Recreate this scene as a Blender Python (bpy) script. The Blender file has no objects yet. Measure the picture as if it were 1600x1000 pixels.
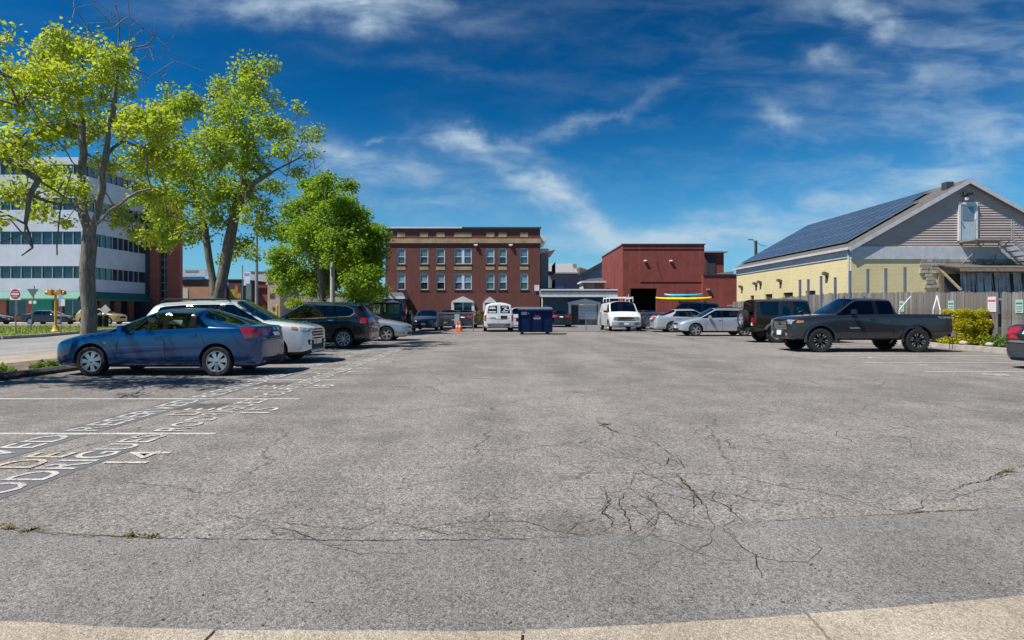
import bpy, bmesh, math, random
import numpy as np
from mathutils import Vector, Matrix
from mathutils.bvhtree import BVHTree
R = math.radians
SC = bpy.context.scene
COL = SC.collection
random.seed(7)

# ---------------------------------------------------------------- camera
F = 930.0; CX = 800.0; HY = 485.0; CH = 1.4      # focal (px), centre column, horizon row, eye height
cd = bpy.data.cameras.new('camera'); cam = bpy.data.objects.new('camera', cd); COL.objects.link(cam)
cam.location = (0, 0, CH); cam.rotation_euler = (R(90), 0, 0)
cd.sensor_width = 36; cd.lens = 36 * F / 1600; cd.shift_y = -(500 - HY) / 1600
cd.clip_start = 0.05; cd.clip_end = 3000
SC.camera = cam

# ---------------------------------------------------------------- light
SUN_DIR = Vector((-0.90, -0.42, 0)).normalized()
SUN_EL = R(57)
to_sun = Vector((SUN_DIR.x * math.cos(SUN_EL), SUN_DIR.y * math.cos(SUN_EL), math.sin(SUN_EL)))
sl = bpy.data.lights.new('sun', 'SUN'); sl.energy = 4.8; sl.angle = R(0.5); sl.color = (1.0, 0.945, 0.86)
so = bpy.data.objects.new('sun', sl); COL.objects.link(so)
so.rotation_euler = to_sun.to_track_quat('Z', 'Y').to_euler(); so.location = (-20, -10, 30)

SC.view_settings.view_transform = 'Standard'; SC.view_settings.look = 'None'
SC.view_settings.gamma = 1.0; SC.view_settings.use_curve_mapping = False
SC.view_settings.exposure = 0.45
SC.cycles.use_denoising = True
SC.cycles.max_bounces = 5; SC.cycles.transparent_max_bounces = 16
SC.cycles.caustics_reflective = False; SC.cycles.caustics_refractive = False

class NT:
    """small node-tree writer"""
    def __init__(s, tree): s.t = tree
    def n(s, typ, **kw):
        nd = s.t.nodes.new(typ)
        for k, v in kw.items():
            if k.startswith('_'): setattr(nd, k[1:], v)
            else:
                key = int(k[1:]) if k[0] == 'i' and k[1:].isdigit() else k.replace('__', ' ')
                s.put(nd.inputs[key], v)
        return nd
    def put(s, sock, v):
        if isinstance(v, bpy.types.NodeSocket): s.t.links.new(v, sock)
        elif isinstance(v, bpy.types.Node): s.t.links.new(v.outputs[0], sock)
        else: sock.default_value = v
    def m(s, op, a, b=0.0, c=0.0, clamp=False):
        nd = s.t.nodes.new('ShaderNodeMath'); nd.operation = op; nd.use_clamp = clamp
        s.put(nd.inputs[0], a); s.put(nd.inputs[1], b); s.put(nd.inputs[2], c); return nd.outputs[0]
    def mix(s, f, a, b, mode='MIX'):
        nd = s.t.nodes.new('ShaderNodeMixRGB'); nd.blend_type = mode
        s.put(nd.inputs[0], f); s.put(nd.inputs[1], a); s.put(nd.inputs[2], b); return nd.outputs[0]
    def ramp(s, v, stops):
        nd = s.t.nodes.new('ShaderNodeValToRGB'); s.put(nd.inputs[0], v)
        e = nd.color_ramp.elements
        while len(e) < len(stops): e.new(0.5)
        for el, (p, c) in zip(e, stops):
            el.position = p; el.color = (*c, 1) if len(c) == 3 else c
        return nd.outputs[0]
    def smooth(s, v, a, b, lo=0.0, hi=1.0):
        nd = s.t.nodes.new('ShaderNodeMapRange'); nd.interpolation_type = 'SMOOTHSTEP'
        s.put(nd.inputs[0], v)
        for k, x in zip((1, 2, 3, 4), (a, b, lo, hi)): nd.inputs[k].default_value = x
        return nd.outputs[0]

def build_world():
    w = bpy.data.worlds.new('World'); SC.world = w; w.use_nodes = True; w.cycles.sampling_method = 'NONE'
    t = w.node_tree; t.nodes.clear(); N = NT(t)
    sky = N.n('ShaderNodeTexSky', _sky_type='NISHITA', _sun_disc=False, _sun_elevation=SUN_EL,
              _sun_rotation=math.atan2(SUN_DIR.x, SUN_DIR.y), _air_density=0.85, _dust_density=0.15, _ozone_density=5.0, _altitude=0)
    tc = N.n('ShaderNodeTexCoord')
    nrm = N.n('ShaderNodeVectorMath', _operation='NORMALIZE', i0=tc.outputs['Generated'])
    sp = N.n('ShaderNodeSeparateXYZ', i0=nrm)
    x, y, z = sp.outputs
    # a deep polarised blue: contrast the clear sky as a whole
    deep = N.n('ShaderNodeGamma', i0=N.mix(1.0, sky.outputs[0], (0.088, 0.105, 0.110, 1), 'MULTIPLY'), i1=1.75)
    deep = N.mix(1.0, deep, (0.10, 1.14, 1.03, 1), 'MULTIPLY')
    hz = N.smooth(z, -0.02, 0.34, 1.0, 0.0)
    deep = N.mix(N.m('MULTIPLY', hz, 0.66), deep, (0.085, 0.275, 0.43, 1))
    # cirrus: noise on a plane high above, so that it flattens towards the horizon
    zz = N.m('ADD', N.m('MAXIMUM', z, 0.0), 0.16)
    cu = N.m('DIVIDE', x, zz); cv = N.m('DIVIDE', y, zz)
    vec = N.n('ShaderNodeCombineXYZ', i0=cu, i1=cv, i2=0.0)
    def fbm(scale, rot, stretch, det, dist, off):
        mp = N.n('ShaderNodeMapping', i0=vec, i1=off, i2=(0, 0, rot), i3=stretch)
        return N.n('ShaderNodeTexNoise', i0=mp, Scale=scale, Detail=det, Roughness=0.62, Distortion=dist).outputs[0]
    wisps = fbm(0.9, R(35), (1.0, 0.38, 1), 9.0, 0.9, (3.1, 1.7, 0))
    broad = fbm(0.42, R(-20), (1.0, 0.7, 1), 4.0, 0.4, (7.3, 2.2, 0))
    fine = fbm(2.6, R(50), (1.0, 0.3, 1), 10.0, 1.4, (1.3, 5.7, 0))
    base = N.m('MULTIPLY', N.smooth(wisps, 0.50, 0.80), N.smooth(broad, 0.40, 0.66))
    # the few larger cirrus streaks of this sky, each at its bearing and height
    yy = N.m('MAXIMUM', y, 0.02)
    u = N.m('DIVIDE', x, yy); v = N.m('DIVIDE', z, yy)
    wob = N.n('ShaderNodeTexNoise', i0=N.n('ShaderNodeCombineXYZ', i0=u, i1=v, i2=0.3), Scale=5.0, Detail=6.0, Roughness=0.6)
    ws = N.n('ShaderNodeSeparateColor', i0=wob.outputs['Color'])
    u2 = N.m('ADD', u, N.m('MULTIPLY', N.m('SUBTRACT', ws.outputs[0], 0.5), 0.22))
    v2 = N.m('ADD', v, N.m('MULTIPLY', N.m('SUBTRACT', ws.outputs[1], 0.5), 0.16))
    front = N.smooth(y, 0.05, 0.3)
    tot = None
    for (px, py, rx, ry, ang, amp) in [
            (905, 190, 75, 10, 24, .7), (770, 232, 95, 11, -12, .75), (820, 275, 100, 22, -28, .7), (905, 330, 110, 20, -28, .6),
            (600, 275, 120, 30, -10, .85), (520, 240, 60, 16, -10, .4), (560, 8, 170, 26, -4, .75), (420, 4, 140, 18, 2, .5), (1000, 372, 220, 26, -4, .5), (1200, 350, 200, 28, 6, .5),
            (1480, 120, 170, 70, 20, .36), (1330, 12, 60, 18, -10, .55), (1382, 48, 24, 16, 40, .6), (1205, 182, 20, 14, -30, .5),
            (1290, 92, 18, 10, 20, .45), (1540, 230, 120, 40, 30, .4), (1400, 285, 170, 24, 14, .35), (700, 105, 200, 11, -6, .10), (585, 205, 14, 5, 20, .5)]:
        uc = (px - 800) / 930; vc = (485 - py) / 930; a = R(ang); ca, sa = math.cos(a), math.sin(a)
        du = N.m('SUBTRACT', u2, uc); dv = N.m('SUBTRACT', v2, vc)
        e1 = N.m('MULTIPLY', N.m('ADD', N.m('MULTIPLY', du, ca), N.m('MULTIPLY', dv, sa)), 930 / rx)
        e2 = N.m('MULTIPLY', N.m('SUBTRACT', N.m('MULTIPLY', dv, ca), N.m('MULTIPLY', du, sa)), 930 / ry)
        q = N.m('ADD', N.m('MULTIPLY', e1, e1), N.m('MULTIPLY', e2, e2))
        g = N.m('MULTIPLY', N.m('EXPONENT', N.m('MULTIPLY', q, -0.7)), amp)
        tot = g if tot is None else N.m('ADD', tot, g)
    uvv = N.n('ShaderNodeCombineXYZ', i0=N.m('ADD', u, N.m('MULTIPLY', ws.outputs[2], 0.10)), i1=v, i2=0.7)
    def wisp(rot, sx, sy, sc, off):
        mp = N.n('ShaderNodeMapping', i0=uvv, i1=off, i2=(0, 0, R(rot)), i3=(sx, sy, 1))
        return N.n('ShaderNodeTexNoise', i0=mp, Scale=sc, Detail=8.0, Roughness=0.57, Distortion=0.35).outputs[0]
    w1 = wisp(28, 1.0, 3.2, 7.0, (0.4, 1.1, 0)); w2 = wisp(-22, 1.0, 2.6, 11.0, (2.4, 0.3, 0))
    feather = N.m('MULTIPLY', N.smooth(w1, 0.30, 0.68, 0.25, 1.15), N.smooth(w2, 0.28, 0.68, 0.55, 1.15))
    veil = N.m('MULTIPLY', N.m('MULTIPLY', N.smooth(w1, 0.40, 0.75), N.smooth(u, -0.1, 0.75, 0.02, 0.22)), front)
    streak = N.m('ADD', N.m('MULTIPLY', N.m('MULTIPLY', tot, front), feather), veil)
    cl = N.m('ADD', N.m('MULTIPLY', base, 0.05), N.m('MULTIPLY', streak, 0.82))
    low = N.m('MULTIPLY', N.smooth(z, 0.0, 0.22, 1.0, 0.0), 0.34)
    cl = N.m('MINIMUM', N.m('ADD', cl, low), 0.92)
    col = N.mix(cl, deep, (0.35, 0.455, 0.55, 1))
    col = N.mix(1.0, col, (10, 10, 10, 1), 'MULTIPLY')
    bg = N.n('ShaderNodeBackground', i0=col, i1=0.1)
    out = N.n('ShaderNodeOutputWorld', i0=bg)
build_world()

# ---------------------------------------------------------------- pixel helpers (a pixel is a direction; depth comes from what it touches)
def G(px, py):
    d = F * CH / (py - HY); return Vector(((px - CX) * d / F, d, 0))
def P3(px, py, Y): return Vector(((px - CX) * Y / F, Y, CH + (HY - py) * Y / F))
def XP(px, Y): return (px - CX) * Y / F
def ZP(py, Y): return CH + (HY - py) * Y / F

# ---------------------------------------------------------------- materials
MATS = {}
def mat(name, col, rough=0.7, metal=0.0, var=0.12, scale=3.0, bump=0.0, bscale=40.0, coat=0.0, spec=0.5, streak=0.0):
    if name in MATS: return MATS[name]
    m = bpy.data.materials.new(name); m.use_nodes = True; t = m.node_tree; N = NT(t)
    b = t.nodes['Principled BSDF']
    c = tuple(col)
    tc = N.n('ShaderNodeTexCoord')
    if var > 0:
        no = N.n('ShaderNodeTexNoise', i0=tc.outputs['Object'], Scale=scale, Detail=6.0, Roughness=0.6)
        f = N.smooth(no.outputs[0], 0.3, 0.7)
        cc = N.mix(f, tuple(x * (1 - var) for x in c) + (1,), tuple(min(1, x * (1 + var)) for x in c) + (1,))
        if streak > 0:
            mp = N.n('ShaderNodeMapping', i0=tc.outputs['Object'], i3=(3.0, 3.0, 0.18))
            s2 = N.n('ShaderNodeTexNoise', i0=mp, Scale=2.2, Detail=5.0)
            cc = N.mix(N.m('MULTIPLY', N.smooth(s2.outputs[0], 0.5, 0.75), streak), cc, tuple(x * 0.45 for x in c) + (1,))
        N.put(b.inputs['Base Color'], cc)
    else: b.inputs['Base Color'].default_value = (*c, 1)
    b.inputs['Roughness'].default_value = rough; b.inputs['Metallic'].default_value = metal
    b.inputs['Coat Weight'].default_value = coat; b.inputs['Coat Roughness'].default_value = 0.04
    b.inputs['Specular IOR Level'].default_value = spec
    if bump > 0:
        nb = N.n('ShaderNodeTexNoise', i0=tc.outputs['Object'], Scale=bscale, Detail=4.0)
        bp = N.n('ShaderNodeBump', Strength=bump, Distance=0.02, Height=nb.outputs[0]); N.put(b.inputs['Normal'], bp)
    MATS[name] = m; return m

def paint(name, col, metal=0.35, rough=0.34):
    if name in MATS: return MATS[name]
    m = bpy.data.materials.new(name); m.use_nodes = True; t = m.node_tree; N = NT(t); b = t.nodes['Principled BSDF']
    tc = N.n('ShaderNodeTexCoord')
    no = N.n('ShaderNodeTexNoise', i0=tc.outputs['Object'], Scale=4.0, Detail=5.0)
    # a film of road dust, heavier towards the sills
    sp = N.n('ShaderNodeSeparateXYZ', i0=tc.outputs['Object'])
    low = N.smooth(sp.outputs[2], 0.2, 0.75, 1.0, 0.12)
    f = N.m('MULTIPLY', N.m('MULTIPLY', N.smooth(no.outputs[0], 0.3, 0.75), low), 0.13)
    N.put(b.inputs['Base Color'], N.mix(f, (*col, 1), (0.20, 0.185, 0.16, 1)))
    b.inputs['Metallic'].default_value = metal
    N.put(b.inputs['Roughness'], N.m('ADD', rough, N.m('MULTIPLY', f, 0.6)))
    b.inputs['Coat Weight'].default_value = 0.9; N.put(b.inputs['Coat Roughness'], N.m('ADD', 0.03, N.m('MULTIPLY', f, 0.5)))
    MATS[name] = m; return m

def glass(name, tint, refl=1.0):
    if name in MATS: return MATS[name]
    m = bpy.data.materials.new(name); m.use_nodes = True; t = m.node_tree; t.nodes.clear(); N = NT(t)
    fr = N.n('ShaderNodeFresnel', IOR=1.55)
    f = N.m('MULTIPLY', N.m('ADD', fr, 0.03), refl, clamp=True)
    tr = N.n('ShaderNodeBsdfTransparent', i0=(*tint, 1)); gl = N.n('ShaderNodeBsdfGlossy', i0=(1, 1, 1, 1), Roughness=0.03)
    ms = N.n('ShaderNodeMixShader', i0=f, i1=tr, i2=gl)
    N.n('ShaderNodeOutputMaterial', i0=ms); MATS[name] = m; return m

def brick(name, c1, c2, mortar, bw=0.22, bh=0.075, dirt=0.25, msize=0.012):
    if name in MATS: return MATS[name]
    m = bpy.data.materials.new(name); m.use_nodes = True; t = m.node_tree; N = NT(t); b = t.nodes['Principled BSDF']
    tc = N.n('ShaderNodeTexCoord'); sp = N.n('ShaderNodeSeparateXYZ', i0=tc.outputs['Object'])
    v = N.n('ShaderNodeCombineXYZ', i0=N.m('ADD', sp.outputs[0], sp.outputs[1]), i1=sp.outputs[2], i2=0.0)
    br = N.n('ShaderNodeTexBrick', i0=v, Color1=(*c1, 1), Color2=(*c2, 1), Mortar=(*mortar, 1), Scale=1.0)
    br.inputs['Brick Width'].default_value = bw; br.inputs['Row Height'].default_value = bh
    br.inputs['Mortar Size'].default_value = msize; br.inputs['Bias'].default_value = 0.0
    n1 = N.n('ShaderNodeTexNoise', i0=tc.outputs['Object'], Scale=0.8, Detail=8.0, Roughness=0.65)
    c = N.mix(N.m('MULTIPLY', N.smooth(n1.outputs[0], 0.42, 0.72), dirt), br.outputs[0], tuple(x * 0.5 for x in c1) + (1,))
    mp = N.n('ShaderNodeMapping', i0=tc.outputs['Object'], i3=(1.4, 1.4, 0.12))
    n2 = N.n('ShaderNodeTexNoise', i0=mp, Scale=1.5, Detail=6.0)
    c = N.mix(N.m('MULTIPLY', N.smooth(n2.outputs[0], 0.52, 0.78), dirt), c, tuple(min(1, x * 1.5 + 0.03) for x in c1) + (1,))
    N.put(b.inputs['Base Color'], c); b.inputs['Roughness'].default_value = 0.85
    bp = N.n('ShaderNodeBump', Strength=0.5, Distance=0.01, Height=N.m('SUBTRACT', 1.0, br.outputs['Fac'])); N.put(b.inputs['Normal'], bp)
    MATS[name] = m; return m

def asphalt(name, dark, light, warm, stone=95.0, contrast=1.0, patch=0.35, hair=0.0):
    m = bpy.data.materials.new(name); m.use_nodes = True; t = m.node_tree; N = NT(t); b = t.nodes['Principled BSDF']
    tc = N.n('ShaderNodeTexCoord'); o = tc.outputs['Object']
    vo = N.n('ShaderNodeTexVoronoi', i0=o, Scale=stone); vs = N.n('ShaderNodeSeparateColor', i0=vo.outputs['Color'])
    vo2 = N.n('ShaderNodeTexVoronoi', i0=o, Scale=stone * 0.42); vs2 = N.n('ShaderNodeSeparateColor', i0=vo2.outputs['Color'])
    big = N.n('ShaderNodeTexNoise', i0=o, Scale=0.16, Detail=7.0, Roughness=0.6)
    mid = N.n('ShaderNodeTexNoise', i0=o, Scale=1.1, Detail=8.0, Roughness=0.68)
    mp = N.n('ShaderNodeMapping', i0=o, i3=(1.0, 0.10, 1.0)); trk = N.n('ShaderNodeTexNoise', i0=mp, Scale=0.9, Detail=5.0)
    mot = N.n('ShaderNodeTexNoise', i0=o, Scale=9.0, Detail=6.0, Roughness=0.7)
    f = N.m('ADD', N.m('MULTIPLY', big.outputs[0], 0.5), N.m('MULTIPLY', mid.outputs[0], 0.5))
    f = N.m('ADD', f, N.m('MULTIPLY', N.m('SUBTRACT', trk.outputs[0], 0.5), 0.35))
    c = N.mix(N.smooth(f, 0.36, 0.64), (*dark, 1), (*light, 1))
    c = N.mix(N.m('MULTIPLY', N.smooth(big.outputs[0], 0.5, 0.7), 0.5), c, (*warm, 1))
    g = N.m('ADD', N.m('MULTIPLY', N.m('SUBTRACT', vs.outputs[0], 0.5), 1.05 * contrast), N.m('MULTIPLY', N.m('SUBTRACT', vs2.outputs[1], 0.5), 0.55 * contrast))
    g = N.m('ADD', N.m('ADD', g, 1.0), N.m('MULTIPLY', N.m('SUBTRACT', mot.outputs[0], 0.5), 0.5 * contrast))
    pale = N.m('MULTIPLY', N.smooth(vs.outputs[2], 0.90, 0.96), 0.75 * contrast)
    g = N.m('MAXIMUM', N.m('ADD', g, pale), 0.12)
    gc = N.n('ShaderNodeCombineColor', i0=g, i1=g, i2=g)
    c = N.mix(1.0, c, gc, 'MULTIPLY')
    # oil drips and old stains
    st = N.n('ShaderNodeTexNoise', i0=o, Scale=0.55, Detail=9.0, Roughness=0.72)
    c = N.mix(N.m('MULTIPLY', N.smooth(st.outputs[0], 0.60, 0.72), patch), c, tuple(x * 0.5 for x in dark) + (1,))
    sp_ = N.n('ShaderNodeTexVoronoi', i0=N.n('ShaderNodeVectorMath', _operation='ADD', i0=o, i1=N.n('ShaderNodeVectorMath', _operation='SCALE', i0=mid.outputs['Color'], Scale=0.5)), Scale=0.55)
    c = N.mix(N.m('MULTIPLY', N.smooth(sp_.outputs['Distance'], 0.06, 0.22, 1.0, 0.0), patch * 1.3), c, tuple(x * 0.45 for x in dark) + (1,))
    if hair > 0:      # hairline crazing of the old surface, in patches
        wv = N.n('ShaderNodeVectorMath', _operation='ADD', i0=o, i1=N.n('ShaderNodeVectorMath', _operation='SCALE', i0=mid.outputs['Color'], Scale=0.55))
        ed = N.n('ShaderNodeTexVoronoi', i0=wv, Scale=1.15, _feature='DISTANCE_TO_EDGE'); ed2 = N.n('ShaderNodeTexVoronoi', i0=wv, Scale=0.33, _feature='DISTANCE_TO_EDGE')
        msk = N.m('MULTIPLY', N.smooth(st.outputs[0], 0.46, 0.60), N.smooth(big.outputs[0], 0.40, 0.60))
        h1 = N.m('MULTIPLY', N.smooth(ed.outputs[0], 0.004, 0.014, 1.0, 0.0), msk); h2 = N.m('MULTIPLY', N.smooth(ed2.outputs[0], 0.0015, 0.005, 1.0, 0.0), N.smooth(mid.outputs[0], 0.42, 0.56))
        c = N.mix(N.m('MULTIPLY', N.m('MAXIMUM', h1, h2), hair), c, (0.035, 0.030, 0.026, 1))
    N.put(b.inputs['Base Color'], c); b.inputs['Roughness'].default_value = 0.92; b.inputs['Specular IOR Level'].default_value = 0.3
    h = N.m('ADD', vo.outputs['Distance'], N.m('MULTIPLY', mid.outputs[0], 0.3))
    bp = N.n('ShaderNodeBump', Strength=0.55, Distance=0.006, Height=h, _invert=True); N.put(b.inputs['Normal'], bp)
    MATS[name] = m; return m

def leafmat(name, dark, light, trans=0.45):
    m = bpy.data.materials.new(name); m.use_nodes = True; t = m.node_tree; t.nodes.clear(); N = NT(t)
    ge = N.n('ShaderNodeNewGeometry')
    c = N.mix(ge.outputs['Random Per Island'], (*dark, 1), (*light, 1))
    p = N.n('ShaderNodeBsdfPrincipled', Base__Color=c, Roughness=0.5)
    p.inputs['Specular IOR Level'].default_value = 0.35
    tr = N.n('ShaderNodeBsdfTranslucent', i0=N.mix(0.5, c, (min(1, light[0] * 1.5), light[1] * 1.35, light[2] * 0.6, 1)))
    ms = N.n('ShaderNodeMixShader', i0=trans, i1=p, i2=tr); N.n('ShaderNodeOutputMaterial', i0=ms)
    MATS[name] = m; return m

# ---------------------------------------------------------------- mesh helpers
class MB:
    def __init__(s): s.v = []; s.f = []; s.mi = []
    def poly(s, pts, mi=0):
        n = len(s.v); s.v += [tuple(p) for p in pts]; s.f.append(tuple(range(n, n + len(pts)))); s.mi.append(mi); return s
    def box(s, c, d, rz=0.0, rx=0.0, ry=0.0, mi=0, taper=1.0):
        n = len(s.v); M = Matrix.Rotation(rz, 3, 'Z') @ Matrix.Rotation(ry, 3, 'Y') @ Matrix.Rotation(rx, 3, 'X')
        for k in range(8):
            sx = -.5 if k & 1 == 0 else .5; sy = -.5 if k & 2 == 0 else .5; sz = -.5 if k & 4 == 0 else .5
            tp = taper if k & 4 else 1.0
            p = M @ Vector((sx * d[0] * tp, sy * d[1] * tp, sz * d[2])); s.v.append((p.x + c[0], p.y + c[1], p.z + c[2]))
        for q in ((0, 2, 3, 1), (4, 5, 7, 6), (0, 1, 5, 4), (2, 6, 7, 3), (0, 4, 6, 2), (1, 3, 7, 5)):
            s.f.append(tuple(n + k for k in q)); s.mi.append(mi)
        return s
    def bx(s, x0, x1, y0, y1, z0, z1, mi=0): return s.box(((x0 + x1) / 2, (y0 + y1) / 2, (z0 + z1) / 2), (abs(x1 - x0), abs(y1 - y0), abs(z1 - z0)), mi=mi)
    def tube(s, p0, p1, r0, r1=None, n=8, mi=0, caps=True):
        r1 = r0 if r1 is None else r1; p0 = Vector(p0); p1 = Vector(p1); d = (p1 - p0)
        if d.length < 1e-6: return s
        d.normalize(); a = d.orthogonal().normalized(); b = d.cross(a); k = len(s.v)
        for p, r in ((p0, r0), (p1, r1)):
            for i in range(n):
                t = 2 * math.pi * i / n; q = p + (a * math.cos(t) + b * math.sin(t)) * r; s.v.append(tuple(q))
        for i in range(n):
            j = (i + 1) % n; s.f.append((k + i, k + j, k + n + j, k + n + i)); s.mi.append(mi)
        if caps:
            s.f.append(tuple(k + i for i in reversed(range(n)))); s.mi.append(mi)
            s.f.append(tuple(k + n + i for i in range(n))); s.mi.append(mi)
        return s
    def path(s, pts, r, n=6, mi=0):
        for a, b in zip(pts[:-1], pts[1:]): s.tube(a, b, r, r, n, mi)
        return s
    def lathe(s, prof, n=20, axis='Z', o=(0, 0, 0), mi=0, close=False):
        k = len(s.v); m = len(prof)
        for i in range(n):
            t = 2 * math.pi * i / n; c, q = math.cos(t), math.sin(t)
            for (r, h) in prof:
                p = (r * c, r * q, h) if axis == 'Z' else ((r * c, h, r * q) if axis == 'Y' else (h, r * c, r * q))
                s.v.append((p[0] + o[0], p[1] + o[1], p[2] + o[2]))
        for i in range(n):
            j = (i + 1) % n
            for a in range(m - 1 + (1 if close else 0)):
                b = (a + 1) % m
                s.f.append((k + i * m + a, k + j * m + a, k + j * m + b, k + i * m + b)); s.mi.append(mi)
        return s
    def prism(s, pts2, y0, y1, plane='XZ', mi=0):
        """extrude a 2D outline; plane XZ extrudes along Y, YZ along X, XY along Z"""
        def P(a, b, c): return (a, c, b) if plane == 'XZ' else ((c, a, b) if plane == 'YZ' else (a, b, c))
        k = len(s.v); n = len(pts2)
        s.v += [P(a, b, y0) for a, b in pts2] + [P(a, b, y1) for a, b in pts2]
        s.f.append(tuple(range(k, k + n))); s.mi.append(mi); s.f.append(tuple(range(k + 2 * n - 1, k + n - 1, -1))); s.mi.append(mi)
        for i in range(n):
            j = (i + 1) % n; s.f.append((k + i, k + n + i, k + n + j, k + j)); s.mi.append(mi)
        return s
    def mesh(s, name, mats, smooth=False, fix=True):
        me = bpy.data.meshes.new(name); me.from_pydata(s.v, [], s.f)
        for m in (mats if isinstance(mats, (list, tuple)) else [mats]): me.materials.append(m)
        me.polygons.foreach_set('material_index', s.mi)
        if fix:
            bm = bmesh.new(); bm.from_mesh(me); bmesh.ops.recalc_face_normals(bm, faces=bm.faces); bm.to_mesh(me); bm.free()
        if smooth: me.shade_smooth() if smooth is True else me.set_sharp_from_angle(angle=smooth)
        if smooth and smooth is not True: pass
        me.update(); return me
    def build(s, name, mats, parent=None, smooth=False, loc=None, rz=None):
        return link(name, s.mesh(name, mats, smooth), parent, loc, rz)
def link(name, me, parent=None, loc=None, rz=None):
    o = bpy.data.objects.new(name, me); COL.objects.link(o)
    if parent is not None: o.parent = parent
    if loc is not None: o.location = loc
    if rz is not None: o.rotation_euler = (0, 0, rz)
    return o
def tag(o, label=None, cat=None, group=None, kind=None):
    if label: o['label'] = label
    if cat: o['category'] = cat
    if group: o['group'] = group
    if kind: o['kind'] = kind
    return o
def thing(name, label, cat, loc=(0, 0, 0), rz=0.0, group=None):
    o = bpy.data.objects.new(name, None); COL.objects.link(o); o.empty_display_size = 0.2
    o.location = loc; o.rotation_euler = (0, 0, rz); tag(o, label, cat, group); return o
def struct(o): o['kind'] = 'structure'; return o
_CUBES = {}
def piece(name, mt, parent, c, d, rot=(0, 0, 0)):
    """a box piece that shares one unit cube per material"""
    if mt.name not in _CUBES: _CUBES[mt.name] = MB().box((0, 0, 0), (1, 1, 1)).mesh('unit_' + mt.name, mt)
    o = link(name, _CUBES[mt.name], parent, c); o.scale = d; o.rotation_euler = rot; return o
def pbx(name, mt, parent, x0, x1, y0, y1, z0, z1): return piece(name, mt, parent, ((x0 + x1) / 2, (y0 + y1) / 2, (z0 + z1) / 2), (abs(x1 - x0), abs(y1 - y0), abs(z1 - z0)))
def sheet(name, pts, z, m, div=0):
    mb = MB(); mb.poly([(p[0], p[1], z) for p in pts]); return mb.build(name, m)
def text_mesh(body, size, bold=0.0):
    c = bpy.data.curves.new('lettering', 'FONT'); c.body = body; c.size = size; c.offset = bold; c.resolution_u = 3
    o = bpy.data.objects.new('lettering', c); COL.objects.link(o)
    bpy.context.view_layer.update()
    me = bpy.data.meshes.new_from_object(o.evaluated_get(bpy.context.evaluated_depsgraph_get()))
    bpy.data.objects.remove(o); return me
def text_obj(name, body, w, h, origin, right, up, m, parent=None, bold=0.0):
    """flat lettering of width w and height h; right and up are the directions of its lines"""
    me = text_mesh(body, 1.0, bold); n = len(me.vertices); co = np.empty(n * 3); me.vertices.foreach_get('co', co); co = co.reshape(-1, 3)
    mn = co.min(0); mx = co.max(0); q = (co[:, :2] - mn[:2]) / (mx[:2] - mn[:2])
    right = np.array(right, float); up = np.array(up, float)
    p = np.array(origin, float) + np.outer(q[:, 0] * w, right) + np.outer(q[:, 1] * h, up)
    me.vertices.foreach_set('co', p.ravel()); me.materials.clear(); me.materials.append(m); me.update()
    return link(name, me, parent)
def wall_open(mb, u0, u1, z0, z1, ops, P, thick, mi=0, rev=0):
    """a wall sheet in (u,z) with rectangular openings and reveals; P(u,z,t) gives the point, t is depth into the wall"""
    us = sorted({u0, u1, *[o[0] for o in ops], *[o[1] for o in ops]}); zs = sorted({z0, z1, *[o[2] for o in ops], *[o[3] for o in ops]})
    us = [u for u in us if u0 <= u <= u1]; zs = [z for z in zs if z0 <= z <= z1]
    for a, b in zip(us[:-1], us[1:]):
        for c, d in zip(zs[:-1], zs[1:]):
            um, zm = (a + b) / 2, (c + d) / 2
            if any(o[0] < um < o[1] and o[2] < zm < o[3] for o in ops): continue
            mb.poly([P(a, c, 0), P(b, c, 0), P(b, d, 0), P(a, d, 0)], mi)
    for (a, b, c, d) in [o[:4] for o in ops]:
        mb.poly([P(a, c, 0), P(a, d, 0), P(a, d, thick), P(a, c, thick)], rev); mb.poly([P(b, d, 0), P(b, c, 0), P(b, c, thick), P(b, d, thick)], rev)
        mb.poly([P(a, d, 0), P(b, d, 0), P(b, d, thick), P(a, d, thick)], rev); mb.poly([P(b, c, 0), P(a, c, 0), P(a, c, thick), P(b, c, thick)], rev)
    return mb
# ---------------------------------------------------------------- ground
A_LOT = asphalt('asphalt_lot', (.152, .141, .132), (.240, .223, .209), (.248, .218, .198), 110, 1.0, .24, .7)
A_APRON = asphalt('asphalt_apron', (.148, .142, .137), (.214, .206, .199), (.214, .199, .187), 150, .85, .22, .2)
A_STREET = asphalt('asphalt_street', (.22, .218, .212), (.30, .295, .285), (.31, .295, .27), 60, .6, .15)
A_BACK = asphalt('asphalt_back_lot', (.13, .13, .132), (.19, .19, .188), (.2, .19, .18), 60, .7, .3)
CONC = asphalt('concrete_walk', (.30, .255, .20), (.43, .375, .30), (.42, .35, .27), 150, .55, .45); CONC2 = mat('concrete_kerb', (.36, .33, .29), .9, var=.25, scale=3, bump=.3)
DIRT = mat('bare_dirt', (.15, .105, .075), .95, var=.4, scale=4, bump=.6, bscale=25); MULCH = mat('mulch', (.075, .040, .028), .95, var=.45, scale=14, bump=.8, bscale=60)
GRASSG = mat('grass_ground', (.16, .20, .035), .95, var=.4, scale=1.6, bump=.6, bscale=40); BERM = mat('asphalt_berm', (.045, .043, .042), .9, var=.3, scale=5, bump=.5)
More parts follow.
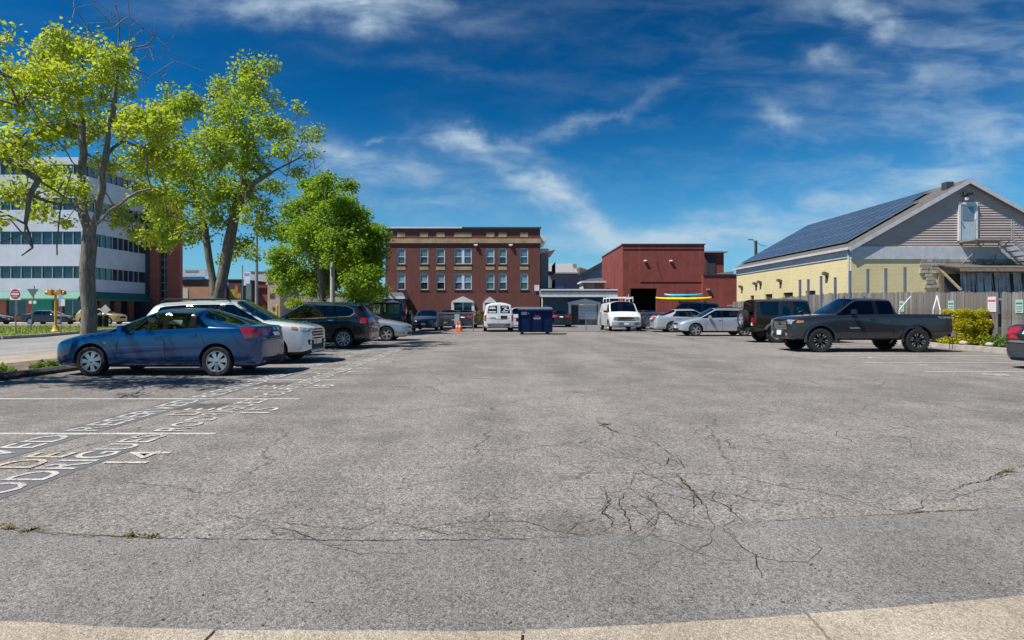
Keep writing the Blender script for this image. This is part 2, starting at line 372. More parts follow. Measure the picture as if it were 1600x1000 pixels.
def road_paint(name, col, wear):
    m = bpy.data.materials.new(name); m.use_nodes = True; t = m.node_tree; N = NT(t); b = t.nodes['Principled BSDF']; o = N.n('ShaderNodeTexCoord').outputs['Object']
    n1 = N.n('ShaderNodeTexNoise', i0=o, Scale=26.0, Detail=8.0, Roughness=.75); n2 = N.n('ShaderNodeTexNoise', i0=o, Scale=2.2, Detail=4.0)
    vo = N.n('ShaderNodeTexVoronoi', i0=o, Scale=95.0); vs = N.n('ShaderNodeSeparateColor', i0=vo.outputs['Color'])
    f = N.m('ADD', N.m('ADD', n1.outputs[0], N.m('MULTIPLY', N.m('SUBTRACT', n2.outputs[0], .5), .5)), N.m('MULTIPLY', N.m('SUBTRACT', vs.outputs[0], .5), .22))
    c = N.mix(N.smooth(f, .58 - wear, .68 - wear * .6), (*col, 1), (.19, .185, .18, 1)); N.put(b.inputs['Base Color'], c); b.inputs['Roughness'].default_value = .85; return m
PAINT_W = road_paint('road_paint_white', (.54, .52, .485), .10); PAINT_Y = road_paint('road_paint_cream', (.56, .49, .39), .12); PAINT_N = road_paint('road_paint_pale', (.58, .54, .48), .11); SEAL = mat('dark_seal_patch', (.085, .085, .09), .8, var=.3, scale=6)
CRACK = mat('crack_dark', (.028, .024, .020), .95, var=.3, scale=8); CRACKW = mat('crack_weeds', (.11, .085, .03), .95, var=.4, scale=18)

def build_ground():
    struct(sheet('ground', [(-400, -60), (400, -60), (400, 900), (-400, 900)], -.05, A_BACK))
    lot = struct(sheet('parking_lot', [(-10.3, -2), (40, -2), (40, 39.4), (-10.3, 39.4)], 0, A_LOT))
    seam = [(-300, 805), (0, 828), (120, 836), (240, 842), (560, 846), (880, 842), (1060, 828), (1200, 815), (1400, 804), (1600, 793), (1950, 770)]
    edge = [(-500, 955), (0, 975), (170, 984), (340, 990), (800, 991), (1000, 982), (1250, 965), (1450, 949), (1600, 935), (2100, 890)]
    A = [G(*p) for p in seam]; B = [G(*p) for p in edge]
    struct(sheet('driveway_apron', [tuple(p) for p in A] + [tuple(p) for p in reversed(B)], .004, A_APRON))
    # concrete walk at the photographer's feet: one slab per joint
    walk = struct(sheet('sidewalk', [tuple(p) for p in B] + [(12, 0), (-12, 0)], .001, CONC2))
    def yb(x):
        for p, q in zip(B[:-1], B[1:]):
            if p.x <= x <= q.x: return p.y + (q.y - p.y) * (x - p.x) / (q.x - p.x)
        return B[-1].y
    xs = [-5.2, -2.75, XP(340, 2.58), XP(800, 2.57) + .05, XP(1262, 2.7), 2.95, 4.6]
    for a, b in zip(xs[:-1], xs[1:]):
        n = 8; top = []; 
        for i in range(n + 1):
            x = a + .008 + (b - a - .016) * i / n; top.append((x, yb(x) - .012 + random.uniform(-.006, .006)))
        sk = -.10
        outl = top + [(b - .008 + sk, 1.0), (a + .008 + sk, 1.0)]
        MB().prism(outl, -.02, .022, 'XY').build('slab', CONC, walk)
    # left: berm kerb, dirt verge, pavement, street, grass island, far street
    verge = struct(sheet('verge', [(-13.2, -2), (-10.42, -2), (-10.42, 40), (-13.2, 40)], .02, DIRT))
    kerb = struct(MB().bx(-10.44, -10.40, 0, 40, -.05, .02).build('kerb', BERM))
    y = 4.0
    while y < 39:
        l = random.uniform(1.5, 1.9); MB().prism([(-10.46, -.05), (-10.12, -.05), (-10.15, .07), (-10.24, .125), (-10.40, .13), (-10.46, .10)], y, y + l - .02).build('kerb_block', BERM, kerb).rotation_euler = (0, 0, random.uniform(-.004, .004)); y += l
    struct(sheet('pavement', [(-15.4, -2), (-13.0, -2), (-13.0, 44), (-15.4, 44)], .012, CONC))
    struct(sheet('street', [(-60, -2), (-15.2, -2), (-15.2, 46), (-12, 62), (-12, 400), (-60, 400)], .004, A_STREET))
    isl = [G(-60, 530), G(0, 530.5), G(60, 527), G(104, 523), G(118, 521.5), G(150, 519), G(200, 515), G(225, 511.5)]
    far = [G(225, 510.6), G(120, 510.9), G(0, 511.3), G(-60, 511.6)]
    gi = struct(MB().prism([tuple(p)[:2] for p in isl + far], -.05, .12, 'XY').build('grass_island', GRASSG))
    for a, b in zip(isl[:-1], isl[1:]):
        d = (b - a); n = max(1, int(d.length / 2.0))
        for i in range(n):
            c = a + d * ((i + .5) / n); MB().box((0, 0, 0), (d.length / n - .03, .22, .22)).build('kerb_block', CONC2, gi, loc=(c.x, c.y, .055), rz=math.atan2(d.y, d.x))
    struct(sheet('far_pavement', [(-75, 62.5), (-40, 62.5), (-40, 68.3), (-75, 68.3)], .05, mat('pale_concrete', (.5, .48, .45), .9)))
    # grass blades on the island
    rng = np.random.default_rng(3); n = 9000; P0 = np.array([tuple(p)[:2] for p in isl + far]); mn = P0.min(0); mx = P0.max(0); pts = []
    def inside(x, y):
        c = False; m = len(P0); j = m - 1
        for i in range(m):
            if (P0[i][1] > y) != (P0[j][1] > y) and x < (P0[j][0] - P0[i][0]) * (y - P0[i][1]) / (P0[j][1] - P0[i][1]) + P0[i][0]: c = not c
            j = i
        return c
    mb = MB()
    for _ in range(n):
        x, yv = rng.uniform(mn, mx)
        if not inside(x, yv): continue
        h = rng.uniform(.04, .13); a = rng.uniform(0, 3.14); dx, dy = .03 * math.cos(a), .03 * math.sin(a); lx, ly = rng.uniform(-.05, .05, 2)
        mb.poly([(x - dx, yv - dy, .115), (x + dx, yv + dy, .115), (x + lx, yv + ly, .12 + h)])
    tag(link('grass', mb.mesh('grass', leafmat('grass_blade', (.10, .16, .02), (.26, .32, .05), .3), fix=False)), 'short mown grass on the traffic island', 'grass', kind='stuff')
    # back edge of the lot: broken kerb, dirt strip, second lot
    struct(sheet('back_lot', [(-10.4, 39.6), (60, 39.6), (60, 64), (-12, 64)], -.02, A_BACK))
    struct(sheet('dirt_strip', [(-10.3, 38.9), (17.5, 38.9), (17.5, 40.6), (-10.3, 40.6)], .006, DIRT))
    rb = MB(); rr = random.Random(5)
    for _ in range(500):
        x = rr.uniform(-10, 16); yv = 39.5 + rr.gauss(0, .35); s = rr.uniform(.02, .07); rb.box((x, yv, s * .3), (s, s * rr.uniform(.6, 1.4), s * .7), rz=rr.uniform(0, 3), rx=rr.uniform(-.5, .5))
    tag(rb.build('gravel', mat('gravel_stone', (.26, .22, .18), .9, var=.4, scale=3)), 'scattered gravel and dirt along the back edge of the lot', 'gravel', kind='stuff')
    # right planting bed with kerb
    bed = struct(MB().bx(16.15, 17.6, 10.5, 46, -.05, .16).build('planting_bed', MULCH))
    y = 10.5
    while y < 45.5:
        l = random.uniform(1.6, 2.0); MB().prism([(15.98, -.05), (16.16, -.05), (16.16, .175), (16.0, .165)], y, y + l - .015).build('kerb_block', CONC2, bed); y += l
    return lot

def build_markings(lot):
    zl = .0045
    Y = [4.1, 6.74, 9.40, 11.95, 14.35, 17.0, 19.65, 22.3, 24.95, 27.6]; XR = -3.36
    for i, y in enumerate(Y):
        if i == 0: continue
        w = .052 if i < 4 else .048
        MB().poly([(-9.6, y - w, zl), (XR, y - w + .01, zl), (XR, y + w, zl), (-9.6, y + w + .0, zl)]).build('stall_line', PAINT_W, lot)
    n0 = 14
    for i in range(1, 8):
        y0, y1 = Y[i - 1], Y[i]; num = n0 + i - 1; yc = (y0 + y1) / 2
        j = random.uniform(-.03, .03)
        for (body, xt, xb, a, b, mm) in (('RESERVED', -5.20, -4.83, y0 + .14, y1 - .10, PAINT_W), ('DE', -4.62, -4.24, yc - .16, yc + .42, PAINT_Y), ('RODRIGUES', -4.18, -3.82, y0 + .12, y1 - .06, PAINT_W if i > 1 else PAINT_W), (str(num), -3.72, -3.32, yc + .0, yc + .48, PAINT_N)):
            text_obj('stall_number' if body.isdigit() else 'stall_lettering', body, b - a, xb - xt, (xb + j, a, zl + .004), (0, 1, 0), (-1, 0, 0), mm, lot, bold=.006)
        if i in (1, 2, 3, 4):
            MB().poly([(-5.28, y0 + .1, .003), (-4.74, y0 + .06, .003), (-4.76, y1 - .04, .003), (-5.27, y1 - .06, .003)]).build('seal_patch', mat('seal_thin', (.135, .135, .14), .85, var=.2), lot)
        if i in (1,): MB().poly([(-4.22, y0 + .1, .003), (-3.78, y0 + .06, .003), (-3.80, y1 - .7, .003), (-4.20, y1 - .75, .003)]).build('seal_patch', mat('seal_thin', (.135, .135, .14), .85, var=.2), lot)
        if i in (2, 3): MB().poly([(-4.78, yc + .30, .0035), (-4.25, yc + .30, .0035), (-4.24, yc + .86, .0035), (-4.77, yc + .84, .0035)]).build('seal_patch', SEAL, lot)
    for y in (13.6, 15.95, 18.4, 23.5, 28.9, 31.4, 36.1):
        MB().poly([(9.45, y - .05, zl), (15.9, y - .05, zl), (15.9, y + .05, zl), (9.45, y + .05, zl)]).build('stall_line', PAINT_W, lot)
    for y, nm in ((12.7, '3'), (15.0, '4'), (17.3, '5')):
        text_obj('stall_number', nm, .42, .45, (10.3, y + .42, zl + .004), (0, -1, 0), (1, 0, 0), PAINT_W, lot, bold=.02)
    # cracks, followed from the photograph on to the ground
    rr = random.Random(11)
    def crack(pts, w0, m=CRACK, jit=1.0, z=.0062):
        q = [G(*p) for p in pts]; fine = []
        for a, b in zip(q[:-1], q[1:]):
            n = max(2, int((b - a).length / .035)); d = (b - a).normalized(); nrm = Vector((-d.y, d.x, 0))
            for i in range(n):
                t = i / n; fine.append(a.lerp(b, t) + nrm * rr.gauss(0, .007 * jit))
        fine.append(q[-1]); L_, R_ = [], []
        for i, p in enumerate(fine):
            a = fine[max(0, i - 1)]; b = fine[min(len(fine) - 1, i + 1)]; d = (b - a).normalized(); nrm = Vector((-d.y, d.x, 0))
            w = .62 * w0 * rr.uniform(.35, 1.3) * min(1, .25 + 3 * min(i, len(fine) - 1 - i) / len(fine)); L_.append(p + nrm * w); R_.append(p - nrm * w)
        mb = MB()
        for i in range(len(fine) - 1): mb.poly([(L_[i].x, L_[i].y, z), (L_[i + 1].x, L_[i + 1].y, z), (R_[i + 1].x, R_[i + 1].y, z), (R_[i].x, R_[i].y, z)])
        mb.build('crack', m, lot)
    crack([(0, 828), (120, 836), (240, 842), (560, 846), (760, 845), (880, 841), (960, 833)], .008); crack([(1080, 825), (1200, 815), (1400, 804), (1600, 793)], .006, CRACKW)
    crack([(20, 829), (120, 837), (240, 843)], .011, CRACKW, 2); crack([(320, 828), (415, 815), (500, 824), (560, 828), (595, 815), (640, 822), (700, 836), (770, 828), (830, 838), (880, 838)], .0045)
    for pts, w in (([(945, 762), (950, 788), (942, 800), (952, 812), (962, 826)], .007), ([(882, 838), (900, 818), (945, 811)], .006), ([(1005, 765), (975, 772), (966, 788), (982, 812), (985, 828), (1002, 842)], .006),
                   ([(985, 760), (992, 742), (1020, 735)], .003), ([(1005, 768), (1030, 795), (1040, 800), (1065, 828)], .006), ([(1030, 800), (1005, 822)], .004), ([(1008, 768), (1035, 757), (1050, 757)], .005),
                   ([(935, 660), (960, 675), (1000, 684), (1020, 690), (1045, 708), (1062, 718), (1068, 732)], .006), ([(930, 690), (965, 706), (1000, 717), (1040, 722)], .004), ([(1040, 728), (1045, 716), (1065, 726)], .007),
                   ([(1055, 740), (1070, 756), (1090, 776), (1105, 800)], .010), ([(1085, 775), (1083, 800)], .006), ([(1100, 780), (1130, 788), (1150, 806), (1162, 818)], .006), ([(1140, 836), (1160, 856), (1178, 868), (1190, 905)], .007),
                   ([(1070, 742), (1120, 752), (1180, 776), (1190, 786)], .003), ([(665, 575), (690, 600), (720, 612)], .006), ([(1090, 560), (1130, 582), (1100, 590)], .006),
                   ([(1480, 770), (1505, 758), (1540, 752), (1565, 738), (1600, 728)], .007), ([(1540, 752), (1575, 742), (1600, 742)], .006), ([(640, 540), (760, 538), (900, 541), (1050, 538)], .02), ([(700, 548), (870, 545), (1000, 549)], .015),
                   ([(400, 618), (560, 622)], .004), ([(830, 572), (870, 578), (980, 570), (1100, 577), (1230, 570)], .008), ([(700, 640), (780, 660), (850, 652)], .003)):
        crack(pts, w)
    crack([(932, 658), (945, 668), (968, 678)], .018, CRACKW, 3); crack([(1058, 742), (1074, 760), (1096, 790)], .010, CRACKW, 2); crack([(1555, 744), (1580, 735)], .016, CRACKW, 3); crack([(1400, 803), (1560, 795)], .012, CRACKW, 2)
    # fine branching network round the main break, grown outward from it
    FA = mat('crack_fine', (.060, .052, .046), .95, var=.3, scale=8)
    def ribbon(q, w0, m):
        L_, R_ = [], []
        for i, p in enumerate(q):
            a = q[max(0, i - 1)]; b = q[min(len(q) - 1, i + 1)]; d = b - a; d = d.normalized() if d.length > 1e-6 else Vector((1, 0, 0)); nrm = Vector((-d.y, d.x, 0)); w = w0 * rr.uniform(.4, 1.2) * (1 - .7 * i / len(q)); L_.append(p + nrm * w); R_.append(p - nrm * w)
        mb = MB()
        for i in range(len(q) - 1): mb.poly([(L_[i].x, L_[i].y, .0058), (L_[i + 1].x, L_[i + 1].y, .0058), (R_[i + 1].x, R_[i + 1].y, .0058), (R_[i].x, R_[i].y, .0058)])
        mb.build('crack', m, lot)
    def grow(p, ang, length, w, depth):
        q = [p.copy()]; a = ang
        while length > 0:
            a += rr.gauss(0, .30); a += (ang - a) * .08; st_ = rr.uniform(.03, .06); p = p + Vector((math.cos(a), math.sin(a), 0)) * st_; q.append(p.copy()); length -= st_
            if depth > 0 and rr.random() < .075: grow(p.copy(), a + rr.choice((-1, 1)) * rr.uniform(.7, 1.4), length * rr.uniform(.3, .7), w * .7, depth - 1)
        if len(q) > 3: ribbon(q, w, FA)
    for (px, py) in ((945, 780), (960, 812), (985, 790), (1010, 770), (1040, 800), (1060, 745), (1075, 765), (1090, 785), (1105, 800), (1120, 786), (1140, 800), (1035, 728), (1000, 690), (960, 676), (1150, 840), (1175, 870), (1100, 826), (1020, 836), (1062, 722), (980, 760)):
        grow(G(px, py), rr.uniform(0, 6.28), rr.uniform(.3, .9), .0035, 2)
    for (px, py, an, ln) in ((1150, 700, 1.9, 2.2), (1220, 790, 2.4, 1.8), (1330, 690, 1.2, 2.0), (720, 700, .4, 2.2), (640, 830, .3, 1.6), (430, 826, .1, 1.2), (1420, 800, .5, 1.5), (820, 640, .2, 2.5), (980, 610, 1.2, 3.5), (1250, 620, 1.9, 4.0), (700, 590, 1.0, 4.0), (1080, 590, .6, 4.0), (560, 640, .2, 2.5), (880, 560, .1, 6.0), (1180, 560, 2.9, 6.0), (1500, 690, 2.7, 2.5)):
        grow(G(px, py), an, ln, .0045, 2)
    # specks: leaf litter, gum and chips on the near asphalt
    mb = MB()
    for _ in range(260):
        px, py = rr.uniform(-50, 1650), 560 + 420 * rr.random() ** .7; p = G(px, py); s = rr.uniform(.004, .012); a = rr.uniform(0, 6)
        mb.poly([(p.x + s * math.cos(a + k * 1.57) * rr.uniform(.5, 1), p.y + s * math.sin(a + k * 1.57) * rr.uniform(.5, 1), .008) for k in range(4)])
    tag(mb.build('litter', mat('leaf_litter', (.07, .05, .035), .9, var=.5, scale=5)), 'specks of leaf litter and grit on the asphalt', 'litter', kind='stuff')

# ---------------------------------------------------------------- buildings
M_WIN = mat('window_glass_dark', (.012, .022, .034), .04, var=0, spec=1.0); M_WINU = mat('window_blind_teal', (.20, .33, .38), .10, var=.12, spec=.8); M_WHITE = mat('white_trim', (.68, .69, .70), .55, var=.08)
M_TAN = mat('tan_limestone', (.40, .28, .165), .8, var=.2, scale=1.5, streak=.35); M_DARKROOF = mat('dark_roof', (.05, .05, .055), .8)
def hung_window(parent, x0, x1, z0, z1, y, double=False, open_low=False):
    """double-hung window that faces -Y, set into its opening at depth y"""
    fr = .07; w = MB()
    w.bx(x0, x1, y - .03, y + .06, z1 - fr, z1).bx(x0, x1, y - .03, y + .06, z0, z0 + fr).bx(x0, x0 + fr, y - .03, y + .06, z0 + fr, z1 - fr).bx(x1 - fr, x1, y - .03, y + .06, z0 + fr, z1 - fr)
    cols = [(x0 + fr, x1 - fr)]
    if double:
        xm = (x0 + x1) / 2; w.bx(xm - .13, xm + .13, y - .03, y + .06, z0 + fr, z1 - fr); cols = [(x0 + fr, xm - .13), (xm + .13, x1 - fr)]
    zm = z0 + (z1 - z0) * .47; up = random.choice((M_WINU, M_WINU, mat('window_blind_pale', (.34, .42, .44), .15, var=.15, spec=.8), mat('window_blind_grey', (.13, .21, .26), .08, var=.2, spec=.8))); win = w.build('window', M_WHITE, parent)
    for a, b in cols:
        MB().bx(a, b, y - .02, y + .05, zm - .03, zm + .03).build('sash_rail', M_WHITE, win)
        MB().poly([(a, y + .02, zm), (b, y + .02, zm), (b, y + .02, z1 - fr), (a, y + .02, z1 - fr)]).build('pane', up, win)
        MB().poly([(a, y + .04, z0 + fr), (b, y + .04, z0 + fr), (b, y + .04, zm), (a, y + .04, zm)]).build('pane', M_WIN if open_low else mat('window_glass_mid', (.06, .10, .14), .06, var=.2, spec=.9), win)
    MB().bx(x0 - .06, x1 + .06, y - .15, y + .02, z0 - .09, z0 - .004).build('window_sill', mat('sill_stone', (.10, .06, .055), .8), parent)
    return win
def build_brick_apartments():
    Y = 60.0; x0, x1 = XP(602, Y), XP(844, Y); z1 = ZP(357, Y); root = thing('brick_apartment_block', 'three-storey dark red brick block with tan band and white sash windows', 'building', ((x0 + x1) / 2, Y, 0))
    ox, oy = root.location.x, root.location.y; X = lambda px: XP(px, Y) - ox; Z = lambda py: ZP(py, Y); d = 13.0
    BR = brick('brick_dark_red', (.165, .029, .020), (.105, .018, .014), (.16, .09, .07), dirt=.3)
    cols = [(620.8, 633.2), (656.2, 669), (682, 695), (710, 737), (759.6, 772.4), (779, 791.6), (812.6, 825.2)]; rows = [(388, 412.6), (427.4, 452.6)]
    ops = [(X(a), X(b), Z(r1), Z(r0)) for r0, r1 in rows for a, b in cols]; door = (X(709.5), X(737), 0, Z(472.5)); door2 = (X(758.5), X(772.5), 0, Z(473)); ops2 = ops + [door, door2]
    mb = MB(); xa, xb = x0 - ox, x1 - ox
    wall_open(mb, xa, xb, -.1, z1, ops2, lambda u, z, t: (u, t, z), .16)
    mb.poly([(xb, 0, -.1), (xb, d, -.1), (xb, d, z1), (xb, 0, z1)]).poly([(xa, d, -.1), (xa, 0, -.1), (xa, 0, z1), (xa, d, z1)]).poly([(xb, d, -.1), (xa, d, -.1), (xa, d, z1), (xb, d, z1)])
    mb.mesh; o = link('wall', mb.mesh('wall', BR, fix=False), root)
    MB().bx(xa + .05, xb - .05, .05, d - .05, z1 - .3, z1 - .2).build('roof', M_DARKROOF, root)
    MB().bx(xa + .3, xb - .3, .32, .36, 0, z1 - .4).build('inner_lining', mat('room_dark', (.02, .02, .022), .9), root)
    for r, (r0, r1) in enumerate(rows):
        for c, (a, b) in enumerate(cols):
            hung_window(root, X(a), X(b), Z(r1), Z(r0), .09, double=(c == 3), open_low=(r == 1 and c in (0, 1, 2, 5)) or (r == 0 and c == 5))
    for (a, b) in cols:
        MB().bx(X(a) - .03, X(b) + .03, -.03, .05, Z(422), Z(416.6)).build('tan_panel', M_TAN, root); MB().bx(X(a), X(b), -.03, .05, Z(370.6), Z(363.4)).build('tan_panel', M_TAN, root)
    n = 9
    for i in range(n):
        a = xa - .10 + (xb - xa + .2) * i / n; MB().bx(a + .004, a + (xb - xa + .2) / n - .004, -.14, .02, Z(380), Z(373)).build('band_stone', M_TAN, root)
    MB().bx(xa - .12, X(722), -.2, .3, z1 - .0, z1 + .14).build('cornice', M_WHITE, root); MB().bx(X(722), xb + .12, -.2, .3, z1 - .0, z1 + .14).build('cornice', mat('cornice_slate', (.05, .08, .10), .6), root)
    # white pedimented doorways
    for (a, b, zt, apex) in ((707.5, 739.3, 472.5, 464.5), (756.8, 774.2, 473, 465)):
        MB().prism([(X(a) - .05, Z(zt)), (X(b) + .05, Z(zt)), (X(b) + .05, Z(zt) + .12), ((X(a) + X(b)) / 2, Z(apex) + .1), (X(a) - .05, Z(zt) + .12)], -.22, -.02).build('door_pediment', M_WHITE, root)
        for s in (a, b): MB().bx(X(s) - .14, X(s) + .14, -.12, -.01, 0, Z(zt)).build('door_pilaster', M_WHITE, root)
        MB().bx(X(a) + .12, X(b) - .12, .08, .14, 0, Z(zt) - .02).build('door', M_WIN, root)
        m = (X(a) + X(b)) / 2; MB().bx(m - .06, m + .06, .05, .075, 0, Z(zt) - .05).build('door_mullion', M_WHITE if b - a > 25 else M_DARKROOF, root)
    for px in (743.5, 798): MB().bx(X(px) - .2, X(px) + .2, -.18, -.01, Z(383.6), Z(381.6)).box((X(px), -.16, Z(383.8)), (.22, .2, .12), rx=.4).build('flood_light', M_WHITE, root)
    MB().bx(X(835), X(842.6), -.12, -.01, Z(454.5), Z(445.5)).build('meter_box', M_WHITE, root)
    # porch at the left corner
    SL = mat('slate_blue_siding', (.10, .13, .17), .7, var=.12)
    MB().bx(X(601.5), X(635), -2.0, -.02, 0, Z(467)).build('porch_wall', SL, root)
    MB().prism([(X(590.5), Z(467.5)), (X(639), Z(467.5)), (X(639), Z(464.6)), (X(636), Z(458)), (X(596), Z(458)), (X(590.5), Z(464.6))], -2.4, -.01).build('porch_roof', mat('porch_roof_grey', (.30, .31, .35), .6), root)
    MB().bx(X(590.3), X(639.2), -2.43, -2.38, Z(467.6), Z(464.6)).build('porch_fascia', M_WHITE, root); MB().prism([(X(608), Z(473)), (X(632), Z(473)), (X(620), Z(468.5))], -2.2, -2.02).build('door_pediment', M_WHITE, root)
    for px in (608.5, 631): MB().bx(X(px) - .07, X(px) + .07, -2.12, -2.02, 0, Z(473)).build('door_pilaster', M_WHITE, root)
    MB().bx(X(611), X(629), -2.04, -2.01, 0, Z(474)).build('door', M_WIN, root)
    return root
def build_side_houses():
    # grey rear wing with stacked porches, just right of the brick block
    SL = mat('grey_clapboard', (.24, .27, .31), .75, var=.1); Y = 64.0; x0, x1 = XP(845, Y), XP(857, Y)
    r = thing('grey_porch_wing', 'narrow grey clapboard wing with stacked porches behind the brick block', 'building', ((x0 + x1) / 2, Y, 0)); ox = r.location.x
    MB().bx(x0 - ox, x1 - ox, 0, 8, 0, ZP(397, Y)).build('wall', SL, r)
    MB().prism([(x0 - ox - .2, ZP(397, Y)), (x1 - ox + .7, ZP(391, Y)), (x1 - ox + .7, ZP(389.5, Y)), (x0 - ox - .2, ZP(389.5, Y))], -.8, 8.4).build('roof', M_WHITE, r)
    MB().prism([(x0 - ox - .4, ZP(386, Y)), (x0 - ox + .6, ZP(376, Y)), (x0 - ox + .2, ZP(368, Y)), (x0 - ox - .4, ZP(366, Y))], -.5, 6).build('eave_return', M_WHITE, r)
    for py in (426, 452): MB().bx(x1 - ox, x1 - ox + .75, -.2, 5, ZP(py, Y), ZP(py - 2, Y)).build('porch_deck', M_DARKROOF, r); MB().bx(x1 - ox + .68, x1 - ox + .73, -.2, 5, ZP(py - 2, Y), ZP(py - 16, Y)).build('porch_rail', M_DARKROOF, r)
    for z in np.arange(.3, ZP(398, Y), .22): MB().bx(x0 - ox, x1 - ox + .012, -.025, -.001, z, z + .19).build('siding_board', SL, r)
    # two grey houses further back
    GR = mat('grey_roof_shingle', (.27, .28, .29), .85, var=.15, scale=4, bump=.2); GW = mat('grey_house_siding', (.27, .29, .33), .75, var=.1)
    Y = 82.0; r = thing('grey_gambrel_house', 'grey house with broad shingle roof behind the flat-roofed garage', 'house', (XP(882, Y), Y, 0)); c = r.location.x; X = lambda px: XP(px, Y) - c; Z = lambda py: ZP(py, Y)
    MB().bx(X(858), X(906), 0, 9, 0, Z(428)).build('wall', GW, r)
    MB().prism([(-.6, Z(428)), (-.6, Z(426)), (4.2, Z(408)), (9.6, Z(426)), (9.6, Z(428))], X(856), X(902), 'YZ').build('roof', GR, r)
    for z in np.arange(.4, Z(429), .35): MB().bx(X(858), X(906), -.03, -.001, z, z + .31).build('siding_board', GW, r)
    MB().bx(X(897), X(903), 1.4, 2.4, Z(425), Z(411)).build('chimney', mat('chimney_tan', (.38, .30, .22), .8), r); MB().prism([(X(866), Z(452)), (X(884), Z(452)), (X(881), Z(448)), (X(875), Z(445.6)), (X(869), Z(448))], -.6, -.05).build('blue_canopy', mat('canopy_blue', (.03, .05, .22), .6), r)
    Y = 90.0; r = thing('white_gabled_house', 'pale gabled house squeezed left of the red brick garage', 'house', (XP(930, Y), Y, 0)); c = r.location.x; X = lambda px: XP(px, Y) - c; Z = lambda py: ZP(py, Y)
    MB().prism([(X(908), 0), (X(962), 0), (X(962), Z(404)), (X(945), Z(408)), (X(914), Z(427)), (X(908), Z(431))], 0, 9).build('wall', mat('pale_grey_siding', (.40, .43, .50), .75), r)
    MB().prism([(X(902), Z(428)), (X(914), Z(424)), (X(946), Z(406)), (X(962), Z(400)), (X(962), Z(404)), (X(946), Z(411)), (X(914), Z(428.5)), (X(902), Z(432))], -.7, 9.4).build('roof', M_DARKROOF, r)
    MB().prism([(X(906), Z(417)), (X(928), Z(424)), (X(926), Z(428)), (X(906), Z(428))], .4, 5).build('rear_roof', mat('brown_roof', (.15, .12, .09), .85), r)
    Y = 74.0; r = thing('porch_house', 'small hip-roofed porch house with cream wall above the grey garage roof', 'house', (XP(928, Y), Y, 0)); c = r.location.x; X = lambda px: XP(px, Y) - c; Z = lambda py: ZP(py, Y)
    MB().bx(X(911), X(945), 0, 4, 0, Z(441)).build('wall', mat('cream_siding', (.55, .50, .38), .8), r); MB().bx(X(908), X(946), -.7, 4.3, Z(442), Z(439.5)).build('fascia', M_WHITE, r)
    MB().prism([(X(908), Z(439.5)), (X(946), Z(439.5)), (X(938), Z(434.5)), (X(920), Z(436))], -.7, 4.3).build('roof', GR, r); MB().bx(X(912), X(918), -.05, -.004, Z(452), Z(444)).build('window', M_WIN, r); MB().bx(X(929), X(943), -.08, -.004, Z(452), Z(443)).build('window', GW, r)
    # long flat-roofed garage
    Y = 57.5; BL = mat('teal_grey_siding', (.045, .075, .10), .7, var=.15); r = thing('flat_roofed_garage', 'low flat-roofed blue-grey garage with a white roll-up door', 'garage', (XP(905, Y), Y, 0)); c = r.location.x; X = lambda px: XP(px, Y) - c; Z = lambda py: ZP(py, Y)
    ops = [(X(893), X(933), 0, Z(475.5))]; mb = MB(); wall_open(mb, X(846), X(966), -.1, Z(463), ops, lambda u, z, t: (u, t, z), .3); mb.poly([(X(966), 0, 0), (X(966), 6, 0), (X(966), 6, Z(463)), (X(966), 0, Z(463))]); link('wall', mb.mesh('wall', BL, fix=False), r)
    MB().bx(X(844.5), X(963), -.55, 6, Z(462.4), Z(453)).build('roof', mat('garage_fascia', (.22, .23, .25), .7, var=.15), r); MB().bx(X(844), X(963.5), -.60, -.56, Z(464.2), Z(461)).build('fascia', M_WHITE, r); MB().bx(X(844), X(963.5), -.60, -.56, Z(454.2), Z(452)).build('roof_edge', M_WHITE, r)
    MB().bx(X(846), X(848), -.1, -.003, 0, Z(464)).build('corner_board', M_WHITE, r); MB().prism([(X(887), Z(475)), (X(938), Z(475)), (X(938), Z(472.5)), (X(914), Z(466.8)), (X(887), Z(472.5))], -.3, -.02).build('door_pediment', M_WHITE, r)
    for px in (890, 936): MB().bx(X(px) - .12, X(px) + .12, -.12, -.004, 0, Z(475)).build('door_pilaster', M_WHITE, r)
    zt = Z(476.5); zb = Z(499)
    for i in range(5): MB().bx(X(904.5), X(932.6), .10, .14, zb + (zt - zb) * i / 5 + .008, zb + (zt - zb) * (i + 1) / 5 - .008).build('door_panel', mat('garage_door_white', (.55, .58, .63), .6), r)
    MB().bx(X(893.4), X(904), .16, .2, 0, zt).build('side_door', M_DARKROOF, r); MB().bx(X(904.5), X(932.6), .18, .24, 0, zt).build('door_back', M_DARKROOF, r)
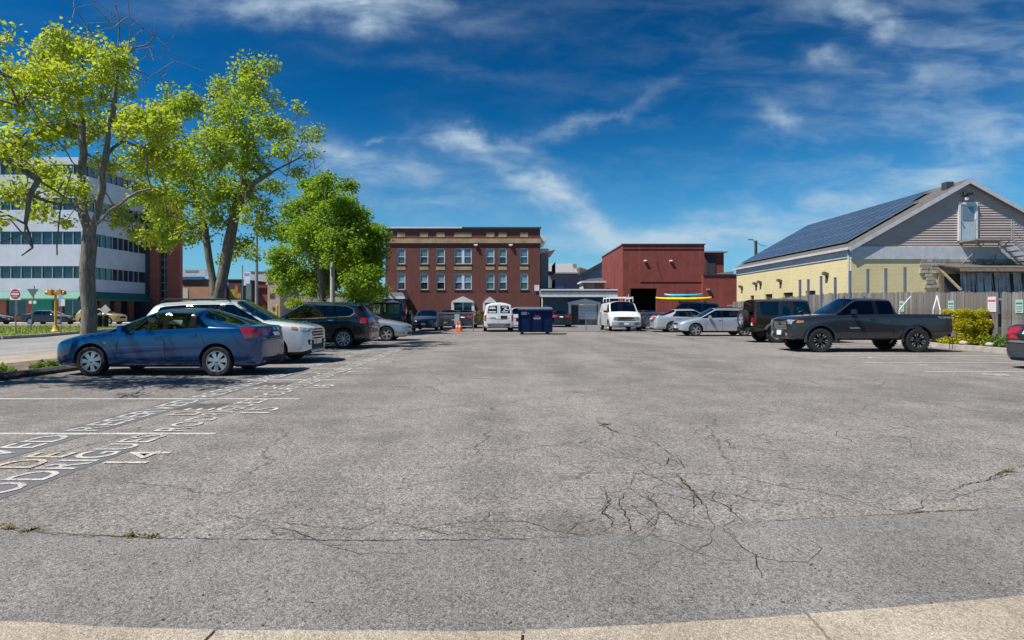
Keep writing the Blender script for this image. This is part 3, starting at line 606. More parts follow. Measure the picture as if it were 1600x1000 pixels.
def build_brick_garage():
    BR = brick('brick_orange_red', (.28, .040, .027), (.21, .028, .021), (.25, .09, .07), dirt=.50); BR2 = BR
    Y = 65.0; r = thing('red_brick_garage', 'big windowless red brick garage with open dark vehicle door', 'building', (XP(1036, Y), Y, 0)); c = r.location.x; X = lambda px: XP(px, Y) - c; Z = lambda py: ZP(py, Y)
    d = 15.0; zt = Z(382.5); op = (X(985), X(1026), -.05, Z(450.5)); mb = MB(); wall_open(mb, X(973), X(1100.5), -.1, zt, [op], lambda u, z, t: (u, t, z), .45)
    a = X(973); b = X(1100.5); mb.poly([(a, d, -.1), (a, 0, -.1), (a, 0, zt), (a, d, zt)]); mb.poly([(b, 0, -.1), (b, d, -.1), (b, d, zt), (b, 0, zt)]); mb.poly([(b, d, -.1), (a, d, -.1), (a, d, zt), (b, d, zt)])
    link('wall', mb.mesh('wall', BR, fix=False), r)
    MB().bx(a + .02, b - .02, .1, d - .05, zt - .25, zt - .15).build('roof', M_DARKROOF, r)
    cop = mat('coping_metal', (.26, .30, .33), .5); MB().bx(a - .08, b + .1, -.1, .3, zt, zt + .12).build('coping', mat('coping_dark', (.06, .05, .05), .6), r); MB().bx(a - .1, a + .2, .3, d, zt, zt + .14).build('coping', cop, r)
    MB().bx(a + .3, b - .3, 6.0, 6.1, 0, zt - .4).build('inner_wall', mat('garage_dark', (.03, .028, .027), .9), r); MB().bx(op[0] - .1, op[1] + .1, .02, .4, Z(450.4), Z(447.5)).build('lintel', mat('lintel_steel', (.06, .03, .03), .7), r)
    for i in range(3): MB().bx(a - .035, a - .001, 5.2, 5.9, 2.2 + i * 1.9, 3.6 + i * 1.9).build('bricked_window', mat('blind_window', (.09, .085, .08), .8), r)
    MB().bx(X(1000), X(1100.5), -.06, -.002, Z(440.5), Z(438)).build('brick_course', BR, r); MB().bx(a, b, -.06, -.002, Z(389), Z(387)).build('brick_course', BR, r)
    for px in (1008, 1048): MB().box((X(px), -.12, Z(408)), (.3, .22, .16), rx=.4).build('wall_light', M_WHITE, r)
    MB().path([(X(1026), -.03, Z(408)), (X(1029), -.03, Z(420)), (X(1033), -.03, Z(433))], .025, 5).build('cable', M_DARKROOF, r)
    r2 = thing('brick_stair_tower', 'set-back brick stair block with dark opening right of the big garage', 'building', (XP(1117, 70), 70, 0)); c2 = r2.location.x; X2 = lambda px: XP(px, 70) - c2
    MB().bx(X2(1099), X2(1131), 0, 6, 0, ZP(395, 70)).build('wall', BR, r2); MB().bx(X2(1097), X2(1135), -.4, 6.3, ZP(395, 70), ZP(393, 70)).build('roof', cop, r2); MB().bx(X2(1103), X2(1118), -.06, -.003, ZP(428, 70), ZP(399, 70)).build('dark_opening', M_DARKROOF, r2)
    r3 = thing('low_brick_wing', 'low red brick wing running to the yellow hall', 'building', (XP(1128, 64), 64, 0)); c3 = r3.location.x; X3 = lambda px: XP(px, 64) - c3
    MB().bx(X3(1100.8), X3(1160), .5, 6, 0, ZP(429.5, 64)).build('wall', BR, r3); MB().bx(X3(1100.8), X3(1161), .4, 6.1, ZP(429.5, 64), ZP(427.8, 64)).build('coping', mat('coping_dark', (.06, .05, .05), .6), r3)
    MB().prism([(X3(1122), ZP(427.5, 64)), (X3(1160), ZP(427.5, 64)), (X3(1160), ZP(421.5, 64)), (X3(1145), ZP(423, 64))], 2.5, 3.4).build('ramp_cover', cop, r3); MB().box((X3(1108.5), .4, ZP(452, 64)), (.35, .25, .2)).build('wall_light', M_TAN, r3)
def build_yellow_hall():
    Xw, Y0, Y1 = 18.5, 32.5, 49.0; r = thing('yellow_hall', 'yellow block hall with grey sided gable, solar roof and outside stairs', 'building', (25.0, 40.5, 0)); ox, oy = 25.0, 40.5
    L = lambda x, y, z: (x - ox, y - oy, z)
    ze, zp, zr = 4.86, 4.20, 8.46; xr = 31.4; xm = 24.85
    YB = brick('yellow_painted_block', (.70, .59, .33), (.68, .572, .318), (.64, .54, .30), .42, .21, .16, .012)
    lows = [(36.3, 37.5, 1.9, 2.62), (39.2, 40.6, 1.9, 2.60), (42.3, 43.5, 1.9, 2.58), (45.5, 46.2, 1.9, 2.55)]
    mb = MB(); wall_open(mb, Y0, Y1, -.1, zp + .25, lows, lambda u, z, t: L(Xw + t, u, z), .2); wall_open(mb, Xw, xr, -.1, zp, [], lambda u, z, t: L(u, Y0 + t, z), .2)
    mb.poly([L(xr, Y0, 0), L(xr, Y1, 0), L(xr, Y1, zp), L(xr, Y0, zp)]).poly([L(xr, Y1, 0), L(Xw, Y1, 0), L(Xw, Y1, ze), L(xm, Y1, zr - .2), L(xr, Y1, ze)])
    link('block_wall', mb.mesh('block_wall', YB, fix=False), r)
    for (a, b, c, d) in lows: MB().bx(Xw + .12 - ox, Xw + .16 - ox, a - oy, b - oy, c, d).build('window', mat('barred_window', (.045, .04, .038), .5), r)
    # gable boarding, one lap board after another
    SD = mat('grey_vinyl_siding', (.47, .385, .345), .6, var=.07, scale=1.2); sl = (zr - ze) / (xm - Xw); n = 27; h = (zr - ze) / n
    MB().prism([(Xw - ox, ze), (xr - ox, ze), (xm - ox, zr - .1)], Y0 - oy + .06, Y0 - oy + .16).build('gable_wall', SD, r)
    for i in range(n):
        z0 = ze + i * h; a = Xw + (z0 - ze) / sl + .02; b = xr - (z0 - ze) / ((zr - ze) / (xr - xm)) - .02; z1 = z0 + h * .985
        if b - a < .2: break
        a2 = a + (h / sl); b2 = b - h / sl; y_ = Y0 - oy
        m2 = MB(); m2.v = [(a - ox, y_ - .0, z0), (b - ox, y_ - .0, z0), (b2 - ox, y_ + .045, z1), (a2 - ox, y_ + .045, z1), (a - ox, y_ + .06, z0), (b - ox, y_ + .06, z0)]; m2.f = [(0, 1, 2, 3), (0, 4, 5, 1)]; m2.mi = [0, 0]
        link('siding_board', m2.mesh('siding_board', SD, fix=False), r)
    TR = mat('pale_trim', (.50, .52, .55), .6, var=.1)
    MB().bx(Xw - .02 - ox, xr + .02 - ox, Y0 - .07 - oy, Y0 + .05 - oy, zp, ze + .02).build('trim_band', TR, r)
    MB().bx(Xw - .05 - ox, Xw - .003 - ox, Y0 + .06 - oy, Y1 - oy, zp + .1, ze - .06).build('frieze_board', TR, r)
    # roof slabs with overhang, rake boards, gutter
    ov, oh = .16, .22; zl = ze - ov * sl
    def slab(x0, z0, x1, z1, y0, y1, t, name, m):
        mb = MB(); mb.prism([(x0 - ox, z0), (x1 - ox, z1), (x1 - ox, z1 + t), (x0 - ox, z0 + t)], y0 - oy, y1 - oy); return mb.build(name, m, r)
    RF = mat('grey_brown_shingle', (.115, .105, .098), .9, var=.2, scale=5, bump=.3)
    slab(Xw - ov, zl, xm, zr, Y0 - oh, Y1 + .3, .10, 'roof', RF); slab(xm, zr, xr + ov, zl, Y0 - oh, Y1 + .3, .10, 'roof', RF)
    slab(Xw - ov, zl - .16, xm, zr - .16, Y0 - oh - .03, Y0 - oh + .03, .24, 'rake_board', TR); slab(xm, zr - .16, xr + ov, zl - .16, Y0 - oh - .03, Y0 - oh + .03, .24, 'rake_board', TR)
    MB().bx(Xw - ov - .10 - ox, Xw - ov + .02 - ox, Y0 - oh - oy, Y1 + .3 - oy, zl - .06, zl + .08).build('gutter', TR, r); MB().path([L(Xw - ov, Y0 + .15, zl), L(Xw - .06, Y0 + .12, zl - .35), L(Xw - .06, Y0 + .12, .2)], .05, 8).build('downspout', TR, r)
    # solar panels, each its own, following the left slope
    SP = bpy.data.materials.new('solar_cell'); SP.use_nodes = True; N = NT(SP.node_tree); b = SP.node_tree.nodes['Principled BSDF']; o = N.n('ShaderNodeTexCoord').outputs['Generated']
    sx = N.n('ShaderNodeSeparateXYZ', i0=o); gx = N.m('ABSOLUTE', N.m('SUBTRACT', N.m('FRACT', N.m('MULTIPLY', sx.outputs[0], 6.0)), .5)); gy = N.m('ABSOLUTE', N.m('SUBTRACT', N.m('FRACT', N.m('MULTIPLY', sx.outputs[1], 10.0)), .5))
    ln = N.m('MAXIMUM', N.smooth(gx, .465, .49), N.smooth(gy, .46, .485)); N.put(b.inputs['Base Color'], N.mix(N.m('MULTIPLY', ln, .6), (.030, .055, .095, 1), (.26, .30, .36, 1))); b.inputs['Roughness'].default_value = .22; b.inputs['Specular IOR Level'].default_value = .8
    ang = math.atan(sl); FRm = mat('panel_frame', (.40, .43, .46), .35, .6)
    pw, ph = 1.0, 1.56; up = Vector((math.cos(ang), 0, math.sin(ang))); nr = Vector((-math.sin(ang), 0, math.cos(ang)))
    mep = MB().box((0, 0, 0), (ph - .05, pw - .05, .03)).mesh('solar_glass', SP); mef = MB().bx(-ph / 2, ph / 2, -pw / 2, -pw / 2 + .025, -.03, .022).bx(-ph / 2, ph / 2, pw / 2 - .025, pw / 2, -.03, .022).bx(-ph / 2, -ph / 2 + .025, -pw / 2 + .025, pw / 2 - .025, -.03, .022).bx(ph / 2 - .025, ph / 2, -pw / 2 + .025, pw / 2 - .025, -.03, .022).mesh('panel_frame', FRm)
    for row in range(4):
        for k in range(15):
            yy = Y0 + .9 + k * (pw + .02)
            if row == 3 and k < 1 or yy > Y1 - .4: continue
            s = .55 + row * (ph + .02) + ph / 2
            c = Vector((Xw - ov, 0, zl + .1)) + up * s + nr * .14; q = link('solar_panel', mep, r, (c.x - ox, yy + pw / 2 - oy, c.z)); q.rotation_euler = (0, -ang, 0); link('panel_frame', mef, q)
    # ridge vent
    MB().bx(xm - .9 - ox, xm - .5 - ox, Y0 + .3 - oy, Y0 + .7 - oy, 8.0, 8.5).build('roof_vent', M_DARKROOF, r)
    # wall lamps on the lit side
    for (yy, z) in ((34.9, 3.55), (40.9, 3.45), (44.2, 3.5), (47.8, 3.3), (45.0, 3.42)):
        MB().box((Xw - .14 - ox, yy - oy, z), (.28, .30, .16), ry=.35).box((Xw - .05 - ox, yy - oy, z - .16), (.10, .14, .20)).build('wall_lamp', mat('lamp_brown', (.10, .08, .06), .6), r)
    # attic door, light, landing and stairs
    xd0, xd1 = 24.46, 25.27; y_ = Y0 - oy
    MB().bx(xd0 - .12 - ox, xd0 - ox, y_ - .07, y_ + .02, 5.2, 7.30).bx(xd1 - ox, xd1 + .12 - ox, y_ - .07, y_ + .02, 5.2, 7.30).bx(xd0 - ox, xd1 - ox, y_ - .07, y_ + .02, 7.18, 7.30).build('door_frame', M_WHITE, r)
    dr = MB().bx(xd0 - ox, xd1 - ox, y_ - .035, y_ + .02, 5.2, 7.18).build('attic_door', mat('pale_blue_door', (.42, .50, .56), .5), r); MB().bx(xd0 + .1 - ox, xd1 - .1 - ox, y_ - .05, y_ - .036, 6.3, 7.05).build('door_pane', mat('door_pane_glass', (.16, .22, .27), .08, spec=.8), dr); MB().box((xd0 + .08 - ox, y_ - .08, 6.15), (.05, .06, .05)).build('handle', M_CHROME, dr)
    MB().box((24.75 - ox, y_ - .2, 7.75), (.4, .25, .14), rx=.3).box((24.75 - ox, y_ - .1, 7.62), (.12, .15, .2)).build('flood_light', M_DARKROOF, r); MB().lathe([(.001, -.14), (.09, -.1), (.11, 0), (.06, .08), (.001, .1)], 10).build('camera_dome', M_WHITE, r, loc=(24.72 - ox, y_ - .16, 7.50))
    ST = mat('galvanised_steel', (.42, .40, .38), .55, .5, var=.2); yl = y_ - 1.2
    MB().bx(24.35 - ox, 26.35 - ox, yl, y_ - .08, 5.10, 5.16).build('stair_landing', ST, r)
    for x in (24.4, 26.3): MB().tube((x - ox, yl + .04, 5.16), (x - ox, yl + .04, 6.2), .025).build('railing_post', ST, r)
    for x in (24.5, 25.7): MB().tube((x - ox, yl + .05, 5.1), (x + .55 - ox, y_ - .05, 3.9), .03).tube((x + .55 - ox, yl + .05, 5.1), (x - ox, y_ - .05, 3.9), .03).build('bracket', ST, r)
    for z in (5.65, 6.18): MB().tube((24.4 - ox, yl + .04, z), (26.3 - ox, yl + .04, z), .016).build('railing', ST, r)
    m = 9
    for i in range(m):
        x = 26.4 + i * .29; z = 5.1 - (i + 1) * .27; MB().bx(x - ox, x + .29 - ox, yl, y_ - .25, z - .02, z + .02).build('tread', ST, r)
    xe, zend = 26.4 + m * .29, 5.1 - m * .27
    for yy in (yl, y_ - .25): MB().prism([(26.35 - ox, 5.0), (26.35 - ox, 5.18), (xe - ox, zend + .1), (xe - ox, zend - .1)], yy - .02, yy + .02).build('stringer', ST, r)
    MB().tube((26.3 - ox, yl, 6.2), (xe - ox, yl, zend + 1.0), .022).tube((26.3 - ox, yl, 5.65), (xe - ox, yl, zend + .5), .016).build('stair_rail', ST, r)
    for i in range(0, m + 1, 3): MB().tube((26.4 + i * .29 - ox, yl, 5.05 - i * .27), (26.4 + i * .29 - ox, yl, 6.15 - i * .27), .018).build('railing_post', ST, r)
    # stone facing round the lean-to
    STN = [mat('field_stone_%d' % k, c, .9, var=.25, scale=6, bump=.4) for k, c in enumerate(((.34, .31, .26), (.26, .25, .22), (.42, .38, .30), (.30, .27, .22)))]; rr = random.Random(4)
    for row in range(8):
        z = 4.12 - row * .20; x = 22.2 + rr.uniform(0, .3) + (.1 if row > 3 else 0)
        while x < 31.0:
            w = rr.uniform(.28, .6); MB().box((x + w / 2 - ox, y_ - .04 - rr.uniform(0, .03), z), (w - .025, .10, .175)).build('stone', rr.choice(STN), r) if row < 4 or x < 22.9 else None; x += w
    # lean-to canopy with hanging blue sheets
    WD = mat('weathered_wood', (.26, .19, .13), .85, var=.25, scale=4); yc = y_ - 1.7
    MB().prism([(y_, 3.86), (yc, 3.58), (yc, 3.64), (y_, 3.93)], 23.2 - ox, 28.2 - ox, 'YZ').build('canopy_roof', RF, r); MB().bx(23.2 - ox, 28.2 - ox, yc - .03, yc + .02, 3.42, 3.58).build('canopy_beam', WD, r)
    for i in range(9): MB().prism([(y_ - .05, 3.70), (yc + .03, 3.44), (yc + .03, 3.56), (y_ - .05, 3.84)], 23.3 + i * .58 - ox, 23.36 + i * .58 - ox, 'YZ').build('rafter', WD, r)
    for x in (23.3, 27.9): MB().box((x - ox, (y_ + yc) / 2, 3.05), (.09, 2.0, .09), rx=R(38)).bx(x - .06 - ox, x + .06 - ox, y_ - .12, y_ - .0, 2.0, 3.8).build('canopy_bracket', WD, r)
    for i in range(7):
        x = 24.2 + i * .48; mb = MB(); k = 8
        for j in range(k):
            a0, a1 = x + .42 * j / k, x + .42 * (j + 1) / k; f = lambda q: y_ - .5 + .06 * math.sin(q * 21) + .10 * (i % 2)
            tl = .12 * rr.uniform(-1, 1); mb.poly([(a0 - ox + tl, f(a0), 1.2), (a1 - ox + tl, f(a1), 1.2), (a1 - ox, f(a1) + .2, 3.45), (a0 - ox, f(a0) + .2, 3.45)])
        mb.build('hanging_sheet', mat('blue_grey_sheet', (.36, .44, .52), .5, var=.3, scale=3), r, smooth=R(50))
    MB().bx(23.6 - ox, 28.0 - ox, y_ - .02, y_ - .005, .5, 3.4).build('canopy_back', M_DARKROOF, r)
    # steel posts in the yard behind the fence
    for i, (px, top, Yp) in enumerate(((1250, 438, 31.6), (1263, 437, 31.3), (1283, 432, 31.0), (1305, 434, 30.6), (1328, 424, 30.2), (1356, 421, 30.0), (1384, 420, 29.8), (1414, 418, 29.6))):
        x = XP(px, Yp); p = thing('steel_yard_post', ('%s of the steel posts rising behind the board fence' % ['leftmost', 'second from left', 'third from left', 'fourth from left', 'fourth from right', 'third from right', 'second from right', 'rightmost'][i]).capitalize(), 'post', (x, Yp, 0), 0, 'steel posts behind the fence')
        pm = mat('post_steel', (.20, .24, .27), .5, .4); zt = ZP(top, Yp); MB().bx(-.05, .05, -.05, .05, 0, zt).build('shaft', pm, p); MB().bx(-.11, .11, -.11, .11, 0, .02).build('base_plate', pm, p); MB().bx(-.06, .06, -.06, .06, zt, zt + .02).build('cap', pm, p)
def build_office():
    Y = 68.0; xc = -49.0; r = thing('white_office_block', 'white banded office block with ribbon windows and green awning', 'building', (-62, 72, 0)); ox, oy = -62, 72
    WP = mat('white_panel', (.60, .63, .68), .6, var=.06, scale=.7); MU = mat('mullion_grey', (.40, .43, .46), .5); GL = mat('office_glass', (.012, .035, .055), .05, var=.2, scale=.4, spec=1.0); GLK = mat('office_void', (.02, .03, .04), .8)
    BR = brick('office_brick', (.44, .095, .055), (.37, .078, .048), (.38, .18, .14), dirt=.2)
    zs = [3.6, 5.05, 6.5, 8.93, 10.42, 12.88, 14.3, 16.9, 18.1, 20.5]; x0 = -78.0; Y1 = 79.5
    MB().bx(x0 - ox, xc - .5 - ox, Y + .5 - oy, Y1 + 8 - oy, 0, 18.5).build('core', GLK, r)
    bands = [(3.6, 5.07), (6.47, 8.93), (10.42, 12.88), (14.28, 16.9), (18.1, 18.9)]; wins = [(5.07, 6.47), (8.93, 10.42), (12.88, 14.28), (16.9, 18.1)]
    for (a, b) in bands:
        x = x0
        while x < xc - .1:
            e = min(x + 3.57, xc); MB().bx(x + .008 - ox, e - .008 - ox, Y - oy, Y + .5 - oy, a, b).build('wall_panel', WP, r); x = e
        y = Y + .5
        while y < Y1 - .05:
            e = min(y + 2.9, Y1); MB().bx(xc - .5 - ox, xc - ox, y + .008 - oy, e - .008 - oy, a, b).build('wall_panel', WP, r); y = e
    pane = MB().box((0, 0, 0), (1.13, .04, 1.0)).mesh('pane', GL); pane2 = MB().box((0, 0, 0), (.04, .96, 1.0)).mesh('pane', GL)
    for (a, b) in wins:
        nx = int((xc - -62.0) / 1.19)
        for k in range(nx + 1):
            x = xc - .6 - k * 1.19; o = link('window_pane', pane, r, (x - ox, Y + .2 - oy, (a + b) / 2)); o.scale = (1, 1, b - a); piece('mullion', MU, r, (x + .595 - ox, Y + .15 - oy, (a + b) / 2), (.07, .16, b - a))
        for k in range(11):
            y = Y + .55 + k * 1.02; o = link('window_pane', pane2, r, (xc - .2 - ox, y - oy, (a + b) / 2)); o.scale = (1, 1, b - a); piece('mullion', MU, r, (xc - .15 - ox, y - .51 - oy, (a + b) / 2), (.16, .07, b - a))
    # ground floor
    GN = mat('green_awning', (.012, .17, .12), .6, var=.12); x = x0
    for k in range(11):
        a = x0 + k * 2.64; MB().prism([(Y - oy - .9, 2.55), (Y - oy - .9, 2.75), (Y - oy - .05, 3.58), (Y - oy - .0, 3.58), (Y - oy, 2.55)], a + .01 - ox, a + 2.62 - ox, 'YZ').build('awning', GN, r)
    MB().prism([(xc - ox, 2.55), (xc + .9 - ox, 2.55), (xc + .9 - ox, 2.75), (xc + .05 - ox, 3.58), (xc - ox, 3.58)], Y - oy, Y1 - oy).build('awning', GN, r)
    for k, a in enumerate(np.arange(x0, xc - .5, 3.2)):
        MB().bx(a - ox, a + .9 - ox, Y + .1 - oy, Y + .5 - oy, 0, 2.8).build('brick_pier', BR, r)
        if k % 3 != 1: MB().bx(a + .92 - ox, a + 3.18 - ox, Y + .15 - oy, Y + .45 - oy, 0, .8).build('brick_sill', BR, r); MB().bx(a + .95 - ox, a + 3.15 - ox, Y + .3 - oy, Y + .34 - oy, .85, 2.6).build('shop_window', GL, r); MB().bx(a + 2.0 - ox, a + 2.08 - ox, Y + .24 - oy, Y + .30 - oy, .85, 2.6).build('mullion', MU, r)
        else: MB().bx(a + .92 - ox, a + 3.18 - ox, Y - .2 - oy, Y + .3 - oy, 0, 2.7).build('green_front', mat('green_shopfront', (.012, .24, .15), .5), r)
    for k, yy in enumerate(np.arange(Y + .5, Y1 - 1, 2.6)): MB().bx(xc - .45 - ox, xc - .1 - ox, yy - oy, yy + 1.0 - oy, 0, 2.8).build('brick_pier', BR, r); MB().bx(xc - .4 - ox, xc - .35 - ox, yy + 1.0 - oy, yy + 2.6 - oy, .5, 2.6).build('shop_window', GL, r)
    # stair tower in brick with a glazed slot
    Yt = 80.0; a, b, c, d = XP(234.5, Yt), XP(249, Yt), XP(260.5, Yt), XP(281, Yt)
    MB().bx(a - ox, b - ox, Yt - oy, Yt + .7 - oy, 0, 16.5).build('brick_tower', BR, r); MB().bx(c - ox, d - ox, Yt - oy, Yt + .7 - oy, 0, 16.5).build('brick_tower', BR, r); MB().bx(b - ox, c - ox, Yt + .5 - oy, Yt + .6 - oy, 0, 16.5).build('stair_glazing', GL, r)
    for z in np.arange(.9, 16.4, 1.05): MB().bx(b - ox, c - ox, Yt + .42 - oy, Yt + .5 - oy, z, z + .07).build('glazing_bar', MU, r)
    MB().bx((b + c) / 2 - .04 - ox, (b + c) / 2 + .04 - ox, Yt + .40 - oy, Yt + .5 - oy, 0, 16.5).build('glazing_bar', MU, r)
    for z in np.arange(3.6, 16.4, 2.4):
        for (p, q) in ((a, b), (c, d)): MB().bx(p - ox, q - ox, Yt - .012 - oy, Yt - .002 - oy, z, z + .06).build('brick_joint', mat('joint_pale', (.30, .2, .17), .8), r)
def build_far_left():
    Y = 92.0
    def B(nm, lb, p0, p1, top, col, dy=0, extra=None, cat='building'):
        r = thing(nm, lb, cat, (XP((p0 + p1) / 2, Y + dy), Y + dy, 0)); c = r.location.x; X = lambda px: XP(px, Y + dy) - c; Z = lambda py: ZP(py, Y + dy)
        MB().bx(X(p0), X(p1), 0, 9, 0, Z(top)).build('wall', mat(nm + '_wall', col, .8, var=.14, scale=.8, streak=.3), r); MB().bx(X(p0) - .1, X(p1) + .1, -.12, 9.1, Z(top), Z(top) + .18).build('coping', mat(nm + '_coping', tuple(x * .6 for x in col), .7), r)
        if extra: extra(r, X, Z)
    def salmon(r, X, Z):
        bl = mat('blue_fascia', (.05, .16, .42), .6); MB().bx(X(281), X(320), -.3, -.02, Z(437), Z(432.4)).build('blue_fascia', bl, r); MB().bx(X(282), X(294), -.06, -.003, Z(466), Z(451)).build('roller_door', M_WHITE, r)
        s = MB().bx(X(283), X(320), .3, .5, Z(431), Z(420)).build('roof_sign', M_WHITE, r); MB().bx(X(288), X(308), .26, .295, Z(424.5), Z(421.5)).build('sign_strip', mat('sign_strip_blue', (.30, .42, .52), .6), s)
    B('salmon_shop', 'salmon painted shop with blue fascia beside the office tower', 281, 330, 437, (.52, .30, .20), 0, salmon)
    def mural(r, X, Z):
        for k, (a, b, c, d, col) in enumerate(((349, 354, 470, 443, (.55, .30, .50)), (353, 358, 452, 440, (.15, .16, .42)), (358, 368, 468, 452, (.30, .36, .05)), (367, 372, 466, 446, (.45, .16, .04)), (347, 356, 475, 466, (.10, .42, .45)), (371, 377, 468, 458, (.34, .30, .10)))):
            MB().bx(X(a), X(b), -.02 - .004 * k, -.003, Z(c), Z(d)).build('mural_patch', mat('mural_%d' % k, col, .8, var=.4, scale=1.4), r)
    B('mural_building', 'dark brown building with a colourful mural between the tree trunks and banner', 330, 379, 438, (.10, .055, .05), 4, mural)
    def red(r, X, Z): MB().bx(X(384), X(418), -.3, -.02, Z(450), Z(445)).build('awning', mat('dark_red_awning', (.22, .04, .04), .7), r)
    B('dark_red_shop', 'dull red shopfront behind the lamp post', 379, 420, 447, (.24, .07, .06), 8, red)
    def tan(r, X, Z):
        for (a, b, c, d) in ((422, 429, 466, 458), (410, 415, 484, 477), (426, 430, 485, 480)): MB().bx(X(a), X(b), -.05, -.003, Z(c), Z(d)).build('window', mat('small_window_red', (.12, .06, .05), .4), r)
        MB().bx(X(436), X(438.5), -.25, -.003, 0, Z(441)).build('pilaster', mat('tan_pilaster', (.42, .36, .28), .8), r)
    B('tan_building', 'tan rendered building right of the lamp post', 418, 440, 441, (.46, .38, .30), 2, tan)
    B('taupe_building', 'long low taupe building under the far tree crown', 440, 600, 459, (.36, .30, .28), 6)
    B('pale_tower', 'pale distant block rising behind the dull red shop', 392, 432, 425, (.55, .53, .50), 22)
# ---------------------------------------------------------------- vehicles
GL_CLEAR = glass('car_glass_clear', (0.62, 0.70, 0.68)); GL_DARK = glass('car_glass_privacy', (0.10, 0.12, 0.13)); GL_SHIELD = glass('car_glass_windshield', (0.45, 0.60, 0.62), 1.5)
M_TYRE = mat('tyre_rubber', (0.018, 0.018, 0.019), 0.85, var=0.3, scale=9); M_BLACK = mat('black_plastic', (0.018, 0.018, 0.020), 0.6, var=0.2, spec=.2); M_PILLAR = mat('gloss_black_pillar', (0.008, 0.008, 0.009), 0.10, var=0, spec=.4)
M_WELL = mat('wheel_well_black', (0.008, 0.008, 0.008), 0.9, var=0)
M_ALLOY = mat('alloy_silver', (0.55, 0.56, 0.58), 0.32, 0.7, var=0.08); M_DKALLOY = mat('alloy_dark', (0.05, 0.05, 0.055), 0.4, 0.5)
M_CHROME = mat('chrome', (0.75, 0.76, 0.78), 0.12, 1.0, var=0.0); M_INT = mat('car_interior', (0.035, 0.035, 0.038), 0.8)
M_SEAT = mat('seat_cloth', (0.09, 0.09, 0.095), 0.9)
M_RED = mat('tail_lamp_red', (0.42, 0.012, 0.018), 0.15, coat=1.0, var=0.25, scale=14); M_LENS = mat('lamp_lens_clear', (0.34, 0.37, 0.40), 0.10, 0.3, var=0.75, scale=13, coat=1.0)
M_AMBER = mat('lamp_amber', (0.65, 0.22, 0.03), 0.2, coat=1.0); M_PLATE = mat('licence_plate', (0.72, 0.73, 0.74), 0.4); M_SEAM = mat('panel_gap', (0.008, 0.008, 0.009), 0.9, var=0)
M_DISC = mat('brake_disc', (0.10, 0.10, 0.10), 0.4, 0.8)

def eval_mesh(o):
    bpy.context.view_layer.update()
    dg = bpy.context.evaluated_depsgraph_get(); return bpy.data.meshes.new_from_object(o.evaluated_get(dg))

_WH = {}
def wheel_meshes(r, wd, style):
    k = (r, wd, style)
    if k in _WH: return _WH[k]
    rr = r * (0.62 if style in ('truck', 'jeep') else 0.70); h = wd / 2
    ty = MB(); ty.lathe([(rr, -h * .8), (rr + .015, -h * .95), (r * .93, -h), (r * .985, -h * .82), (r, -h * .5), (r, h * .5), (r * .985, h * .82), (r * .93, h), (rr + .015, h * .95), (rr, h * .8)], 36, 'Y', close=True)
    if style in ('truck', 'jeep'):
        for i in range(30):
            for s_ in (-1, 1):
                t = 2 * math.pi * (i + .25 * s_) / 30; ty.box((r * .993 * math.cos(t), s_ * h * .62, r * .993 * math.sin(t)), (.045, h * .62, .030), ry=-t + math.pi / 2)
    tyre = ty.mesh('tyre', M_TYRE, smooth=R(40))
    hb = MB(); hb.lathe([(rr * .98, -h * .6), (rr * .98, h * .7), (rr * .93, h * .7), (rr * .90, -h * .1), (0.001, -h * .1)], 28, 'Y')
    hub = hb.mesh('wheel', M_DISC if style != 'truck' else M_WELL, smooth=R(40))
    rm = MB(); m_main = 0
    rm.lathe([(rr * 1.0, h * .70), (rr * 1.01, h * .86), (rr * .93, h * .86), (rr * .90, h * .62), (rr * 1.0, h * .70)], 32, 'Y', mi=0)
    nsp = {'five': 5, 'ten': 10, 'truck': 6, 'jeep': 5, 'steel': 8, 'cover': 7}[style]
    for i in range(nsp):
        t = 2 * math.pi * i / nsp + .3
        d = Vector((math.cos(t), 0, math.sin(t))); n = Vector((-math.sin(t), 0, math.cos(t)))
        w0, w1 = {'five': (.075, .085), 'ten': (.030, .040), 'truck': (.05, .075), 'jeep': (.08, .10), 'steel': (.05, .07), 'cover': (.05, .105)}[style]
        a0, a1 = rr * .16, rr * .93; q = []
        for yy in (h * .52, h * .80):
            q += [d * a0 - n * w0 / 2, d * a0 + n * w0 / 2, d * a1 + n * w1 / 2, d * a1 - n * w1 / 2]
            for e in q[-4:]: e.y = yy if e.length < rr * .5 else yy - h * .03
        k0 = len(rm.v); rm.v += [tuple(e) for e in q]
        for f in ((0, 1, 2, 3), (7, 6, 5, 4), (0, 4, 5, 1), (1, 5, 6, 2), (2, 6, 7, 3), (3, 7, 4, 0)):
            rm.f.append(tuple(k0 + e for e in f)); rm.mi.append(0)
        if style == 'truck':
            for sg in (-1, 1):
                c = d * rr * .80 + n * sg * .040; rm.box((c.x, h * .79, c.z), (.075, .02, .022), ry=-t, mi=1)
    rm.lathe([(0.001, h * .86), (rr * .12, h * .84), (rr * .2, h * .78), (rr * .2, h * .5)], 16, 'Y', mi=0)
    rim = rm.mesh('rim', [M_DKALLOY if style in ('truck',) else M_ALLOY, M_ALLOY], smooth=R(35))
    _WH[k] = (hub, tyre, rim); return _WH[k]
def add_wheel(root, x, y, r, wd, style, z=None, name='wheel', rot=None):
    hub, tyre, rim = wheel_meshes(r, wd, style)
    o = link(name, hub, root, (x, y, r if z is None else z)); o.rotation_euler = (0, random.uniform(0, 6), 0 if y > 0 else math.pi) if rot is None else rot
    link('tyre', tyre, o); link('rim', rim, o); return o

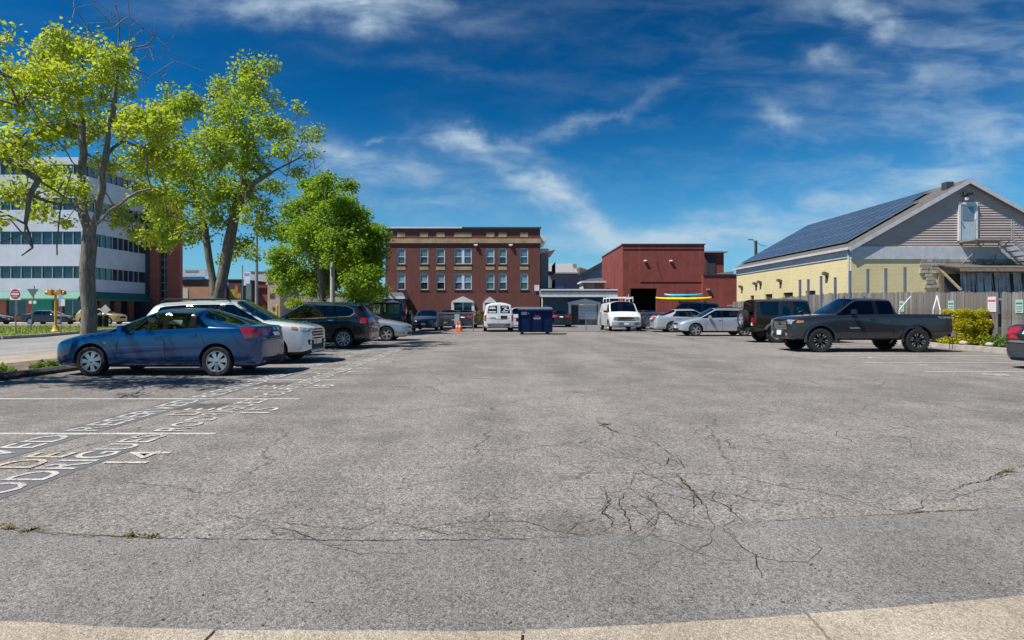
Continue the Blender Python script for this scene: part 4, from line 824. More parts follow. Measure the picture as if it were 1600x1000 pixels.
def car_shell(S, w, slots, crease=0.5, glass_crease=0.8, floor_y=0.82, arches=(), wr=0.33, extra_cut=None, sub=2, clad=False, soft=0.25):
    """S: stations front to rear, dicts. Returns evaluated body mesh with material slots = slots"""
    NL = 10
    bm = bmesh.new(); cl = bm.edges.layers.float.new('crease_edge')
    rows = {}
    for sg in (1, -1):
        for i, s in enumerate(S):
            lo = s['x']; up = s.get('xu', lo); wf = s['wf'] * w; zb = s['zb']; be = s['be']; ze = s['ze']; zc = s['zc']; yt = s['yt']
            bul = s.get('bul', 0.0); cb = s.get('cb', bul)
            mid = zb + (be - zb) * .48
            L = [(lo - bul, 0, zb + .02), (lo - bul * .3, wf * floor_y, zb), (lo, wf * .975, zb + .09), (lo, wf * 1.0, mid), (lo, wf * s.get('shw', .985), be - .075), (lo, wf * s.get('bw', .955), be),
                 (up, yt, ze), (up - cb * .25, yt - .07, ze + s.get('rl', .035)), (up - cb * .85, yt * .45, zc - .008), (up - cb, 0, zc)]
            for j, (x, y, z) in enumerate(L):
                if abs(y) < 1e-9 and sg < 0: rows[(sg, i, j)] = rows[(1, i, j)]
                else: rows[(sg, i, j)] = bm.verts.new((x, y * sg, z))
    names = list(slots); n = len(S)
    def face(vs, slot):
        u = []
        for v in vs:
            if v not in u: u.append(v)
        if len(u) < 3: return
        try: f = bm.faces.new(u)
        except ValueError: return
        f.material_index = names.index(slot) if slot in names else 0; return f
    for sg in (1, -1):
        sfx = 'L' if sg > 0 else 'R'
        for i in range(n - 1):
            for j in range(NL - 1):
                sl = 'body'
                if j == 0: sl = 'under'
                elif j <= 1 and clad: sl = 'clad'
                if j == 5 and S[i].get('side'): sl = S[i]['side'] + sfx
                if j == 5 and S[i].get('pil'): sl = 'pillar'
                if j in (7, 8) and S[i].get('top'): sl = S[i]['top']
                if S[i].get('slot') and j >= S[i].get('slotj', 6) and sl == 'body': sl = S[i]['slot']
                q = [rows[(sg, i, j)], rows[(sg, i + 1, j)], rows[(sg, i + 1, j + 1)], rows[(sg, i, j + 1)]]
                face(q if sg > 0 else q[::-1], sl)
    for i in (0, n - 1):
        for j in range(NL - 1):
            a, b = rows[(1, i, j)], rows[(1, i, j + 1)]; c, d = rows[(-1, i, j + 1)], rows[(-1, i, j)]
            face([a, b, c, d] if i == 0 else [d, c, b, a], 'under' if j < 1 else ('clad' if clad and j == 1 else 'body'))
    bmesh.ops.recalc_face_normals(bm, faces=bm.faces)
    for e in bm.edges:
        fs = e.link_faces
        if len(fs) == 2 and fs[0].material_index != fs[1].material_index:
            mm = {names[fs[0].material_index], names[fs[1].material_index]}
            e[cl] = crease if mm & {'under', 'clad'} else glass_crease
    for sg in (1, -1):
        for i in range(n - 1):
            for j, c in ((2, soft), (4, soft), (5, crease), (6, soft * 1.2)):
                e = bm.edges.get((rows[(sg, i, j)], rows[(sg, i + 1, j)]))
                if e: e[cl] = max(e[cl], c)
        for i in (0, n - 1):
            for j in range(NL - 1):
                e = bm.edges.get((rows[(sg, i, j)], rows[(sg, i, j + 1)]))
                if e: e[cl] = max(e[cl], crease * .8)
        for i, s in enumerate(S):
            if s.get('cr'):
                for j in range(3, NL - 1):
                    e = bm.edges.get((rows[(sg, i, j)], rows[(sg, i, j + 1)]))
                    if e: e[cl] = max(e[cl], s['cr'])
    me = bpy.data.meshes.new('shell'); bm.to_mesh(me); bm.free()
    for k in names: me.materials.append(bpy.data.materials.get('slot_' + k) or bpy.data.materials.new('slot_' + k))
    o = bpy.data.objects.new('shell', me); COL.objects.link(o)
    md = o.modifiers.new('s', 'SUBSURF'); md.levels = sub; md.render_levels = sub
    tmp = []
    for (ax, az, rad) in arches:
        for sg in (1, -1):
            cb = MB(); prof = [(0.001, 0), (rad, 0), (rad, .42), (0.001, .42)]
            k = len(cb.v); ns = 28; y0 = sg * (w - .36); y1 = sg * (w + .12)
            for yv in (y0, y1):
                for t_ in range(ns):
                    t = 2 * math.pi * t_ / ns; cb.v.append((ax + rad * math.cos(t), yv, az + rad * math.sin(t)))
            for t_ in range(ns): cb.f.append((t_, (t_ + 1) % ns, ns + (t_ + 1) % ns, ns + t_)); cb.mi.append(0)
            cb.f.append(tuple(range(ns - 1, -1, -1))); cb.mi.append(0); cb.f.append(tuple(range(ns, 2 * ns))); cb.mi.append(0)
            co = cb.build('cut', M_WELL); tmp.append(co)
    if extra_cut:
        for (mb, m) in extra_cut: tmp.append(mb.build('cut', m))
    for co in tmp:
        bo = o.modifiers.new('b', 'BOOLEAN'); bo.operation = 'DIFFERENCE'; bo.object = co; bo.solver = 'EXACT'; bo.material_mode = 'TRANSFER'
    res = eval_mesh(o)
    for q in [o] + tmp: bpy.data.objects.remove(q)
    now = [m.name for m in res.materials]; order = []
    for k, mn in enumerate(now):
        nm = mn[5:] if mn.startswith('slot_') else 'cut'; order.append(nm)
        if nm != 'cut': res.materials[k] = slots[nm]
    return res, order

def split_mesh(me, names, groups):
    """split by material into meshes; groups: part -> list of slot names"""
    bm = bmesh.new(); bm.from_mesh(me); out = {}
    mnames = [m.name if m else '' for m in me.materials]
    for part, slots in groups.items():
        idx = {k for k, nm in enumerate(names) if nm in slots}
        if part == 'body': idx |= {k for k, nm in enumerate(names) if nm == 'cut'}
        b2 = bm.copy(); dele = [f for f in b2.faces if f.material_index not in idx]
        bmesh.ops.delete(b2, geom=dele, context='FACES')
        if len(b2.faces):
            nm = bpy.data.meshes.new(part); b2.to_mesh(nm)
            for m in me.materials: nm.materials.append(m)
            nm.set_sharp_from_angle(angle=R(38)); out[part] = nm
        b2.free()
    bm.free(); return out

class Patcher:
    def __init__(s, me, root, L=0.0):
        s.L = L; s.b = BVHTree.FromPolygons([v.co.copy() for v in me.vertices], [tuple(p.vertices) for p in me.polygons]); s.root = root
    def hit(s, a, u, z):
        d = Vector((math.cos(a), math.sin(a), 0)); t = Vector((-math.sin(a), math.cos(a), 0))
        return s.b.ray_cast(t * u + Vector((0, 0, z)) + d * 6, -d)[0]
    def patch(s, name, a, quad, m, off=.006, n=6, k=4, parent=None, deep=.02):
        ref = 0.0 if abs(a) in (0, 90, 180) else -math.sin(R(a)) * (s.L / 2 if abs(a) < 90 else -s.L / 2)   # oblique patches are measured from the bumper corner
        quad = [(u + ref, z) for u, z in quad]
        a = R(a); d = Vector((math.cos(a), math.sin(a), 0)); t = Vector((-math.sin(a), math.cos(a), 0)); g = []; last = None
        for i in range(n + 1):
            for j in range(k + 1):
                p, q = i / n, j / k
                u = (1 - q) * ((1 - p) * quad[0][0] + p * quad[1][0]) + q * ((1 - p) * quad[3][0] + p * quad[2][0])
                z = (1 - q) * ((1 - p) * quad[0][1] + p * quad[1][1]) + q * ((1 - p) * quad[3][1] + p * quad[2][1])
                h = s.hit(a, u, z)
                if h is None: h = (t * u + Vector((0, 0, z)) + d * last) if last is not None else t * u + Vector((0, 0, z)) + d * .5
                last = h.dot(d); g.append(h)
        mb = MB(); N_ = (n + 1) * (k + 1); mb.v = [tuple(h + d * off) for h in g] + [tuple(h - d * deep) for h in g]
        def I(i, j): return i * (k + 1) + j
        for i in range(n):
            for j in range(k): mb.f.append((I(i, j), I(i + 1, j), I(i + 1, j + 1), I(i, j + 1))); mb.mi.append(0)
        rim = [I(i, 0) for i in range(n)] + [I(n, j) for j in range(k)] + [I(i, k) for i in range(n, 0, -1)] + [I(0, j) for j in range(k, 0, -1)]
        for e, f in zip(rim, rim[1:] + rim[:1]): mb.f.append((e, f, f + N_, e + N_)); mb.mi.append(0)
        return mb.build(name, m, parent or s.root, smooth=R(50))
    def both(s, name, a, quad, m, **kw):
        o = s.patch(name, a, quad, m, **kw); mq = [(-u, z) for u, z in quad]; mq = [mq[1], mq[0], mq[3], mq[2]]
        return o, s.patch(name, -a, mq, m, **kw)

def seats(root, xs, w, zs, parent_name='seat'):
    for (x, full) in xs:
        for y in ((-.36, .36) if not full else (0,)):
            mb = MB(); wd = .5 if not full else w * 1.45
            mb.box((x, y, zs + .12), (.5, wd, .16)); mb.box((x - .27, y, zs + (.42 if not full else .34)), (.14, wd * .92, .56 if not full else .42), ry=R(-12)); 
            if not full: mb.box((x - .36, y, zs + .74), (.09, .26, .15), ry=R(-12))
            mb.build('seat', M_SEAT, root)

def make_car(name, label, cat, loc, heading, sp, group=None, detail=2):
    """sp: body data; x measured from front bumper, metres"""
    root = thing(name, label, cat, loc, R(heading), group)
    L, W, H = sp['L'], sp['W'], sp['H']; w = W / 2; zb = sp.get('zb', .19); X = lambda x: L / 2 - x
    pm = sp['paint']; zn = sp['zn']; kind = sp['kind']; xc, xa = sp['xc'], sp['xa']; bf, br_ = sp['bf'], sp['br']; zc = sp['zc']
    wr_ = sp.get('wr', w * .74); roof = sp.get('roofslot')
    def ST(x, be, yt, ze, zc_, wf, xu=None, **k):
        d = dict(x=X(x), be=be, yt=yt, ze=ze, zc=zc_, wf=wf, zb=k.pop('zb', zb)); d['xu'] = X(x if xu is None else xu); d.update(k); return d
    bx = sp.get('boxy', 0.0); fw = .78 + .17 * bx
    S = [ST(0.03, zn - .16, w * (.62 + .25 * bx), zn - .10, zn - .07, fw, zb=zb + .06, bul=-.10 * (1 - bx * .7), rl=.012),
         ST(.16, zn - .07, w * (.74 + .12 * bx), zn - .02, zn + .02, fw + .12 * (1 - bx), bul=-.06 * (1 - bx), rl=.012),
         ST(.50, zn - .02 + (bf - zn) * .3, w * (.80 + .05 * bx), zn + (zc - zn) * .38, zn + (zc - zn) * .42 + .02, .975, rl=.012)]
    hx = .5 + (xc - .5) * .55
    S.append(ST(hx, zn - .02 + (bf - zn) * .72, w * .84, zn + (zc - zn) * .75, zn + (zc - zn) * .78 + .025, 1.0, rl=.012))
    S.append(ST(xc, bf, w * .87, bf + .03, zc + .02, 1.0, xu=xc + .05, cb=-.14 * (1 - bx * .7), side='w0', top='shield', rl=.02, cr=.5))
    rz = lambda x: H - sp.get('rcurve', .05) * ((x - sp.get('xpk', (xa + sp['xr2']) / 2)) / 1.2) ** 2
    bel = lambda x: bf + (br_ - bf) * (x - xc) / (sp['xr2'] - xc)
    re = sp.get('redge', .10)
    S.append(ST(xa, bel(xa), wr_, rz(xa) - re, rz(xa), 1.0, side='w1' if sp.get('w1', 1) else None, cr=.35, slot=roof))
    wins = sp['wins']       # [(pillar_front, pillar_rear, glass?), ...] : pillar start, pillar end, following glass flag
    for k, (p0, p1, gflag) in enumerate(wins):
        S.append(ST(p0, bel(p0), wr_, rz(p0) - re, rz(p0), 1.0, slot=roof, pil=bool(gflag) and kind in ('sedan', 'suv', 'wagon', 'pickup')))
        S.append(ST(p1, bel(p1), wr_, rz(p1) - re, rz(p1), 1.0, side=('w%d' % (k + 2)) if gflag else None, slot=roof))
    xr2 = sp['xr2']; xg, zg = sp['xg'], sp['zg']      # end of roof / rear glass base
    if kind in ('sedan', 'wagon', 'suv', 'van', 'jeep'):
        last_x = sp['xq']                              # end of the side glass
        if kind == 'sedan':
            S.append(ST(last_x, bel(last_x), wr_, rz(min(last_x, xr2)) - re - sp.get('qdrop', .1), rz(min(last_x, xr2)) - .01, 1.0, xu=xr2, top='backlight', cr=.3))
            S.append(ST(xg, zg - .02, w * .80, zg + .01, zg + .035, .985, xu=xg + .02, cb=.12, cr=.45, rl=.012))
            xt, zt = sp['xt'], sp['zt']
            S.append(ST(xt, zt - .05, w * .76, zt - .01, zt + .01, .95 - sp.get('tailw', 0), bul=.05, cr=.3, rl=.010))
            S.append(ST(L - .10, zt - .14, w * .72, zt - .11, zt - .08, .90 - sp.get('tailw', 0), bul=.09, rl=.010))
            S.append(ST(L - .02, zt - .30, w * .70, zt - .27, zt - .24, .80 - sp.get('tailw', 0), zb=zb + .10, bul=.12, rl=.01))
        else:
            S.append(ST(last_x, bel(last_x), wr_, rz(xr2) - re, rz(xr2), .99, xu=max(last_x, xr2 - .12), slot=roof))
            S.append(ST(xr2 + (xg - xr2) * .12, bel(xr2), wr_ - .02, rz(xr2) - re - .02, rz(xr2) - .01, .975, xu=xr2, top='backlight' if sp.get('backlight', 1) else None, cr=.4))
            S.append(ST(xg - .02, zg - .03, (wr_ + w * .88) / 2, zg, zg + .01, .955, xu=xg, cb=.06 * (1 - bx), cr=.3, rl=.008))
            S.append(ST(L - .04, zg - .36, w * .80, zg - .33, zg - .30, .90 + .05 * bx, xu=L - .05, bul=.05 * (1 - bx), zb=zb + .06, rl=.008, cr=.2))
    elif kind == 'pickup':
        zbed = sp['zbed']
        S.append(ST(xr2, bel(xr2), wr_ - .01, rz(xr2) - re, rz(xr2), 1.0, top='backlight', cr=.5))
        S.append(ST(xr2 + .10, zbed - .02, w * .93, zbed, zbed + .005, 1.0, cr=.8, rl=.003))
        S.append(ST(xr2 + .8, zbed - .02, w * .93, zbed, zbed + .005, 1.0, rl=.003))
        S.append(ST(L - .6, zbed - .02, w * .93, zbed, zbed + .005, 1.0, rl=.003))
        S.append(ST(L - .05, zbed - .02, w * .92, zbed, zbed + .005, .98, zb=zb + .15, rl=.003, cr=.6))
        S.append(ST(L - .03, zbed - .05, w * .91, zbed - .03, zbed - .02, .965, zb=zb + .16, rl=.003))
    gs = sp.get('gl_side', GL_CLEAR); gr = sp.get('gl_rear', gs)
    slots = {'body': pm, 'under': M_BLACK, 'clad': M_BLACK, 'pillar': M_PILLAR, 'shield': GL_SHIELD, 'backlight': gr}
    if roof: slots[roof] = sp['roofmat']
    ng = len(wins) + 2
    for k in range(ng):
        for s_ in 'LR': slots['w%d%s' % (k, s_)] = gs if k < 2 else gr
    r = sp['r']; ar = sp.get('ar', r + .055)
    ec = None
    if kind == 'pickup':
        ec = [(MB().bx(X(L - .12), X(xr2 + .18), -w * .80, w * .80, sp['zbed'] - .48, sp['zbed'] + .3), M_BLACK)]
    me, names = car_shell(S, w, slots, crease=.5 + .3 * bx, glass_crease=.92 + .06 * bx, arches=[(X(sp['xf']), r + .02, ar), (X(sp['xb']), r + .02, ar)], clad=sp.get('clad', False), extra_cut=ec, soft=.25 + .45 * bx)
    groups = {'body': ['body', 'under', 'clad', 'pillar'] + ([roof] if roof else []), 'windshield': ['shield'], 'rear_window': ['backlight']}
    for s_ in 'LR':
        groups['w0' + s_] = ['w0' + s_, 'w1' + s_]
        for k in range(2, ng): groups['w%d%s' % (k, s_)] = ['w%d%s' % (k, s_)]
    parts = split_mesh(me, names, groups)
    P = Patcher(me, root, L)
    for k, pmesh in parts.items():
        nm = k if not k.startswith('w') or k == 'windshield' else 'side_window'
        link(nm, pmesh, root)
    # cabin
    zf = sp.get('cab_floor', bf - .42)
    MB().bx(X(sp['xq'] if kind != 'pickup' else xr2 - .05), X(xc + .1), -w * .80, w * .80, zb + .1, zf).build('cabin_floor', M_INT, root)
    MB().box((X(xc + .38), 0, bf - .06), (.5, w * 1.62, .12)).build('dashboard', M_INT, root)
    seats(root, sp.get('seats', [(X(xa + .28), False), (X(xa + .98), True)]), w, zf)
    if detail >= 2:
        sw = MB(); c = Vector((X(xc + .75), .36, bf + .02)); ax = Vector((-.9, 0, .42)).normalized(); a_ = Vector((0, 1, 0)); b_ = ax.cross(a_)
        ring = [c + (a_ * math.cos(t) + b_ * math.sin(t)) * .185 for t in [2 * math.pi * i / 14 for i in range(15)]]
        sw.path(ring, .014, 5).tube(c, c - ax * .25, .03).build('steering_wheel', M_INT, root)
    # wheels
    for x in (sp['xf'], sp['xb']):
        for s_ in (1, -1): add_wheel(root, X(x), s_ * (w - sp.get('tw', .22) / 2 - sp.get('inset', .015)), r, sp.get('tw', .22), sp['wheel'])
    # mirrors
    for s_ in (1, -1):
        mb = MB(); mx = X(xc + sp.get('mx', .42)); mb.box((mx, s_ * (w + .10), bf + sp.get('mz', .08)), (.11, .20, .14), taper=.8); mb.box((mx - .02, s_ * (w + .0), bf + sp.get('mz', .08) - .05), (.06, .12, .05))
        mb.build('side_mirror', sp.get('mirmat', pm), root, smooth=R(60))
    if detail >= 1:
        gaps = sp.get('gaps', [])
        for (x0, z0, x1, z1) in gaps:
            wd = .012
            P.both('panel_gap', 90, [(-X(x0) - wd / 2, z0), (-X(x0) + wd / 2, z0), (-X(x1) + wd / 2, z1), (-X(x1) - wd / 2, z1)], M_SEAM, off=.0025, n=1, k=8, deep=.004)
        for (x, z) in sp.get('handles', []):
            P.both('door_handle', 90, [(-X(x) - .09, z - .014), (-X(x) + .09, z - .010), (-X(x) + .09, z + .016), (-X(x) - .09, z + .014)], sp.get('handmat', pm), off=.024, n=3, k=1)
    return root, P, X

def lamps(P, X, sp, front=True):
    pass
# ---------------------------------------------------------------- the cars in the lot
def sedan_sp(pm, **k):
    d = dict(kind='sedan', L=4.85, W=1.83, H=1.46, zb=.18, r=.325, xf=.95, xb=3.75, zn=.76, xc=1.35, zc=.99, xa=2.25, bf=.93, br=1.0, xpk=2.7,
             wins=[(2.55, 2.66, 1), (3.35, 3.46, 1)], xr2=3.45, xq=3.75, xg=4.20, zg=1.03, xt=4.66, zt=1.06, wheel='ten', paint=pm,
             gaps=[(1.45, .35, 1.55, .92), (2.62, .30, 2.60, .95), (3.50, .55, 3.42, .98)], handles=[(2.38, .84), (3.25, .88)])
    d.update(k); return d
def sedan_lights(P, X, sp, front=True, rear=True, plate_rear=True):
    L = sp['L']; w = sp['W'] / 2; zn = sp['zn']; zt = sp.get('zt', sp['zg'])
    if front:
        P.both('headlight', 32, [(.28, zn - .15), (.62, zn - .12), (.66, zn + .0), (.28, zn - .06)], M_LENS, off=.008)
        P.patch('grille', 0, [(-.42, zn - .18), (.42, zn - .18), (.46, zn - .09), (-.46, zn - .09)], M_BLACK)
        P.patch('lower_grille', 0, [(-.55, .28), (.55, .28), (.50, .42), (-.50, .42)], M_BLACK)
        P.patch('front_plate', 0, [(-.15, .43), (.15, .43), (.15, .57), (-.15, .57)], M_PLATE, off=.014, n=2, k=2)
        P.both('fog_lamp', 20, [(.40, .32), (.58, .32), (.58, .42), (.40, .42)], M_BLACK, off=.005)
        P.patch('emblem', 0, [(-.05, zn - .16), (.05, zn - .16), (.05, zn - .10), (-.05, zn - .10)], M_CHROME, off=.012, n=2, k=2)
    if rear:
        P.both('tail_light', 147, [(-.66, zt - .25), (-.26, zt - .22), (-.26, zt - .10), (-.66, zt - .08)], M_RED, off=.009)
        if plate_rear: P.patch('rear_plate', 180, [(-.15, zt - .30), (.15, zt - .30), (.15, zt - .16), (-.15, zt - .16)], M_PLATE, off=.012, n=2, k=2)

def build_blue_sedan():
    pm = paint('blue_car_paint', (0.0005, 0.050, 0.165), 0.30, .16)
    sp = sedan_sp(pm, L=4.47, W=1.75, H=1.45, xf=.90, xb=3.57, r=.315, ar=.372, zn=.79, xc=1.22, zc=.96, xa=2.18, bf=.93, br=1.02, xpk=2.55, rcurve=.06,
                  wins=[(2.40, 2.51, 1), (2.96, 3.08, 1)], xr2=3.12, xq=3.40, qdrop=.14, xg=4.08, zg=1.05, xt=4.36, zt=1.06, tailw=.07, wheel='cover',
                  gaps=[(1.42, .30, 1.50, .93), (2.49, .26, 2.46, .97), (3.36, .62, 3.20, 1.0), (2.49, .26, 3.05, .26), (1.42, .30, 2.49, .26)], handles=[(2.32, .85), (3.05, .89)])
    r, P, X = make_car('blue_sedan', 'shiny dark blue four-door sedan nearest on the left, tail to the aisle', 'car', (-7.62, 13.5, 0), 180, sp)
    sedan_lights(P, X, sp, rear=False)
    P.both('tail_light', 132, [(-.78, .80), (-.20, .88), (-.10, 1.01), (-.86, 1.02)], M_RED, off=.010, n=10)
    P.both('reverse_lamp', 150, [(-.50, .86), (-.34, .86), (-.34, .95), (-.50, .97)], M_LENS, off=.014)
    P.patch('rear_plate', 180, [(-.15, .78), (.15, .78), (.15, .92), (-.15, .92)], M_PLATE, off=.012, n=2, k=2)
    P.patch('emblem', 180, [(-.05, .97), (.05, .97), (.05, 1.03), (-.05, 1.03)], M_CHROME, off=.012, n=2, k=2)
    P.patch('bumper_gap', 180, [(-.70, .74), (.70, .74), (.70, .752), (-.70, .752)], M_SEAM, off=.003, n=10, k=1)
    P.patch('rear_valance', 180, [(-.62, .27), (.62, .27), (.56, .38), (-.56, .38)], M_BLACK, off=.008, n=8)
    P.patch('trunk_gap', 180, [(-.58, 1.005), (.58, 1.005), (.58, 1.016), (-.58, 1.016)], M_SEAM, off=.003, n=10, k=1)
    P.patch('plate_recess', 180, [(-.36, .77), (.36, .77), (.34, .95), (-.34, .95)], mat('plate_recess_blue', (.002, .015, .045), .4), off=.005, n=6)
    P.both('turn_signal', 90, [(-X(1.20) - .03, .70), (-X(1.20) + .03, .70), (-X(1.20) + .03, .72), (-X(1.20) - .03, .72)], M_AMBER, off=.006, n=1, k=1)
    return r
def build_silver_suv():
    pm = paint('pale_silver_paint', (0.66, 0.70, 0.74), 0.25, .3)
    sp = dict(kind='suv', L=4.52, W=1.84, H=1.69, zb=.22, r=.345, ar=.405, xf=.93, xb=3.62, zn=1.00, xc=1.18, zc=1.14, xa=2.02, bf=1.06, br=1.17, xpk=2.5, rcurve=.035, redge=.12, wr=.68,
              wins=[(2.25, 2.35, 1), (3.12, 3.23, 1)], xr2=4.15, xq=3.95, xg=4.42, zg=1.10, wheel='five', paint=pm, gl_side=GL_DARK, clad=True,
              gaps=[(1.40, .35, 1.45, 1.05), (2.31, .32, 2.30, 1.08), (3.30, .65, 3.18, 1.12)], handles=[(2.15, .98), (3.05, 1.02)])
    r, P, X = make_car('silver_suv', 'pale silver compact SUV behind the blue sedan, nose to the aisle', 'suv', (-7.56, 16.35, 0), 0, sp)
    P.both('headlight', 35, [(.34, .80), (.78, .86), (.80, .97), (.30, .90)], M_LENS, off=.010, n=8)
    P.both('headlight_amber', 62, [(.66, .90), (.80, .92), (.80, .98), (.66, .97)], M_AMBER, off=.014)
    P.patch('grille', 0, [(-.40, .64), (.40, .64), (.50, .90), (-.50, .90)], M_BLACK, n=8)
    for z in (.70, .78, .86): P.patch('grille_bar', 0, [(-.42, z - .018), (.42, z - .018), (.43, z + .018), (-.43, z + .018)], M_CHROME, off=.022, n=6, k=1)
    P.both('fog_lamp_pod', 30, [(.32, .48), (.62, .50), (.66, .63), (.28, .61)], M_BLACK, off=.006)
    P.both('fog_lamp', 30, [(.46, .51), (.56, .52), (.57, .60), (.46, .60)], M_LENS, off=.013, n=3, k=3)
    P.patch('lower_grille', 0, [(-.50, .38), (.50, .38), (.46, .50), (-.46, .50)], M_BLACK)
    P.patch('skid_plate', 0, [(-.55, .27), (.55, .27), (.55, .35), (-.55, .35)], M_ALLOY)
    P.patch('front_plate', 0, [(-.15, .50), (.15, .50), (.15, .64), (-.15, .64)], M_PLATE, off=.025, n=2, k=2)
    P.both('tail_light', 140, [(-.74, .95), (-.40, .98), (-.40, 1.12), (-.74, 1.12)], M_RED, off=.01)
    for s in (1, -1): MB().path([(X(2.1), s * .66, 1.64), (X(2.25), s * .665, 1.70), (X(3.8), s * .665, 1.69), (X(3.95), s * .66, 1.62)], .018, 6).build('roof_rail', M_BLACK, r)
    return r
def build_black_suv():
    pm = paint('black_brown_paint', (0.010, 0.009, 0.013), 0.3, .25)
    sp = dict(kind='suv', L=4.70, W=1.86, H=1.70, zb=.22, r=.355, ar=.415, xf=.95, xb=3.70, zn=.95, xc=1.25, zc=1.12, xa=2.1, bf=1.06, br=1.19, xpk=2.6, rcurve=.035, redge=.12, wr=.69,
              wins=[(2.40, 2.49, 1), (3.32, 3.40, 1)], xr2=4.18, xq=4.02, xg=4.56, zg=1.14, wheel='ten', paint=pm, gl_side=GL_DARK,
              gaps=[(1.50, .35, 1.55, 1.05), (2.45, .32, 2.43, 1.1), (3.42, .62, 3.36, 1.13)], handles=[(2.3, 1.0), (3.25, 1.04)], handmat=M_CHROME)
    r, P, X = make_car('black_suv', 'black SUV with bright chrome window trim, third from the front on the left', 'suv', (-7.52, 22.65, 0), 180, sp)
    P.both('tail_light', 128, [(-.86, .93), (-.42, .96), (-.36, 1.12), (-.84, 1.13)], M_RED, off=.012, n=9)
    P.patch('rear_plate', 180, [(-.15, .80), (.15, .80), (.15, .94), (-.15, .94)], M_PLATE, off=.012, n=2, k=2)
    P.patch('chrome_strip', 180, [(-.55, .98), (.55, .98), (.55, 1.02), (-.55, 1.02)], M_CHROME, off=.012, n=8, k=1)
    P.both('reflector', 150, [(-.55, .47), (-.30, .47), (-.30, .52), (-.55, .52)], M_RED, off=.006, n=3, k=1)
    P.both('headlight', 32, [(.34, .76), (.74, .80), (.74, .92), (.34, .86)], M_LENS, off=.01)
    P.patch('grille', 0, [(-.4, .58), (.4, .58), (.45, .82), (-.45, .82)], M_BLACK)
    for s in (1, -1):
        q = [P.hit(R(90 * s), -s * X(x), z) for x, z in ((1.42, 1.085), (2.3, 1.105), (3.4, 1.15), (3.95, 1.185), (4.10, 1.30), (4.02, 1.46), (3.75, 1.56), (3.0, 1.60), (2.1, 1.585), (1.75, 1.44), (1.42, 1.16))]
        q = [v + Vector((0, s * .006, 0)) for v in q if v is not None]
        MB().path(q, .016, 5).build('window_trim', M_CHROME, r)
        MB().path([(X(2.1), s * .67, 1.64), (X(2.3), s * .68, 1.71), (X(3.8), s * .68, 1.69), (X(4.0), s * .66, 1.62)], .018, 6).build('roof_rail', M_CHROME, r)
    MB().box((X(4.32), 0, 1.655), (.30, 1.18, .04), ry=R(6)).build('rear_spoiler', pm, r, smooth=R(60))
    MB().prism([(-.10, 0), (.10, 0), (-.06, .08)], -.02, .02).build('roof_antenna', M_BLACK, r, loc=(X(3.9), 0, 1.655))
    return r
def build_silver_left():
    sp = sedan_sp(paint('silver_blue_paint', (0.46, 0.51, 0.56), .55, .3), wheel='five', H=1.46)
    r, P, X = make_car('silver_sedan', 'silver sedan with rounded nose just beyond the black SUV on the left', 'car', (-7.2, 28.0, 0), 0, sp); sedan_lights(P, X, sp)
    P.both('fog_slot', 30, [(.30, .28), (.55, .28), (.58, .36), (.34, .36)], M_BLACK, off=.007)
    return r
def jeep_sp(pm, top, **k):
    d = dict(kind='jeep', L=4.0, W=1.64, H=1.90, zb=.46, r=.40, ar=.47, xf=.62, xb=3.05, zn=1.10, xc=1.42, zc=1.20, xa=1.62, bf=1.17, br=1.19, xpk=2.7, rcurve=.01, redge=.09, wr=.70, boxy=1.0,
             wins=[(2.28, 2.40, 1)], xr2=3.86, xq=3.70, xg=3.95, zg=1.18, wheel='jeep', tw=.26, inset=-.10, paint=pm, gl_side=GL_CLEAR, gl_rear=GL_DARK, roofslot='top', roofmat=top, seats=[(.25, False), (-.65, True)],
             gaps=[(1.50, .60, 1.50, 1.15), (2.38, .62, 2.34, 1.17)], handles=[(2.24, 1.0)], handmat=M_BLACK, mirmat=M_BLACK)
    d.update(k); return d
